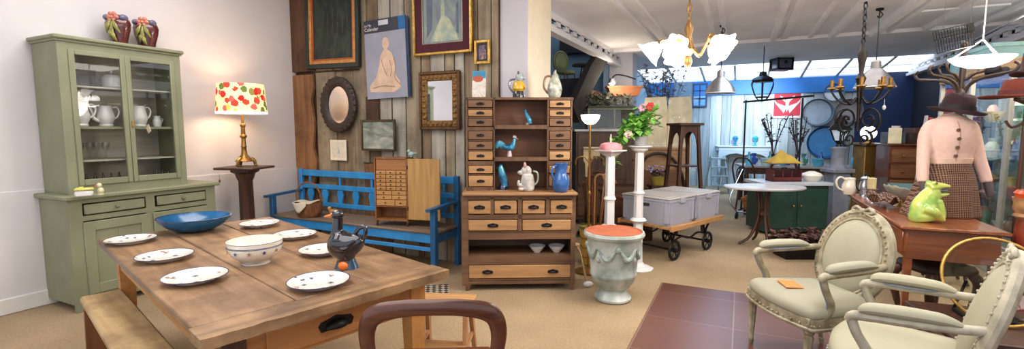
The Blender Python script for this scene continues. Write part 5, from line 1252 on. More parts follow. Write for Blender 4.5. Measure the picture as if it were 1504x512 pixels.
# mannequin torso with cardigan, skirt and hat
MZ = .781
ML = Vector((1.455, 4.82, MZ)); MR = YAW - .05
t = thing('mannequin', 'headless mannequin in cropped pink cardigan and brown check skirt standing on the desk', 'mannequin', ML, MR)
skin = plain('pale mannequin', C(220, 190, 168), .5)
knit = plain('pink knit', C(226, 192, 178), .85, var=.04, sc=30, bmp=.3)
def ering(c, rx, ry, z, n=32, ph=0): return [(c[0] + rx * math.cos(2 * PI * k / n), c[1] + ry * math.sin(2 * PI * k / n), z) for k in range(n)]
g = MB(); g.rings([ering((0, 0), rx, ry, z) for z, rx, ry in ((.36, .13, .1), (.42, .125, .095), (.5, .135, .1), (.6, .15, .11), (.68, .15, .09), (.73, .11, .075), (.76, .06, .06), (.79, .05, .05), (.795, .02, .02))]); g.build('torso', skin, t, sharp=180)
g = MB()
body = [(.425, .148, .112), (.45, .153, .118), (.49, .156, .12), (.53, .162, .128), (.57, .168, .136), (.61, .172, .138), (.65, .172, .13), (.69, .17, .115), (.72, .155, .1), (.745, .12, .085), (.768, .085, .075), (.78, .068, .068)]
g.rings([ering((0, -.006), rx, ry, z) for z, rx, ry in body])
for s in (-1, 1):
    g.tube([(s * .1, 0, .715), (s * .148, .0, .695), (s * .178, -.0, .62), (s * .194, -.015, .53), (s * .21, -.035, .43), (s * .226, -.06, .34), (s * .234, -.08, .265)], [.042, .046, .048, .045, .042, .04, .037], 16, 4, up=(0, 1, 0))
g.build('cardigan', knit, t, remesh=.011, smooth_it=3)
MB().rings([ering((0, -.006), rx, ry, z) for z, rx, ry in ((.405, .14, .105), (.407, .15, .115), (.45, .158, .123), (.452, .15, .115))]).build('ribbed_hem', plain('pink rib', C(222, 190, 172), .85, bmp=.3), t, sharp=60)
btn = plain('brown button', C(92, 70, 56), .3, coat=.4)
for k, z in enumerate((.47, .535, .6, .665)):
    ry = [.12, .13, .138, .126][k] + .007
    MB().tube([(-.05, -ry * .95 - .004, z), (-.05, -ry * .95 - .014, z)], .0125, 12).build('button', btn, t)
g = MB(); g.strip([(-.04, -.122, .43), (-.04, -.13, .5), (-.04, -.142, .58), (-.04, -.138, .66), (-.035, -.1, .735)], .003, .006, up=(1, 0, 0), sub=4); g.build('button_placket', plain('placket line', C(180, 140, 122), .8), t)
for s in (-1, 1): MB().tube([(s * .234, -.08, .28), (s * .24, -.1, .21), (s * .233, -.115, .16)], [.026, .026, .014], 10, 3).build('hand_stub', plain('dark glove', C(84, 70, 70), .7), t)
def tweed():
    m, nt, b = new_mat('brown check tweed'); v = coords(nt)
    w1 = nt.nodes.new('ShaderNodeTexWave'); w1.bands_direction = 'X'; w1.inputs['Scale'].default_value = 24; w1.inputs['Distortion'].default_value = 1
    w2 = nt.nodes.new('ShaderNodeTexWave'); w2.bands_direction = 'Z'; w2.inputs['Scale'].default_value = 24; w2.inputs['Distortion'].default_value = 1
    nt.links.new(v, w1.inputs['Vector']); nt.links.new(v, w2.inputs['Vector'])
    ad = nt.nodes.new('ShaderNodeMath'); ad.operation = 'MULTIPLY'; nt.links.new(w1.outputs['Fac'], ad.inputs[0]); nt.links.new(w2.outputs['Fac'], ad.inputs[1])
    r = ramp(nt, ad.outputs[0], [(.12, C(72, 46, 38)), (.5, C(158, 124, 100))])
    nt.links.new(r.outputs['Color'], b.inputs['Base Color']); b.inputs['Roughness'].default_value = .9
    return m
tw = tweed()
g = MB()
def skring(z, r_, fold, ex=0): return [((r_ * (1 + fold * math.cos(9 * a)) + ex * max(0, math.cos(a - 3.5))) * math.cos(a), (r_ * .8 * (1 + fold * math.cos(9 * a + .5))) * math.sin(a), z) for a in [2 * PI * k / 72 for k in range(72)]]
g.rings([skring(z, r_, f_, e) for z, r_, f_, e in ((.425, .14, 0, 0), (.4, .15, .01, 0), (.33, .175, .02, 0), (.22, .2, .03, .02), (.1, .215, .05, .05), (.015, .23, .06, .08), (.0, .232, .06, .08))])
g.build('skirt', tw, t, sharp=180)
o = MB().rings([ering((0, 0), rx, ry, z) for z, rx, ry in ((.385, .156, .128), (.42, .149, .12), (.421, .14, .11))], cap=False).build('waistband', tw, t)
t = thing('felt_hat', 'dark plum felt hat sitting on the neck of the pink mannequin', 'hat', ML + Vector((.03, .015, .8)), MR)
plum = plain('plum felt', C(52, 28, 34), .9, var=.15)
g = MB(); g.m = Matrix.Rotation(.12, 4, 'Y') @ Matrix.Rotation(.14, 4, 'X')
n = 40
g.rings([[(r_ * math.cos(2 * PI * k / n), r_ * .85 * math.sin(2 * PI * k / n), z + w * math.cos(4 * PI * k / n)) for k in range(n)] for r_, z, w in ((.14, .0, .0), (.185, .005, .012), (.19, .012, .012), (.115, .03, .002), (.108, .06, 0), (.1, .11, 0), (.085, .135, .006), (.05, .135, .012), (.01, .13, .01))])
g.build('crown_and_brim', plum, t, sharp=180)
g = MB(); g.m = Matrix.Rotation(.12, 4, 'Y') @ Matrix.Rotation(.14, 4, 'X'); g.rings([[(r_ * math.cos(2 * PI * k / n), r_ * .85 * math.sin(2 * PI * k / n), z) for k in range(n)] for r_, z in ((.119, .03), (.115, .058), (.112, .058), (.112, .03))], closed=True); g.build('hat_band', plain('black band', C(30, 20, 28), .7), t)
# plaid scarf on the desk
t0 = thing('plaid_scarf', 'crumpled brown plaid scarf lying on the desk left of the frog jug', 'scarf', (1.07, 5.0, .782), 0)
g = MB()
g.sheet(lambda u, v: (-.02 + .16 * u + .02 * math.sin(7 * v), -.12 + .5 * v + .02 * math.sin(9 * u), .02 + .05 * abs(math.sin(7 * u + 3 * v)) + .045 * abs(math.sin(5 * v + 2 * u))), 26, 26)
g.build('cloth', tw, t0, sharp=180, solid=.006)
# frog jug
t = thing('frog_jug', 'bright green ceramic frog jug with open mouth at the front of the desk', 'jug', drop(1366, 324, .781) + Vector((-.02, -.04, .013)), MR - .2)
frog = plain('frog green glaze', C(150, 196, 96), .15, 0, .1, 9, coat=.6, c2=C(216, 220, 110))
g = MB()
g.tube([(-.02, 0, .0), (-.025, 0, .03), (-.025, 0, .1), (-.01, 0, .16), (.01, 0, .21), (.02, 0, .235)], [(.09, .075), (.1, .085), (.09, .076), (.068, .062), (.05, .052), (.03, .035)], 20, 4, up=(1, 0, 0))
g.tube([(-.02, 0, .235), (.04, 0, .25), (.09, 0, .252), (.11, 0, .248)], [(.034, .05), (.028, .046), (.015, .038), (.006, .024)], 16, 3, up=(0, 0, 1))
g.tube([(.0, 0, .19), (.05, 0, .185), (.09, 0, .192), (.105, 0, .196)], [(.032, .046), (.02, .042), (.011, .034), (.005, .022)], 16, 3, up=(0, 0, 1))
for s in (-1, 1):
    g.ell((.0, s * .034, .272), (.021, .016, .016), 10, 8)
    g.tube([(-.06, s * .06, .09), (-.01, s * .085, .07), (.03, s * .075, .025), (.06, s * .07, .012)], [.034, .032, .022, .014], 10, 4)
    g.tube([(.03, s * .045, .15), (.055, s * .05, .08), (.06, s * .045, .012)], [.022, .017, .02], 10, 4)
g.build('body', frog, t, remesh=.006, smooth_it=3)
MB().tube([(.02, 0, .218), (.06, 0, .22), (.092, 0, .222)], [(.014, .035), (.014, .034), (.01, .03)], 12, up=(0, 0, 1)).build('open_mouth', plain('grey mouth', C(96, 112, 124), .3), t)
for s in (-1, 1): MB().ell((.006, s * .046, .275), (.009, .006, .009), 8, 6).build('eye', plain('frog eye', C(130, 126, 50), .2), t)
# dishes on the desk
t = thing('water_jug', 'cream pitcher with a big loop handle at the far end of the desk', 'jug', drop(1247, 285, .781), YAW)
MB().lathe([(0, 0), (.05, 0), (.07, .05), (.066, .1), (.045, .14), (.05, .17), (.042, .17), (0, .13)], 20).build('body', cream_china, t)
MB().tube([(-.04, 0, .15), (-.1, 0, .18), (-.14, 0, .14), (-.12, 0, .07), (-.065, 0, .04)], .009, 8, 5).build('handle', cream_china, t)
silver = plain('old silver', C(180, 184, 196), .2, .95, .1)
t = thing('silver_coffee_pot', 'small dark-knobbed silver coffee pot beside the cream pitcher on the desk', 'pot', drop(1261, 287, .781) + Vector((.05, .02, 0)), YAW)
MB().lathe([(0, 0), (.045, 0), (.04, .015), (.055, .06), (.05, .11), (.035, .15), (.04, .18), (.02, .2), (0, .205)], 20).build('body', silver, t)
MB().tube([(.05, 0, .06), (.08, 0, .09), (.09, 0, .15)], [.012, .009, .006], 8, 3).build('spout', silver, t); MB().tube([(-.035, 0, .16), (-.085, 0, .15), (-.08, 0, .08), (-.05, 0, .05)], .006, 8, 4).build('handle', black_iron, t); knob(MB(), (0, 0, .2), (0, 0, 1), .012).build('knob', black_iron, t)
t = thing('candle_holder', 'squat silver candle holder carrying the thick cream candle on the desk', 'candle holder', drop(1279, 291, .781), 0)
MB().lathe([(0, 0), (.05, 0), (.03, .02), (.018, .05), (.024, .07), (.05, .085), (.055, .095), (0, .095)], 20).build('holder', silver, t)
o = MB().lathe([(0, 0), (.036, 0), (.037, .1), (.03, .104), (0, .1)], 20).tube([(0, 0, .1), (0, 0, .115)], .002, 5).build('candle', plain('candle wax', C(206, 190, 140), .5))
tag(o, 'thick cream pillar candle on the silver holder on the desk', 'candle', loc=drop(1279, 291, .781) + Vector((0, 0, .0965)))
t = thing('shell_bowl', 'pale grey pointed shell-shaped bowl on the desk beside the mannequin', 'bowl', drop(1318, 296, .781) + Vector((-.03, -.27, 0)), YAW)
MB().lathe([(0, 0), (.06, 0), (.03, .02), (.025, .05), (.0, .05)], 16).build('foot', gilt, t)
g = MB(); g.sheet(lambda u, v: ((.03 + .15 * v) * math.cos(2 * PI * u) * (1 + .25 * math.cos(2 * PI * u)) , (.03 + .1 * v) * math.sin(2 * PI * u), .05 + .1 * v * v + .035 * v * math.cos(2 * PI * u + PI) + .006 * math.cos(24 * PI * u) * v), 48, 8); g.build('shell', plain('grey shell', C(160, 154, 138), .35, var=.12, bmp=.1), t, solid=.006)
t = thing('document_box', 'teal green flat box lying on cream cloth at the back of the desk', 'box', (1.48, 5.72, .782), .0)
MB().box(-.12, .1, -.32, .28, .0, .07, .02).build('cream_liner', plain('cream linen', C(190, 172, 140), .9), t)
MB().box(-.13, .11, -.33, .29, .07, .13, .006).build('lid', plain('teal cloth', C(24, 70, 72), .6), t)
# glass bowl with gilt rim on a low dark table
t = thing('low_table', 'low dark wooden table behind the front armchair at the right edge', 'table', (1.6, 3.66, .004), .1)
MB().box(-.55, .55, -.32, .32, .285, .315, .006).build('table_top', dark_wood, t)
for sx in (-1, 1):
    for sy in (-1, 1): MB().box(sx * .5 - .03, sx * .5 + .03, sy * .27 - .03, sy * .27 + .03, 0, .285, .004).build('leg', dark_wood, t)
MB().box(-.47, .47, -.25, .25, .1, .12).build('lower_shelf', dark_wood, t)
t = thing('gilt_glass_dish', 'round glass bowl with gilt rim propped upright on the low dark table', 'bowl', (1.39, 3.66, .3195), YAW - .35, None, 1.08)
g = MB(); g.m = Matrix.Translation((0, .04, .225)) @ Matrix.Rotation(1.12, 4, 'X')
g.lathe([(0, -.1), (.1, -.1), (.2, -.05), (.235, 0)], 40, cap=False); g.build('glass_bowl', mm('bowl glass', lambda: glass('bowl glass', (.93, .93, .88, 1), .8)), t, solid=.004)
g = MB(); g.m = Matrix.Translation((0, .04, .225)) @ Matrix.Rotation(1.12, 4, 'X')
g.tube([(.238 * math.cos(2 * PI * k / 48), .238 * math.sin(2 * PI * k / 48), .0) for k in range(48)], .008, 8, closed=True); g.build('gilt_rim', gilt, t)
g = MB().tube([(-.12, .16, .012), (-.1, .1, .2)], .008, 8).tube([(.12, .16, .012), (.1, .1, .2)], .008, 8).tube([(-.12, .0, .012), (.12, .0, .012)], .01, 8).tube([(-.12, .0, .012), (-.12, .16, .012)], .01, 8).tube([(.12, .0, .012), (.12, .16, .012)], .01, 8); g.build('easel', black_iron, t)
# red ceramic pedestal at the right edge
loc = at(1491, 300, 3.2); loc.z = .004
t = thing('ceramic_pedestal', 'tall red glazed ceramic pedestal with orange top at the right edge', 'pedestal', loc + Vector((.06, -.12, 0)), 0)
redg = plain('oxblood glaze', C(124, 50, 36), .25, 0, .3, 8, coat=.5)
MB().lathe([(0, 0), (.13, 0), (.13, .04), (.1, .08), (.09, .2), (.1, .5), (.095, .8), (.085, .86)], 28).build('column', redg, t)
MB().lathe([(.085, .86), (.11, .88), (.1, .9), (.115, .93), (.11, .96), (.12, 1.0), (.1, 1.0)], 28).build('collar', plain('buff glaze', C(160, 120, 84), .35, var=.3, sc=20), t)
MB().lathe([(.085, .99), (.105, 1.0), (.115, 1.03), (.1, 1.05), (0, 1.045)], 28).build('top', plain('orange red glaze', C(206, 84, 44), .25, coat=.5), t)
# coat stand with hats
loc = at(1410, 150, 4.45); loc.z = 0
t = thing('coat_stand', 'bentwood coat stand with curved arms behind the mannequin', 'coat stand', loc, YAW)
bw = wood('bentwood', C(40, 27, 22), C(66, 46, 36), 'z', .4)
MB().tube([(0, 0, .3), (0, 0, 2.2)], [.03, .024], 12).lathe([(.024, 2.19), (.034, 2.21), (.03, 2.24), (0, 2.26)], 14).lathe([(.03, 1.72), (.045, 1.74), (.045, 1.8), (.03, 1.82)], 14).build('pole', bw, t)
CSL = loc.copy()
for k in range(4):
    a = k * PI / 2 + .25
    f = lambda r_, z: (r_ * math.cos(a), r_ * math.sin(a), z)
    MB().tube([f(.03, 1.78), f(.07, 1.86), f(.17, 1.91), f(.3, 1.93), f(.38, 1.945), f(.41, 1.99), f(.38, 2.02)], .014, 8, 5).build('curved_arm', bw, t)
    MB().tube([f(.03, 1.9), f(.1, 1.95), f(.17, 1.97), f(.2, 2.03), f(.17, 2.06)], .011, 8, 4).build('upper_hook', bw, t)
for k in range(4):
    a = k * PI / 2 + .3
    MB().tube([(.02 * math.cos(a), .02 * math.sin(a), .5), (.12 * math.cos(a), .12 * math.sin(a), .3), (.16 * math.cos(a), .16 * math.sin(a), .08), (.19 * math.cos(a), .19 * math.sin(a), .012)], .014, 8, 4).build('foot', bw, t)
n = 40
def hat(name, label, loc, r_, h, m, bm_, tilt=(0, 0)):
    t = thing(name, label, 'hat', loc, YAW)
    T = Matrix.Rotation(tilt[0], 4, 'Y') @ Matrix.Rotation(tilt[1], 4, 'X')
    g = MB(); g.m = T
    g.rings([[(q * math.cos(2 * PI * k / n), q * .88 * math.sin(2 * PI * k / n), z + w_ * math.cos(4 * PI * k / n)) for k in range(n)] for q, z, w_ in ((r_ * .6, 0, 0), (r_, .0, .012), (r_ * 1.02, .008, .012), (r_ * .58, .018, .002), (r_ * .55, h * .5, 0), (r_ * .5, h * .95, .004), (r_ * .35, h, .008), (.01, h * .95, .006))])
    g.build('crown_and_brim', m, t, sharp=180)
    g = MB(); g.m = T; g.rings([[(q * math.cos(2 * PI * k / n), q * .88 * math.sin(2 * PI * k / n), z) for k in range(n)] for q, z in ((r_ * .6, .016), (r_ * .585, .05), (r_ * .57, .05), (r_ * .57, .016))], closed=True); g.build('hat_band', bm_, t)
    return t
hs = thing('hat_stand', 'slim dark wooden hat stand with peg at the right edge carrying hats', 'hat stand', (1.8, 4.62, .004), YAW)
MB().lathe([(0, 0), (.12, 0), (.12, .02), (.03, .05), (.015, .1), (0, .1)], 20).build('base', dark_wood, hs)
MB().tube([(0, 0, .08), (0, 0, 1.64)], .014, 10).lathe([(.015, 1.62), (.07, 1.65), (.07, 1.67), (0, 1.675)], 20).build('pole', dark_wood, hs)
MB().tube([(0, 0, 1.5), (-.06, .03, 1.46), (-.09, .05, 1.51)], .009, 8, 3).build('peg', dark_wood, hs)
HS = hs.location
rust = plain('rust felt', C(120, 52, 36), .9, var=.15)
hat('felt_hat', 'rust red wide-brimmed felt hat on the hat stand at the right edge', HS + Vector((0, 0, 1.678)), .27, .12, rust, plain('rust ribbon', C(92, 34, 30), .7), (-.05, .02))
hat('felt_hat', 'dark brown felt hat stacked on the rust red hat at the right edge', HS + Vector((.02, .0, 1.83)), .13, .16, plain('dark brown felt', C(70, 42, 38), .9), plain('brown ribbon', C(50, 28, 26), .7))
hat('felt_hat', 'small black hat hung on the right arm of the bentwood coat stand', CSL + Vector((.31, .25, 1.965)), .11, .085, plain('black felt', C(28, 24, 32), .9), black_iron, (-.5, 0))
# ================================================================ hanging lamps
def chain(mb, x, y, z0, z1, link=.03, r=.004):
    z = z1; k = 0
    while z > z0:
        h = min(link, z - z0 + .001)
        pts = [(x + (link * .3 * math.sin(a) if k % 2 else 0), y + (0 if k % 2 else link * .3 * math.sin(a)), z - link * .5 + link * .62 * math.cos(a)) for a in [2 * PI * q / 8 for q in range(8)]]
        mb.tube(pts, r, 5, closed=True); z -= link; k += 1
    return mb
loc = Vector((-.36, 3.58, 0)); zc = 2.0
t = thing('chandelier', 'brass ceiling chandelier with glowing frilled tulip glass shades hanging over the shop', 'chandelier', loc, .2)
br = plain('antique brass', C(140, 104, 60), .35, .8, .2)
g = MB(); chain(g, 0, 0, zc + .22, 2.8, .045, .006); g.build('chain', br, t)
MB().lathe([(.05, 2.85), (.05, 2.83), (.02, 2.79), (0, 2.79)], 16).build('ceiling_rose', br, t)
MB().lathe([(0, zc - .13), (.015, zc - .12), (.03, zc - .08), (.018, zc - .04), (.05, zc), (.03, zc + .05), (.018, zc + .1), (.03, zc + .14), (.012, zc + .2), (0, zc + .22)], 16).build('stem', br, t)
opal = emis('frilled opal glass', (1, .95, .88, 1), 9)
for k in range(5):
    a = k * 2 * PI / 5 + .55
    c, s = math.cos(a), math.sin(a)
    MB().tube([(.04 * c, .04 * s, zc + .01), (.09 * c, .09 * s, zc - .04), (.14 * c, .14 * s, zc + .03), (.165 * c, .165 * s, zc + .08), (.19 * c, .19 * s, zc + .06)], .009, 8, 4).build('scroll_arm', br, t)
    g = MB(); g.m = Matrix.Translation((.185 * c, .185 * s, zc + .05)) @ Matrix.Rotation(a, 4, 'Z') @ Matrix.Rotation(2.25, 4, 'Y')
    g.lathe([(.02, 0), (.03, .01), (.045, .03), (.06, .06), (.068, .09), (.09, .115), (.086, .117), (.06, .09), (.05, .06), (.02, .02)], 36, cap=False, wob=lambda a_, z: .16 * math.cos(6 * a_) * max(0, (z - .05) / .065))
    g.build('tulip_shade', opal, t)
    g = MB(); g.m = Matrix.Translation((.185 * c, .185 * s, zc + .05)) @ Matrix.Rotation(a, 4, 'Z') @ Matrix.Rotation(2.25, 4, 'Y')
    g.lathe([(.012, -.02), (.03, -.015), (.032, .02), (.02, .02)], 14); g.build('lamp_holder', br, t)
def pendant(label, loc, r, cz, m=alu):
    t = thing('pendant_lamp', label, 'pendant lamp', (loc.x, loc.y, 0), 0)
    MB().tube([(0, 0, cz + r * 1.15), (0, 0, 2.84)], .006, 6).build('cable', black_iron, t)
    MB().lathe([(.04, 2.85), (.04, 2.83), (0, 2.82)], 14).tube([(0, 0, 2.82), (.03, 0, 2.78), (0, 0, 2.74), (-.02, 0, 2.77)], .006, 6, 3).build('ceiling_hook', black_iron, t)
    MB().lathe([(r, cz - r * .4), (r * .98, cz - r * .3), (r * .75, cz + r * .15), (r * .42, cz + r * .55), (r * .26, cz + r * .68), (r * .24, cz + r * 1.05), (r * .14, cz + r * 1.15), (0, cz + r * 1.15), (0, cz + r * 1.1), (r * .2, cz + r * .6), (r * .7, cz + r * .1), (r * .95, cz - r * .35)], 36, cap=False).build('shade', m, t)
    MB().lathe([(r * 1.0, cz - r * .43), (r * 1.02, cz - r * .4), (r, cz - r * .37), (r * .97, cz - r * .4)], 36, cap=False).build('rim', plain('pale rim', C(226, 226, 230), .3), t)
    MB().ell((0, 0, cz - r * .05), r * .2, 12, 8).build('bulb', emis('cool bulb', (.9, .95, 1, 1), 2.5), t)
p = at(1058, 128, 6.6); pendant('spun aluminium factory pendant lamp with glowing white rim, left one, below the chandelier', p, .2, p.z)
p = at(1285, 118, 5.7); pendant('spun aluminium pendant lamp behind the wrought iron chandelier', p, .205, p.z, plain('warm aluminium', C(132, 126, 122), .42, .7, .1))
# lanterns
p = at(1148, 90, 9.6)
t = thing('ceiling_lantern', 'black square projector-like lantern close under the ceiling', 'lantern', (p.x, p.y, 0), YAW)
g = MB()
for x in (-.14, .14):
    for y in (-.14, .14): g.box(x - .016, x + .016, y - .016, y + .016, p.z - .15, p.z + .17)
g.box(-.17, .17, -.17, .17, p.z + .15, p.z + .2, .01).box(-.16, .16, -.16, .16, p.z - .18, p.z - .14, .008).box(-.156, .156, -.156, .156, p.z + .02, p.z + .04)
g.build('frame', black_iron, t)
MB().box(-.135, .135, -.135, .135, p.z - .14, p.z + .15).build('glass_panes', plain('smoked glass', C(84, 92, 108), .15, coat=.4), t)
MB().tube([(0, 0, p.z + .2), (0, 0, 2.85)], .012, 8).box(-.02, .02, -.17, -.15, p.z - .06, p.z + .0).build('hanging_rod', black_iron, t)
p = at(1120, 126, 8.2)
t = thing('hanging_lantern', 'six-sided glass lantern with dark top hanging in front of the back wall', 'lantern', (p.x, p.y, 0), YAW)
MB().lathe([(.0, p.z + .24), (.06, p.z + .23), (.07, p.z + .17), (.16, p.z + .13), (.19, p.z + .09), (.15, p.z + .06)], 6).build('cap', black_iron, t)
g = MB()
for k in range(6):
    a = k * PI / 3; g.tube([(.17 * math.cos(a), .17 * math.sin(a), p.z + .08), (.185 * math.cos(a), .185 * math.sin(a), p.z), (.1 * math.cos(a), .1 * math.sin(a), p.z - .2), (0, 0, p.z - .26)], .009, 6, 3)
g.lathe([(.105, p.z - .2), (.115, p.z - .2), (.115, p.z - .18), (.105, p.z - .18)], 6, cap=False); g.build('frame', black_iron, t)
MB().lathe([(.16, p.z + .07), (.175, p.z), (.095, p.z - .19)], 6, cap=False).build('panes', mm('lantern glass', lambda: glass('lantern glass', (.95, .98, 1, 1), .6)), t)
MB().tube([(0, 0, p.z + .24), (0, 0, 2.85)], .008, 6).build('hanging_rod', black_iron, t)
# wrought iron chandelier
p = at(1262, 150, 5.1)
t = thing('iron_chandelier', 'large wrought iron chandelier with scrolls and brass candle cups hanging right of the middle', 'chandelier', (p.x, p.y, 0), YAW)
g = MB(); chain(g, 0, 0, p.z + .62, 2.82, .06, .008); g.build('chain', black_iron, t)
MB().lathe([(.03, 2.84), (.05, 2.85), (.02, 2.8), (0, 2.8)], 12).build('ceiling_rose', black_iron, t)
MB().lathe([(.012, p.z - .3), (.02, p.z), (.03, p.z + .1), (.035, p.z + .2), (.05, p.z + .25), (.02, p.z + .3), (.03, p.z + .4), (.05, p.z + .5), (.025, p.z + .55), (.015, p.z + .62)], 14).build('stem', plain('dark bronze', C(48, 38, 34), .45, .6, .3, 20), t)
for k in range(8):
    a = k * PI / 4 + .2; c, s = math.cos(a), math.sin(a)
    MB().tube([(.03 * c, .03 * s, p.z + .05), (.1 * c, .1 * s, p.z - .02), (.19 * c, .19 * s, p.z + .03), (.25 * c, .25 * s, p.z + .12), (.25 * c, .25 * s, p.z + .15)], .01, 6, 4).build('arm', black_iron, t)
    MB().lathe([(.01, p.z + .13), (.045, p.z + .15), (.04, p.z + .16), (.018, p.z + .165), (.02, p.z + .24), (0, p.z + .24)], 12, (.25 * c, .25 * s, 0)).build('candle_cup', bronze, t)
for k in range(4):
    a = k * PI / 2 + .1; c, s = math.cos(a), math.sin(a)
    g = MB(); pts = []
    for i in range(20):
        q = i / 19; ang = -PI / 2 + q * 3.6 * PI; r_ = .13 * (1 - q) + .014
        pts.append(((.14 + r_ * math.cos(ang)) * c, (.14 + r_ * math.cos(ang)) * s, p.z - .18 + r_ * math.sin(ang)))
    g.tube(pts, .009, 6, 2)
    pts = []
    for i in range(16):
        q = i / 15; ang = PI / 2 - q * 3.2 * PI; r_ = .085 * (1 - q) + .01
        pts.append(((.1 + r_ * math.cos(ang)) * c, (.1 + r_ * math.cos(ang)) * s, p.z - .39 + r_ * math.sin(ang)))
    g.tube(pts, .008, 6, 2)
    g.build('scroll', black_iron, t)
MB().ell((.19, -.1, p.z - .06), (.016, .016, .026), 8, 6).tube([(.19, -.1, p.z - .04), (.19, -.1, p.z + .03)], .002, 5).build('crystal_drop', white_china, t)
# bowl lamp and wire rack at the right
p = at(1441, 92, 3.6)
t = thing('bowl_lamp', 'white glass dish lamp hung on three cords at the upper right', 'pendant lamp', (p.x, p.y, 0), 0)
MB().lathe([(0, p.z - .045), (.08, p.z - .035), (.15, p.z - .005), (.185, p.z + .03), (.19, p.z + .04), (.178, p.z + .035), (.12, p.z), (0, p.z - .025)], 36).build('dish', emis('opal dish', (1, .98, .95, 1), 1.1), t)
for k in range(3):
    a = k * 2 * PI / 3 + .6; MB().tube([(.178 * math.cos(a), .178 * math.sin(a), p.z + .035), (0, 0, p.z + .17)], .005, 6).build('cord', white_china, t)
MB().tube([(0, 0, p.z + .16), (0, 0, 2.84)], .005, 6).lathe([(.04, 2.85), (.03, 2.82), (0, 2.82)], 12).build('hanging_cord', white_china, t)
p = at(1404, 57, 3.6)
t = thing('wire_rack', 'tilted black wire letter rack hanging from the ceiling at the upper right', 'rack', p, YAW)
g = MB(); g.m = Matrix.Rotation(-.22, 4, 'Y')
for (x0, x1, z0, z1) in ((-.15, .13, -.075, .025), (-.16, .14, .025, .085)):
    for i in range(15): g.cyl((x0 + (x1 - x0) * i / 14, 0, z0), (x0 + (x1 - x0) * i / 14, 0, z1), .0022, n=5)
    g.cyl((x0, 0, z0), (x1, 0, z0), .005, n=6).cyl((x0, 0, z1), (x1, 0, z1), .005, n=6).cyl((x0, 0, (z0 + z1) / 2), (x1, 0, (z0 + z1) / 2), .0022, n=5)
    g.cyl((x0, 0, z0), (x0, 0, z1), .004, n=6).cyl((x1, 0, z0), (x1, 0, z1), .004, n=6)
g.build('wire_grid', black_iron, t)
g = MB(); g.m = Matrix.Rotation(-.22, 4, 'Y'); g.box(.09, .14, -.004, .004, .03, .085).build('dark_tab', black_iron, t)
g = MB()
for x in (-.1, .1): g.tube([(x, 0, .06), (x, 0, 2.85 - p.z)], .002, 5)
g.build('hanging_wire', chrome, t)
# ceiling conduits near the right edge
struct('trim_21', MB().tube([at(1430, 60, 4.2), at(1504, 22, 3.3), at(1600, -30, 2.6)], .012, 6), black_iron)
g = MB().strip([(1.75, 1.5, 2.82), (1.75, 5.2, 2.82), (1.78, 8.4, 2.82)], .06, .05)
for y in (3.6, 5.4, 7.2): g.strip([(1.75, y, 2.82), (2.6, y + .02, 2.82)], .02, .02)
struct('trim_22', g, ceil_mat)
# ================================================================ far end of the shop
YF = 13.155
def onfar(px, py):
    a, b = at(px, py, 1), at(px, py, 2); k = (YF - a.y) / (b.y - a.y); return a + (b - a) * k
whitew = wood('whitewashed furniture', C(196, 206, 214), C(226, 230, 234), 'x', .5, .6)
p = onfar(1156, 150)
t = thing('red_poster', 'red poster with white border and white winged emblem on the far plank wall', 'poster', p, 0)
MB().box(-.33, .33, -.02, 0, -.37, .38).build('white_border', plain('poster white', C(226, 214, 216), .6), t)
MB().box(-.275, .275, -.026, -.018, -.32, .33).build('red_field', plain('poster red', C(200, 40, 60), .6, var=.08), t)
g = MB().tr((0, -.03, 0))
for s in (-1, 1):
    g.prism([(s * .02, -.02), (s * .12, .08), (s * .16, .16), (s * .1, .13), (s * .04, .05)], -.002, .002); g.prism([(s * .01, -.1), (s * .2, -.02), (s * .27, .06), (s * .26, .0), (s * .06, -.26)], -.002, .002)
g.prism([(-.03, .08), (.05, .08), (.03, -.14), (0, -.24), (-.03, -.14)], -.003, .002)
g.build('white_emblem', plain('emblem white', C(230, 210, 216), .6), t)
def ring_tub(name, label, px, py, r, m, mi, d=.14):
    p = onfar(px, py); t = thing(name, label, 'tub', p + Vector((0, -.02, 0)), 0)
    g = MB(); g.m = Matrix.Rotation(PI / 2, 4, 'X')
    g.lathe([(r * .86, 0), (r * .9, 0), (r, d), (r * 1.03, d + .01), (r * 1.0, d + .02), (r * .95, d)], 44, cap=False); g.build('wall', m, t)
    g = MB(); g.m = Matrix.Rotation(PI / 2, 4, 'X'); g.lathe([(0, .0), (r * .9, .0), (r * .9, .012), (0, .012)], 44); g.build('base', mi, t)
zinc = plain('zinc', C(120, 130, 146), .45, .5, .15); zin = plain('zinc inside', C(170, 186, 204), .4, .4, .1)
ring_tub('zinc_tub', 'round zinc tub hung on the far wall beside the red poster', 1200, 165, .31, zinc, zin)
ring_tub('zinc_tub', 'round brownish zinc tub hung on the far wall behind the iron chandelier', 1245, 163, .265, plain('brown zinc', C(126, 120, 126), .5, .3, .2), plain('brown zinc inside', C(168, 160, 164), .5, .2, .1))
ring_tub('hanging_tray', 'large round blue tray hung low on the far wall', 1212, 209, .37, plain('tray rim', C(40, 80, 130), .4), plain('tray blue', C(70, 140, 196), .35, var=.12), .04)
ring_tub('sieve', 'small pale sieve hung above the zinc tubs on the far wall', 1224, 136, .2, zinc, whitew, .06)
p = onfar(1028, 140)
t = thing('window_frame', 'small old dark blue window frame hung on the far wall at its left end', 'frame', p + Vector((0, -.03, 0)), 0)
frame_ring(MB(), .36, .6, .04, .04, 0).box(-.015, .015, -.035, 0, -.28, .28).box(-.16, .16, -.035, 0, -.1, -.07).box(-.16, .16, -.035, 0, .1, .13).build('frame', plain('dark blue frame', C(30, 54, 96), .5), t)
MB().box(-.16, .16, -.012, -.004, -.28, .28).build('panes', plain('dim panes', C(110, 160, 200), .2), t)
t = thing('wall_cupboard', 'small grey cupboard fixed in the corner at the left end of the far wall', 'cupboard', onfar(1008, 146) + Vector((-.06, 0, 0)), 0)
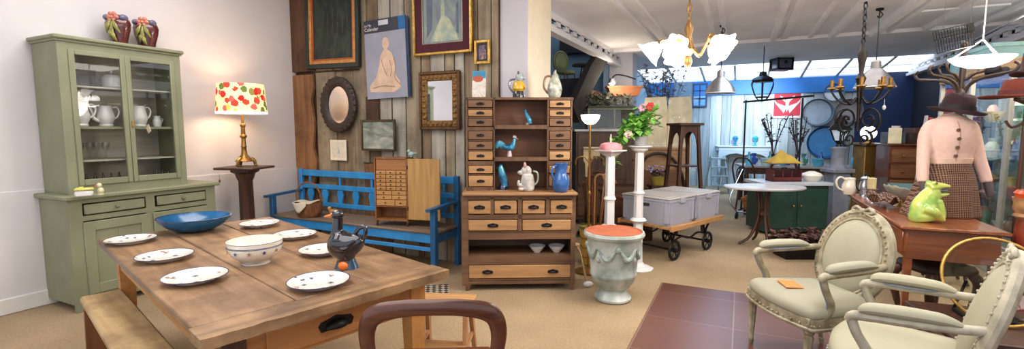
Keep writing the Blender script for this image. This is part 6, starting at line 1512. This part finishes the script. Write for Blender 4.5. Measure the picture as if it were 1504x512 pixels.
MB().box(-.22, .22, -.3, 0, -.42, .42, .01).build('carcass', plain('grey cupboard paint', C(96, 112, 130), .6), t); o = MB().box(-.2, .2, -.315, -.3, -.4, .4, .006).build('door', plain('grey cupboard door', C(104, 120, 140), .6), t)
knob(MB(), (.14, -.315, 0), (0, -1, 0), .014).build('knob', black_iron, o)
# white dressing table with a winged mirror
loc = at(1093, 240, 11.6); loc.z = 0
t = thing('dressing_table', 'white painted dressing table with curvy double mirror against the far wall', 'dressing table', loc, YAW * .5, None, 1.18)
g = MB().box(-.5, .5, 0, .42, .78, .86, .01).box(-.52, .52, -.02, .44, .86, .89, .008)
g.prism([(-.5, .78), (-.5, .62), (-.42, .66), (-.3, .72), (-.15, .74), (0, .7), (.15, .74), (.3, .72), (.42, .66), (.5, .62), (.5, .78)], -.015, .01)
g.build('table_body', whitew, t)
for sx in (-1, 1):
    for y in (.04, .38): MB().tube([(sx * .46, y, .78), (sx * .48, y - .01, .5), (sx * .43, y, .2), (sx * .47, y - .01, 0)], [.035, .03, .02, .024], 8, 3).build('leg', whitew, t)
MB().box(-.46, .46, .3, .4, .12, .62).build('lower_rack', plain('dim rack', C(150, 160, 180), .6), t)
for k in range(2):
    x = -.23 + .46 * k
    MB().tube([(x - .2, .36, .9), (x - .23, .36, 1.2), (x - .17, .36, 1.5), (x, .36, 1.62), (x + .17, .36, 1.5), (x + .23, .36, 1.2), (x + .2, .36, .9)], .028, 8, 4).build('mirror_frame', plain('blue grey frame', C(110, 130, 156), .5), t)
    MB().prism([(x - .19, .9), (x - .215, 1.2), (x - .15, 1.48), (x, 1.6), (x + .15, 1.48), (x + .215, 1.2), (x + .19, .9)], .365, .375).build('mirror_glass', mm('mirror far', lambda: plain('pale mirror', C(220, 236, 250), .06, 1, 0)), t)
for i, (px, c) in enumerate(((1076, 'blue'), (1106, 'turquoise'))):
    t2 = thing('glass_lamp', '%s glass oil lamp standing on the white dressing table, %s' % (c, ['left of the two', 'right of the two']), 'lamp', t.location + Vector((-.22 + .5 * i, .12, .891)), 0) if False else thing('glass_lamp', '%s glass oil lamp on the white dressing table, %s of the two' % (c, ['left', 'right'][i]), 'lamp', loc + Vector((-.22 + .44 * i, .1 + .1 * i, 1.052)), 0)
    m = plain(c + ' glass', C(40, 130, 190) if i == 0 else C(50, 170, 190), .1, coat=.6)
    MB().lathe([(0, 0), (.07, 0), (.03, .03), (.02, .1), (.06, .15), (.07, .2), (.03, .24), (0, .24)], 16).build('font', m, t2)
    MB().lathe([(.03, .24), (.05, .29), (.03, .36), (.025, .42), (.02, .42), (.03, .29)], 14, cap=False).build('chimney', clear, t2)
# step ladder
loc = at(1052, 276, 11.0); loc.z = 0
t = thing('step_ladder', 'small pale wooden step ladder left of the white dressing table', 'ladder', loc, YAW)
pl = plain('pale grey paint', C(170, 180, 184), .6, var=.15)
for s in (-1, 1):
    MB().strip([(s * .19, -.26, 0), (s * .15, .0, .84)], .03, .07, up=(1, 0, 0)).build('front_rail', pl, t); MB().strip([(s * .17, .3, 0), (s * .14, .03, .82)], .03, .05, up=(1, 0, 0)).build('back_rail', pl, t)
for k in range(4): MB().box(-.19 + .008 * k, .19 - .008 * k, -.3 + .068 * k, -.12 + .068 * k, .17 + .2 * k, .2 + .2 * k).build('tread', pl, t)
# clothes rail on wheels with basket
TA2 = YAW + .3
A, B = at(1091, 250, 7.9), at(1173, 250, 7.4)
A.z = B.z = 0
loc = (A + B) / 2; TA2 = math.atan2((B - A).y, (B - A).x); HL = (B - A).length / 2
t = thing('clothes_rail', 'black and chrome wheeled clothes rail in the middle of the shop', 'clothes rail', loc, TA2)
ZT = 1.93
MB().tube([(-HL - .04, 0, ZT - .03), (HL + .15, 0, ZT + .03)], .016, 8).build('top_bar', black_iron, t)
for x in (-HL, HL): MB().tube([(x, 0, .12), (x, 0, ZT)], .014, 8).tube([(x, -.28, .12), (x, .28, .12)], .014, 8).build('post', black_iron, t)
MB().tube([(-HL, -.28, .12), (HL, -.28, .12)], .014, 8).tube([(-HL, .28, .12), (HL, .28, .12)], .014, 8).tube([(-HL, -.28, .12), (-HL - .12, -.28, .3), (-HL - .05, -.1, .62), (-HL, 0, .8)], .012, 8, 3).build('base_frame', chrome, t)
for x in (-HL, HL):
    for y in (-.28, .28): MB().cyl((x - .016, y, .05), (x + .016, y, .05), .05, n=18).cyl((x, y, .05), (x, y, .12), .014).build('wheel', black_iron, t)
t = thing('wicker_basket', 'orange brown wicker basket resting on the base of the clothes rail', 'basket', loc + Vector((-HL * .35 * math.cos(TA2), -HL * .48 * math.sin(TA2), .146)), TA2)
MB().rings([[(x0 * sx_, y0 * sy_, z) for sx_, sy_ in ((-1, -1), (1, -1), (1, 1), (-1, 1))] for x0, y0, z in ((.16, .2, 0), (.22, .25, .2), (.2, .23, .2), (.15, .19, .03))]).build('basket_body', wood('orange wicker', C(130, 74, 40), C(180, 112, 66), 'x', .6, 2, .6), t)
t = thing('dried_bunch', 'bunch of dry straw standing in the orange basket', 'dried flowers', t.location + Vector((0, 0, .035)), TA2)
g = MB()
for i in range(60): g.tube([(rr.uniform(-.1, .1), rr.uniform(-.1, .1), 0), (rr.uniform(-.18, .2), rr.uniform(-.2, .2), rr.uniform(.2, .4))], .006, 4)
g.build('straw', plain('straw', C(160, 140, 96), .8, var=.3), t)
t = thing('wooden_trough', 'brown wooden trough beside the orange basket on the clothes rail base', 'trough', loc + Vector((HL * .56 * math.cos(TA2), HL * .56 * math.sin(TA2), .146)), TA2)
MB().rings([[(x0 * sx_, y0 * sy_, z) for sx_, sy_ in ((-1, -1), (1, -1), (1, 1), (-1, 1))] for x0, y0, z in ((.12, .18, 0), (.15, .22, .17), (.135, .2, .17), (.1, .16, .03))]).build('trough_body', brown_wood, t)
# marble bistro table
loc = at(1122, 282, 5.9); loc.z = 0
t = thing('bistro_table', 'oval marble-topped table with dark turned legs in the middle of the shop', 'table', loc, YAW - .05)
MB().lathe([(0, .72), (.48, .72), (.49, .735), (.48, .75), (0, .75)], 44, sy=.62).build('marble_top', plain('white marble', C(196, 194, 196), .25, var=.12, sc=4), t)
for sx in (-1, 1):
    MB().tube([(sx * .08, 0, .72), (sx * .05, 0, .4), (sx * .14, 0, .12), (sx * .28, 0, .02)], [.018, .02, .018, .016], 8, 4).build('leg', dark_wood, t); MB().tube([(0, sx * .08, .72), (0, sx * .05, .4), (0, sx * .14, .12), (0, sx * .24, .02)], [.018, .02, .018, .016], 8, 4).build('leg', dark_wood, t)
MB().lathe([(0, .38), (.06, .39), (.06, .43), (0, .44)], 16).build('boss', dark_wood, t)
# green cabinet with marble top
loc = at(1172, 268, 6.5); loc.z = 0
t = thing('marble_top_cabinet', 'dark green cabinet with white marble top behind the oval table', 'cabinet', loc, YAW)
gp = plain('dark green paint', C(30, 62, 52), .5, var=.2)
MB().box(-.44, .44, .02, .5, .04, .68).build('carcass', gp, t); MB().box(-.48, .48, -.02, .54, .68, .725, .006).build('marble_top', plain('grey white marble', C(190, 196, 206), .25, var=.12, sc=4), t)
for s in (-1, 1):
    o = MB().box(s * .22 - .2, s * .22 + .2, .005, .03, .08, .64, .006).build('door', gp, t); knob(MB(), (s * .05, .005, .4), (0, -1, 0), .016).build('knob', bronze, o)
TOP = loc + Vector((0, 0, .726))
def toploc(x, y): c, s = math.cos(YAW), math.sin(YAW); return Vector((loc.x + x * c - y * s, loc.y + x * s + y * c, .7265))
t = thing('bottle_carrier', 'dark red wooden bottle carrier on the marble-topped green cabinet', 'carrier', toploc(-.08, .22), YAW)
rw = plain('dark red paint', C(96, 34, 34), .5, var=.2)
g = MB().box(-.2, .2, -.1, .1, 0, .02)
for x in (-.2, -.07, .06, .19): g.box(x, x + .012, -.1, .1, 0, .16)
g.box(-.2, .2, -.1, -.09, 0, .06).box(-.2, .2, .09, .1, 0, .06); g.build('crate', rw, t); MB().tube([(-.19, 0, .16), (-.15, 0, .24), (.15, 0, .24), (.19, 0, .16)], .01, 8, 3).build('handle', rw, t)
t = thing('yellow_cushion', 'crumpled mustard yellow cloth heaped on the red bottle carrier', 'cloth', toploc(-.1, .22) + Vector((0, 0, .245)), YAW)
g = MB(); g.sheet(lambda u, v: (-.22 + .44 * u, -.14 + .28 * v, .01 + .14 * math.sin(PI * u) * math.sin(PI * v) * (1 + .3 * math.sin(11 * u) * math.sin(9 * v))), 22, 16); g.build('cloth', plain('mustard cloth', C(176, 146, 60), .85, var=.15), t, sharp=180, solid=.008)
t = thing('soup_tureen', 'low white dish at the right end of the marble-topped green cabinet', 'dish', toploc(.31, .2), YAW)
MB().lathe([(0, 0), (.07, 0), (.1, .04), (.12, .08), (.1, .11), (.03, .14), (0, .14)], 22, sx=1.2).build('dish', cream_china, t)
# long dark table with clutter of glass and branches in front of the far wall
loc = at(1175, 250, 9.2); loc.z = 0
t = thing('long_display_table', 'long pale-topped display table crowded with glassware before the far wall', 'table', loc, YAW * .4)
MB().box(-1.1, 1.2, -.35, .4, .72, .76, .006).build('table_top', wood('grey display top', C(150, 140, 136), C(180, 172, 168), 'x', .5), t)
MB().box(-1.02, 1.12, -.3, .35, .6, .72).build('apron', dark_wood, t)
for x in (-1.0, 1.1):
    for y in (-.28, .33): MB().lathe([(.025, 0), (.045, .1), (.03, .2), (.05, .4), (.04, .6)], 12, (x, y, 0)).build('leg', dark_wood, t)
DT = loc
def dt(x, y): c, s = math.cos(YAW * .4), math.sin(YAW * .4); return Vector((DT.x + x * c - y * s, DT.y + x * s + y * c, .761))
cg = [(C(90, 190, 220), 'turquoise'), (C(60, 90, 180), 'cobalt blue'), (C(190, 220, 220), 'clear'), (C(90, 160, 140), 'sea green')]
shape = [[(0, 0), (.05, 0), (.05, .14), (.02, .19), (.02, .26), (0, .26)], [(0, 0), (.04, 0), (.08, .06), (.08, .12), (.03, .16), (.05, .22), (.03, .22), (0, .16)], [(0, 0), (.06, 0), (.09, .08), (.1, .14), (.09, .14), (0, .04)]]
sn = ['bottle', 'vase', 'bowl']
used = set()
for i in range(14):
    col_, nm = cg[i % 4]; k = (i * 7) % 3
    x = -.95 + i * .148; y = -.2 + .32 * (i % 2)
    row = ['front row', 'back row'][i % 2]
    lab = '%s glass %s in the %s of the long display table, number %d from its left end' % (nm, sn[k], row, i // 2 + 1)
    lab = '%s glass %s, %s from the left in the display table %s' % (nm, sn[k], ['first', 'second', 'third', 'fourth', 'fifth', 'sixth', 'seventh'][i // 2], row)
    o = MB().lathe(shape[k], 16).build('glass_' + sn[k], mm('tint%d' % (i % 4), lambda: plain(nm + ' tinted glass', col_, .08, coat=.7, var=.2)))
    tag(o, lab, sn[k], 'coloured glassware on the long display table', loc=dt(x, y))
for i, px in enumerate((-.42, .02)):
    t = thing('branch_vase', 'tall vase of leafy dark branches on the long display table, %s one' % ['left', 'right'][i], 'vase', dt(px + .0, .26), 0)
    MB().lathe([(0, 0), (.05, 0), (.07, .08), (.04, .16), (.05, .2), (.035, .2), (0, .1)], 16).build('vase', plain('dark vase', C(60, 44, 44), .3), t)
    g, lf = MB(), MB()
    for q in range(9):
        a = rr.uniform(0, 2 * PI); pts = [Vector((0, 0, .15)), Vector((.06 * math.cos(a), .06 * math.sin(a), .45)), Vector((rr.uniform(.1, .26) * math.cos(a), rr.uniform(.1, .2) * math.sin(a), rr.uniform(.65, .98)))]
        g.tube(pts, .009, 5, 4)
        for w_ in catmull(pts, 4)[4:]:
            for _ in range(2): leaf(lf, w_, Vector((rr.uniform(-1, 1), rr.uniform(-1, 1), rr.uniform(-.3, .7))), rr.uniform(.06, .11))
    g.build('twigs', plain('brown twig', C(80, 54, 50), .8), t); lf.build('leaves', plain('mauve leaves', C(96, 80, 90), .7, var=.4), t)
# dark chair backs and planters under the rail
for i, (px, dd0, rz_) in enumerate(((1100, 8.6, 2.6), (1146, 8.45, 3.3))):
    p = at(px, 260, dd0); p.z = 0
    t = thing('bentwood_chair', 'dark bentwood chair with round seat, %s' % ['left of the clothes rail posts near the ladder', 'behind the oval marble table'][i], 'chair', p, rz_)
    MB().lathe([(0, .43), (.2, .43), (.21, .45), (.2, .47), (0, .465)], 24).build('seat', dark_wood, t)
    for a in (.8, 2.35, 3.9, 5.5): MB().tube([(.16 * math.cos(a), .16 * math.sin(a), .43), (.2 * math.cos(a), .2 * math.sin(a), 0)], .016, 8).build('leg', dark_wood, t)
    MB().tube([(-.18, .12, .45), (-.2, .2, .75), (-.12, .24, .92), (0, .25, .95), (.12, .24, .92), (.2, .2, .75), (.18, .12, .45)], .015, 8, 4).tube([(-.1, .17, .45), (-.1, .22, .7), (0, .235, .8), (.1, .22, .7), (.1, .17, .45)], .011, 8, 4).build('bow_back', dark_wood, t)
# low dark plank trunk and planter on the floor behind the armchair
p = at(1165, 345, 5.4); p.z = 0
t = thing('planter', 'dark planter of reddish dried leaves on the floor behind the armchair', 'planter', p + Vector((.1, .0, 0)), YAW)
MB().rings([[(-x, -y, z), (x, -y, z), (x, y, z), (-x, y, z)] for x, y, z in ((.26, .13, 0), (.32, .17, .2), (.3, .15, .2), (.24, .11, .03))]).build('trough', black_iron, t)
lf = MB()
for i in range(200): leaf(lf, Vector((rr.uniform(-.3, .3), rr.uniform(-.15, .15), rr.uniform(.17, .3))), Vector((rr.uniform(-1, 1), rr.uniform(-1, 1), rr.uniform(-.6, .5))), rr.uniform(.06, .12))
lf.build('foliage', plain('rust leaves', C(84, 48, 42), .7, var=.4), t)
# street lantern on a pillar
p = at(1229, 262, 7.0); 
t = thing('street_lantern', 'old black street lantern on a grey stone pillar right of the far table', 'street lamp', Vector((p.x, p.y, 0)), YAW)
MB().box(-.12, .12, -.12, .12, 0, .86, .01).box(-.16, .16, -.16, .16, .82, .88, .01).lathe([(.12, .88), (.09, .95), (.085, 1.1), (.11, 1.18), (.05, 1.2)], 14).build('stone_pillar', plain('grey stone', C(120, 124, 136), .8, var=.2), t)
MB().lathe([(.05, 1.18), (.03, 1.24), (.06, 1.28), (.05, 1.3)], 12).build('socket', black_iron, t)
g = MB()
for k in range(6):
    a = k * PI / 3; g.tube([(.07 * math.cos(a), .07 * math.sin(a), 1.29), (.135 * math.cos(a), .135 * math.sin(a), 1.45)], .009, 6)
g.lathe([(.15, 1.44), (.17, 1.45), (.12, 1.5), (.09, 1.54), (.1, 1.56), (.05, 1.62), (.02, 1.64), (.012, 1.7), (0, 1.7)], 6); g.build('lantern_frame', black_iron, t)
MB().lathe([(.066, 1.29), (.13, 1.45)], 6, cap=False).build('panes', mm('milky pane', lambda: plain('milky lantern glass', C(190, 206, 224), .2, em=.25)), t)
# small round globe lamp glowing by the blue wall
p = at(1276, 190, 7.6)
t = thing('globe_lamp', 'glowing white globe spot lamp on a brass column by the blue wall', 'lamp', Vector((p.x, p.y, 0)), YAW)
MB().box(-.13, .13, -.13, .13, 0, 1.2, .01).box(-.17, .17, -.17, .17, 1.2, 1.24, .008).box(-.16, .16, -.16, .16, 0, .1, .01).build('column', plain('brass column', C(150, 112, 56), .4, .5, .2), t)
MB().lathe([(.05, 1.24), (.03, 1.26), (.03, 1.3), (0, 1.3)], 12).build('socket', bronze, t)
MB().ell((0, 0, 1.4), .11, 20, 14).build('globe', emis('globe glow', (1, .97, .95, 1), 2.2), t)
# stack of brown boxes and frames at the dark blue wall
base = at(1318, 250, 6.9); base.z = 0
t = thing('chest_of_drawers', 'tall reddish brown chest of drawers against the dark blue wall', 'chest of drawers', base + Vector((.12, .1, 0)), YAW - .3)
MB().box(-.3, .3, -.22, .22, .06, 1.22).box(-.33, .33, -.25, .24, 1.22, 1.25, .006).box(-.3, .3, -.22, .22, 0, .06).build('carcass', mahogany, t)
for k in range(5):
    o = MB().box(-.27, .27, -.235, -.21, .1 + k * .22, .29 + k * .22, .006).build('drawer', brown_wood, t)
    for x in (-.14, .14): knob(MB(), (x, -.235, .195 + k * .22), (0, -1, 0), .016).build('knob', bronze, o)
bt_ = t.location
for i, (x, y, z, w, h, c, nm) in enumerate(((-.19, -.05, 1.251, .11, .16, C(90, 96, 110), 'grey tin box with a white label'), (.08, .0, 1.251, .15, .14, C(60, 44, 40), 'dark brown box'), (.08, .0, 1.392, .1, .08, C(90, 60, 54), 'small reddish box'))):
    b_ = MB().box(-w, w, -.1, .1, 0, h, .006).build('storage_box', plain(nm, c, .6, var=.15))
    tag(b_, nm + ['', ', lower one, on the chest of drawers at the dark wall', ' on the dark brown box atop the chest of drawers'][i] + (' on the chest of drawers at the dark wall' if i == 0 else ''), 'box', loc=bt_ + Vector((x, y, z)), rz=YAW)
o = MB().lathe([(0, 0), (.04, 0), (.055, .09), (.05, .09), (0, .02)], 16).build('cup', white_china); tag(o, 'white cup standing on top of the small reddish box', 'cup', loc=bt_ + Vector((-.16, -.05, 1.412)))
o = MB().box(-.08, .08, -.003, .003, -.11, .11).build('paper_label', plain('paper label', C(230, 220, 186), .7)); tag(o, 'cream paper sheet propped against the tin box on the tall chest', 'paper', loc=bt_ + Vector((-.2, -.19, 1.362)), rz=.1)
p = at(1346, 215, 6.0)
t = thing('red_sign_board', 'tall narrow red board with pale edge leaning behind the mannequin', 'board', Vector((p.x + .05, p.y, 0)), YAW + .2)
g = MB(); g.m = Matrix.Rotation(.09, 4, 'Y'); g.box(-.1, .12, -.015, .015, 0.02, 1.6, .005).build('board', plain('board red', C(130, 24, 36), .5, var=.15), t)
g = MB(); g.m = Matrix.Rotation(.09, 4, 'Y'); g.box(-.115, -.1, -.02, .02, 0.01, 1.62, .004).build('pale_edge', plain('pale edge', C(170, 160, 170), .5), t)
p = at(1330, 240, 5.6)
t = thing('leaning_board', 'grey slatted board leaning diagonally against the chest of drawers', 'board', Vector((p.x + .05, p.y + .1, 0)), YAW)
g = MB(); g.m = Matrix.Rotation(.38, 4, 'Y'); g.box(-.05, .05, -.012, .012, .03, 1.32, .004).build('board', plain('grey board', C(130, 130, 138), .6), t)
# showcase at the right wall with curios
t = thing('glass_showcase', 'tall glazed showcase full of curios along the right wall', 'showcase', (2.6, 6.7, 0), 0)
sx0, sx1, sy0, sy1 = -.28, .3, -1.35, 1.35
gm = plain('pale showcase metal', C(176, 172, 166), .4, .3, .08)
g = MB()
for x in (sx0, sx1):
    for y in (sy0, -.45, .45, sy1): g.box(x - .02, x + .02, y - .025, y + .025, 0, 2.02)
g.box(sx0 - .02, sx1 + .02, sy0 - .02, sy1 + .02, 0, .32, .006)
g.build('case_frame', gm, t)
MB().box(sx0 - .03, sx1 + .02, sy0 - .03, sy1 + .03, 2.02, 2.12, .008).build('gilt_cornice', wood('ochre cornice', C(150, 110, 60), C(190, 150, 92), 'y', .5), t)
MB().box(sx1 - .01, sx1 + .01, sy0, sy1, .32, 2.02).build('back_panel', plain('dim back panel', C(150, 150, 140), .7, var=.15), t)
for z in (.72, 1.12, 1.52): MB().box(sx0 + .02, sx1 - .02, sy0 + .02, sy1 - .02, z, z + .012).build('glass_shelf', mm('shelf glass', lambda: glass('green shelf glass', (.8, .9, .86, 1), 1.5)), t)
for y0, y1 in ((sy0 + .025, -.475), (-.425, .425), (.475, sy1 - .025)): MB().box(sx0 - .004, sx0 + .002, y0, y1, .32, 2.02).build('pane', mm('case glass', lambda: glass('case glass', (.94, .96, .95, 1), 1)), t)
MB().box(sx0 + .05, sx1 - .05, sy0 + .025, sy0 + .031, .34, 2.0).build('side_pane', mm('case glass', None), t)
cur = [(C(190, 90, 70), 'red'), (C(220, 214, 200), 'white'), (C(60, 70, 120), 'dark blue'), (C(196, 170, 90), 'ochre'), (C(90, 130, 100), 'green'), (C(130, 84, 60), 'brown'), (C(206, 150, 140), 'pink')]
shape2 = [[(0, 0), (.05, 0), (.07, .06), (.06, .14), (.03, .18), (.045, .22), (.03, .22), (0, .1)], [(0, 0), (.06, 0), (.11, .08), (.12, .12), (.1, .12), (0, .02)], [(0, 0), (.045, 0), (.05, .16), (.03, .2), (.0, .21)], [(0, 0), (.08, 0), (.05, .03), (.06, .1), (.09, .16), (.05, .2), (0, .22)]]
sn2 = ['vase', 'bowl', 'jar', 'urn']
ordn = ['first', 'second', 'third', 'fourth', 'fifth', 'sixth', 'seventh', 'eighth', 'ninth']
for si, (z, nm) in enumerate(((.321, 'lowest'), (.733, 'second'), (1.133, 'third'), (1.533, 'top'))):
    for k in range(9):
        c, cn = cur[(k * 3 + si * 2) % 7]; q = (k + si) % 4
        o = MB().lathe(shape2[q], 16).build('showcase_' + sn2[q], mm('curio' + cn, lambda: plain(cn + ' curio glaze', c, .3, coat=.4, var=.25, sc=14)))
        tag(o, '%s china %s, %s from the far end on the %s shelf of the showcase' % (cn, sn2[q], ordn[8 - k], nm), sn2[q], 'curios in the glazed showcase', loc=(2.6 - .02 + .08 * (k % 2), 6.7 - 1.17 + k * .2925, z))
# bright shop window and blue board above the showcase
win2 = bpy.data.objects.new('window_2', None); COL.objects.link(win2); win2['kind'] = 'structure'
win2.location = (3.29, 6.2, 2.48)
g = MB()
for y in (-1.5, 0, 1.5): g.box(-.03, .03, y - .03, y + .03, -.3, .3)
g.box(-.03, .03, -1.53, 1.53, -.33, -.28).box(-.03, .03, -1.53, 1.53, .28, .33); g.build('window_frame', white_paint, win2)
MB().box(-.01, .0, -1.5, 1.5, -.28, .28).build('window_pane', emis('daylit frosted pane', (.93, .96, 1, 1), 1.6), win2)
t = thing('teal_trunk', 'pale teal painted box lying on top of the glazed showcase', 'box', (2.55, 7.4, 2.121), .05)
MB().box(-.2, .2, -.5, .5, 0, .22, .01).build('box_body', plain('pale teal paint', C(130, 170, 170), .6), t); MB().box(-.21, .21, -.51, .51, .2, .25, .008).build('lid', plain('pale teal lid', C(140, 180, 178), .6), t)
# ---------------------------------------------------------------- light
w = bpy.data.worlds.new('daylight'); scn.world = w; w.use_nodes = True
bg = w.node_tree.nodes['Background']; bg.inputs['Color'].default_value = (.86, .9, 1, 1); bg.inputs['Strength'].default_value = 1.12
def light(name, kind, loc, power, color=(1, 1, 1), size=.1, rot=(0, 0, 0), size_y=None, spread=None):
    l = bpy.data.lights.new(name, kind); l.energy = power; l.color = color
    if kind == 'AREA':
        l.size = size
        if size_y: l.shape = 'RECTANGLE'; l.size_y = size_y
        if spread: l.spread = spread
    else: l.shadow_soft_size = size
    o = bpy.data.objects.new(name, l); COL.objects.link(o); o.location = loc; o.rotation_euler = rot
    return o
light('lamp_light', 'POINT', (-4.8, 3.36, 1.72), 14, (1, .78, .5), .06)
light('ceiling_fill_front', 'AREA', (-1.6, .6, 2.78), 55, (1, .96, .92), 2.4)  # unseen fill added at ceiling height, no fixture there
light('ceiling_fill_left', 'AREA', (-3.6, 2.2, 3.3), 48, (1, .97, .96), 1.6)  # another unseen fill, added over the left part of the room
light('chandelier_light', 'POINT', (-.36, 3.6, 1.86), 66, (1, .9, .78), .25)
light('mid_fill', 'AREA', (.8, 6.6, 2.75), 48, (.9, .93, 1), 2.2)  # area fill added over the middle of the shop, no lamp modelled
light('blue_light', 'AREA', (-.6, 11.4, 2.7), 34, (.36, .68, 1), 1.6, (.75, 0, 0), .8, 2.2)
light('blue_light_low', 'AREA', (-.4, 9.8, 2.75), 30, (.35, .62, 1), 1.4)
light('right_back_fill', 'AREA', (2.5, 5.0, 2.7), 45, (1, .95, .86), 1.2)  # unseen fill added above the right back corner
light('ceiling_fill_right', 'AREA', (1.2, 2.8, 2.78), 45, (1, .97, .93), 1.4)  # unseen fill added in front to brighten the mannequin
light('showcase_light', 'AREA', (2.5, 6.7, 1.99), 22, (1, .9, .72), .3, (0, 0, 0), 2.4)  # fill added inside the case to warm its contents, no strip modelled
light('far_spot', 'SPOT', at(1120, 118, 9.6), 320, (.86, .95, 1), .1, (1.35, 0, .05), spread=None)
bpy.data.lights['far_spot'].spot_size = 1.1; bpy.data.lights['far_spot'].spot_blend = 1
light('bowl_lamp_light', 'POINT', at(1441, 84, 3.6), 16, (1, .97, .93), .12)
light('spot_lamp_light', 'POINT', at(903, 124, 8.1), 18, (1, .85, .66), .06)
scn.view_settings.view_transform = 'Standard'
scn.view_settings.exposure = .16
scn.cycles.max_bounces = 7; scn.cycles.diffuse_bounces = 4; scn.cycles.transparent_max_bounces = 12
scn.cycles.sample_clamp_indirect = 8
scn.cycles.caustics_reflective = False; scn.cycles.caustics_refractive = False
try: scn.cycles.use_denoising = True
except Exception: pass
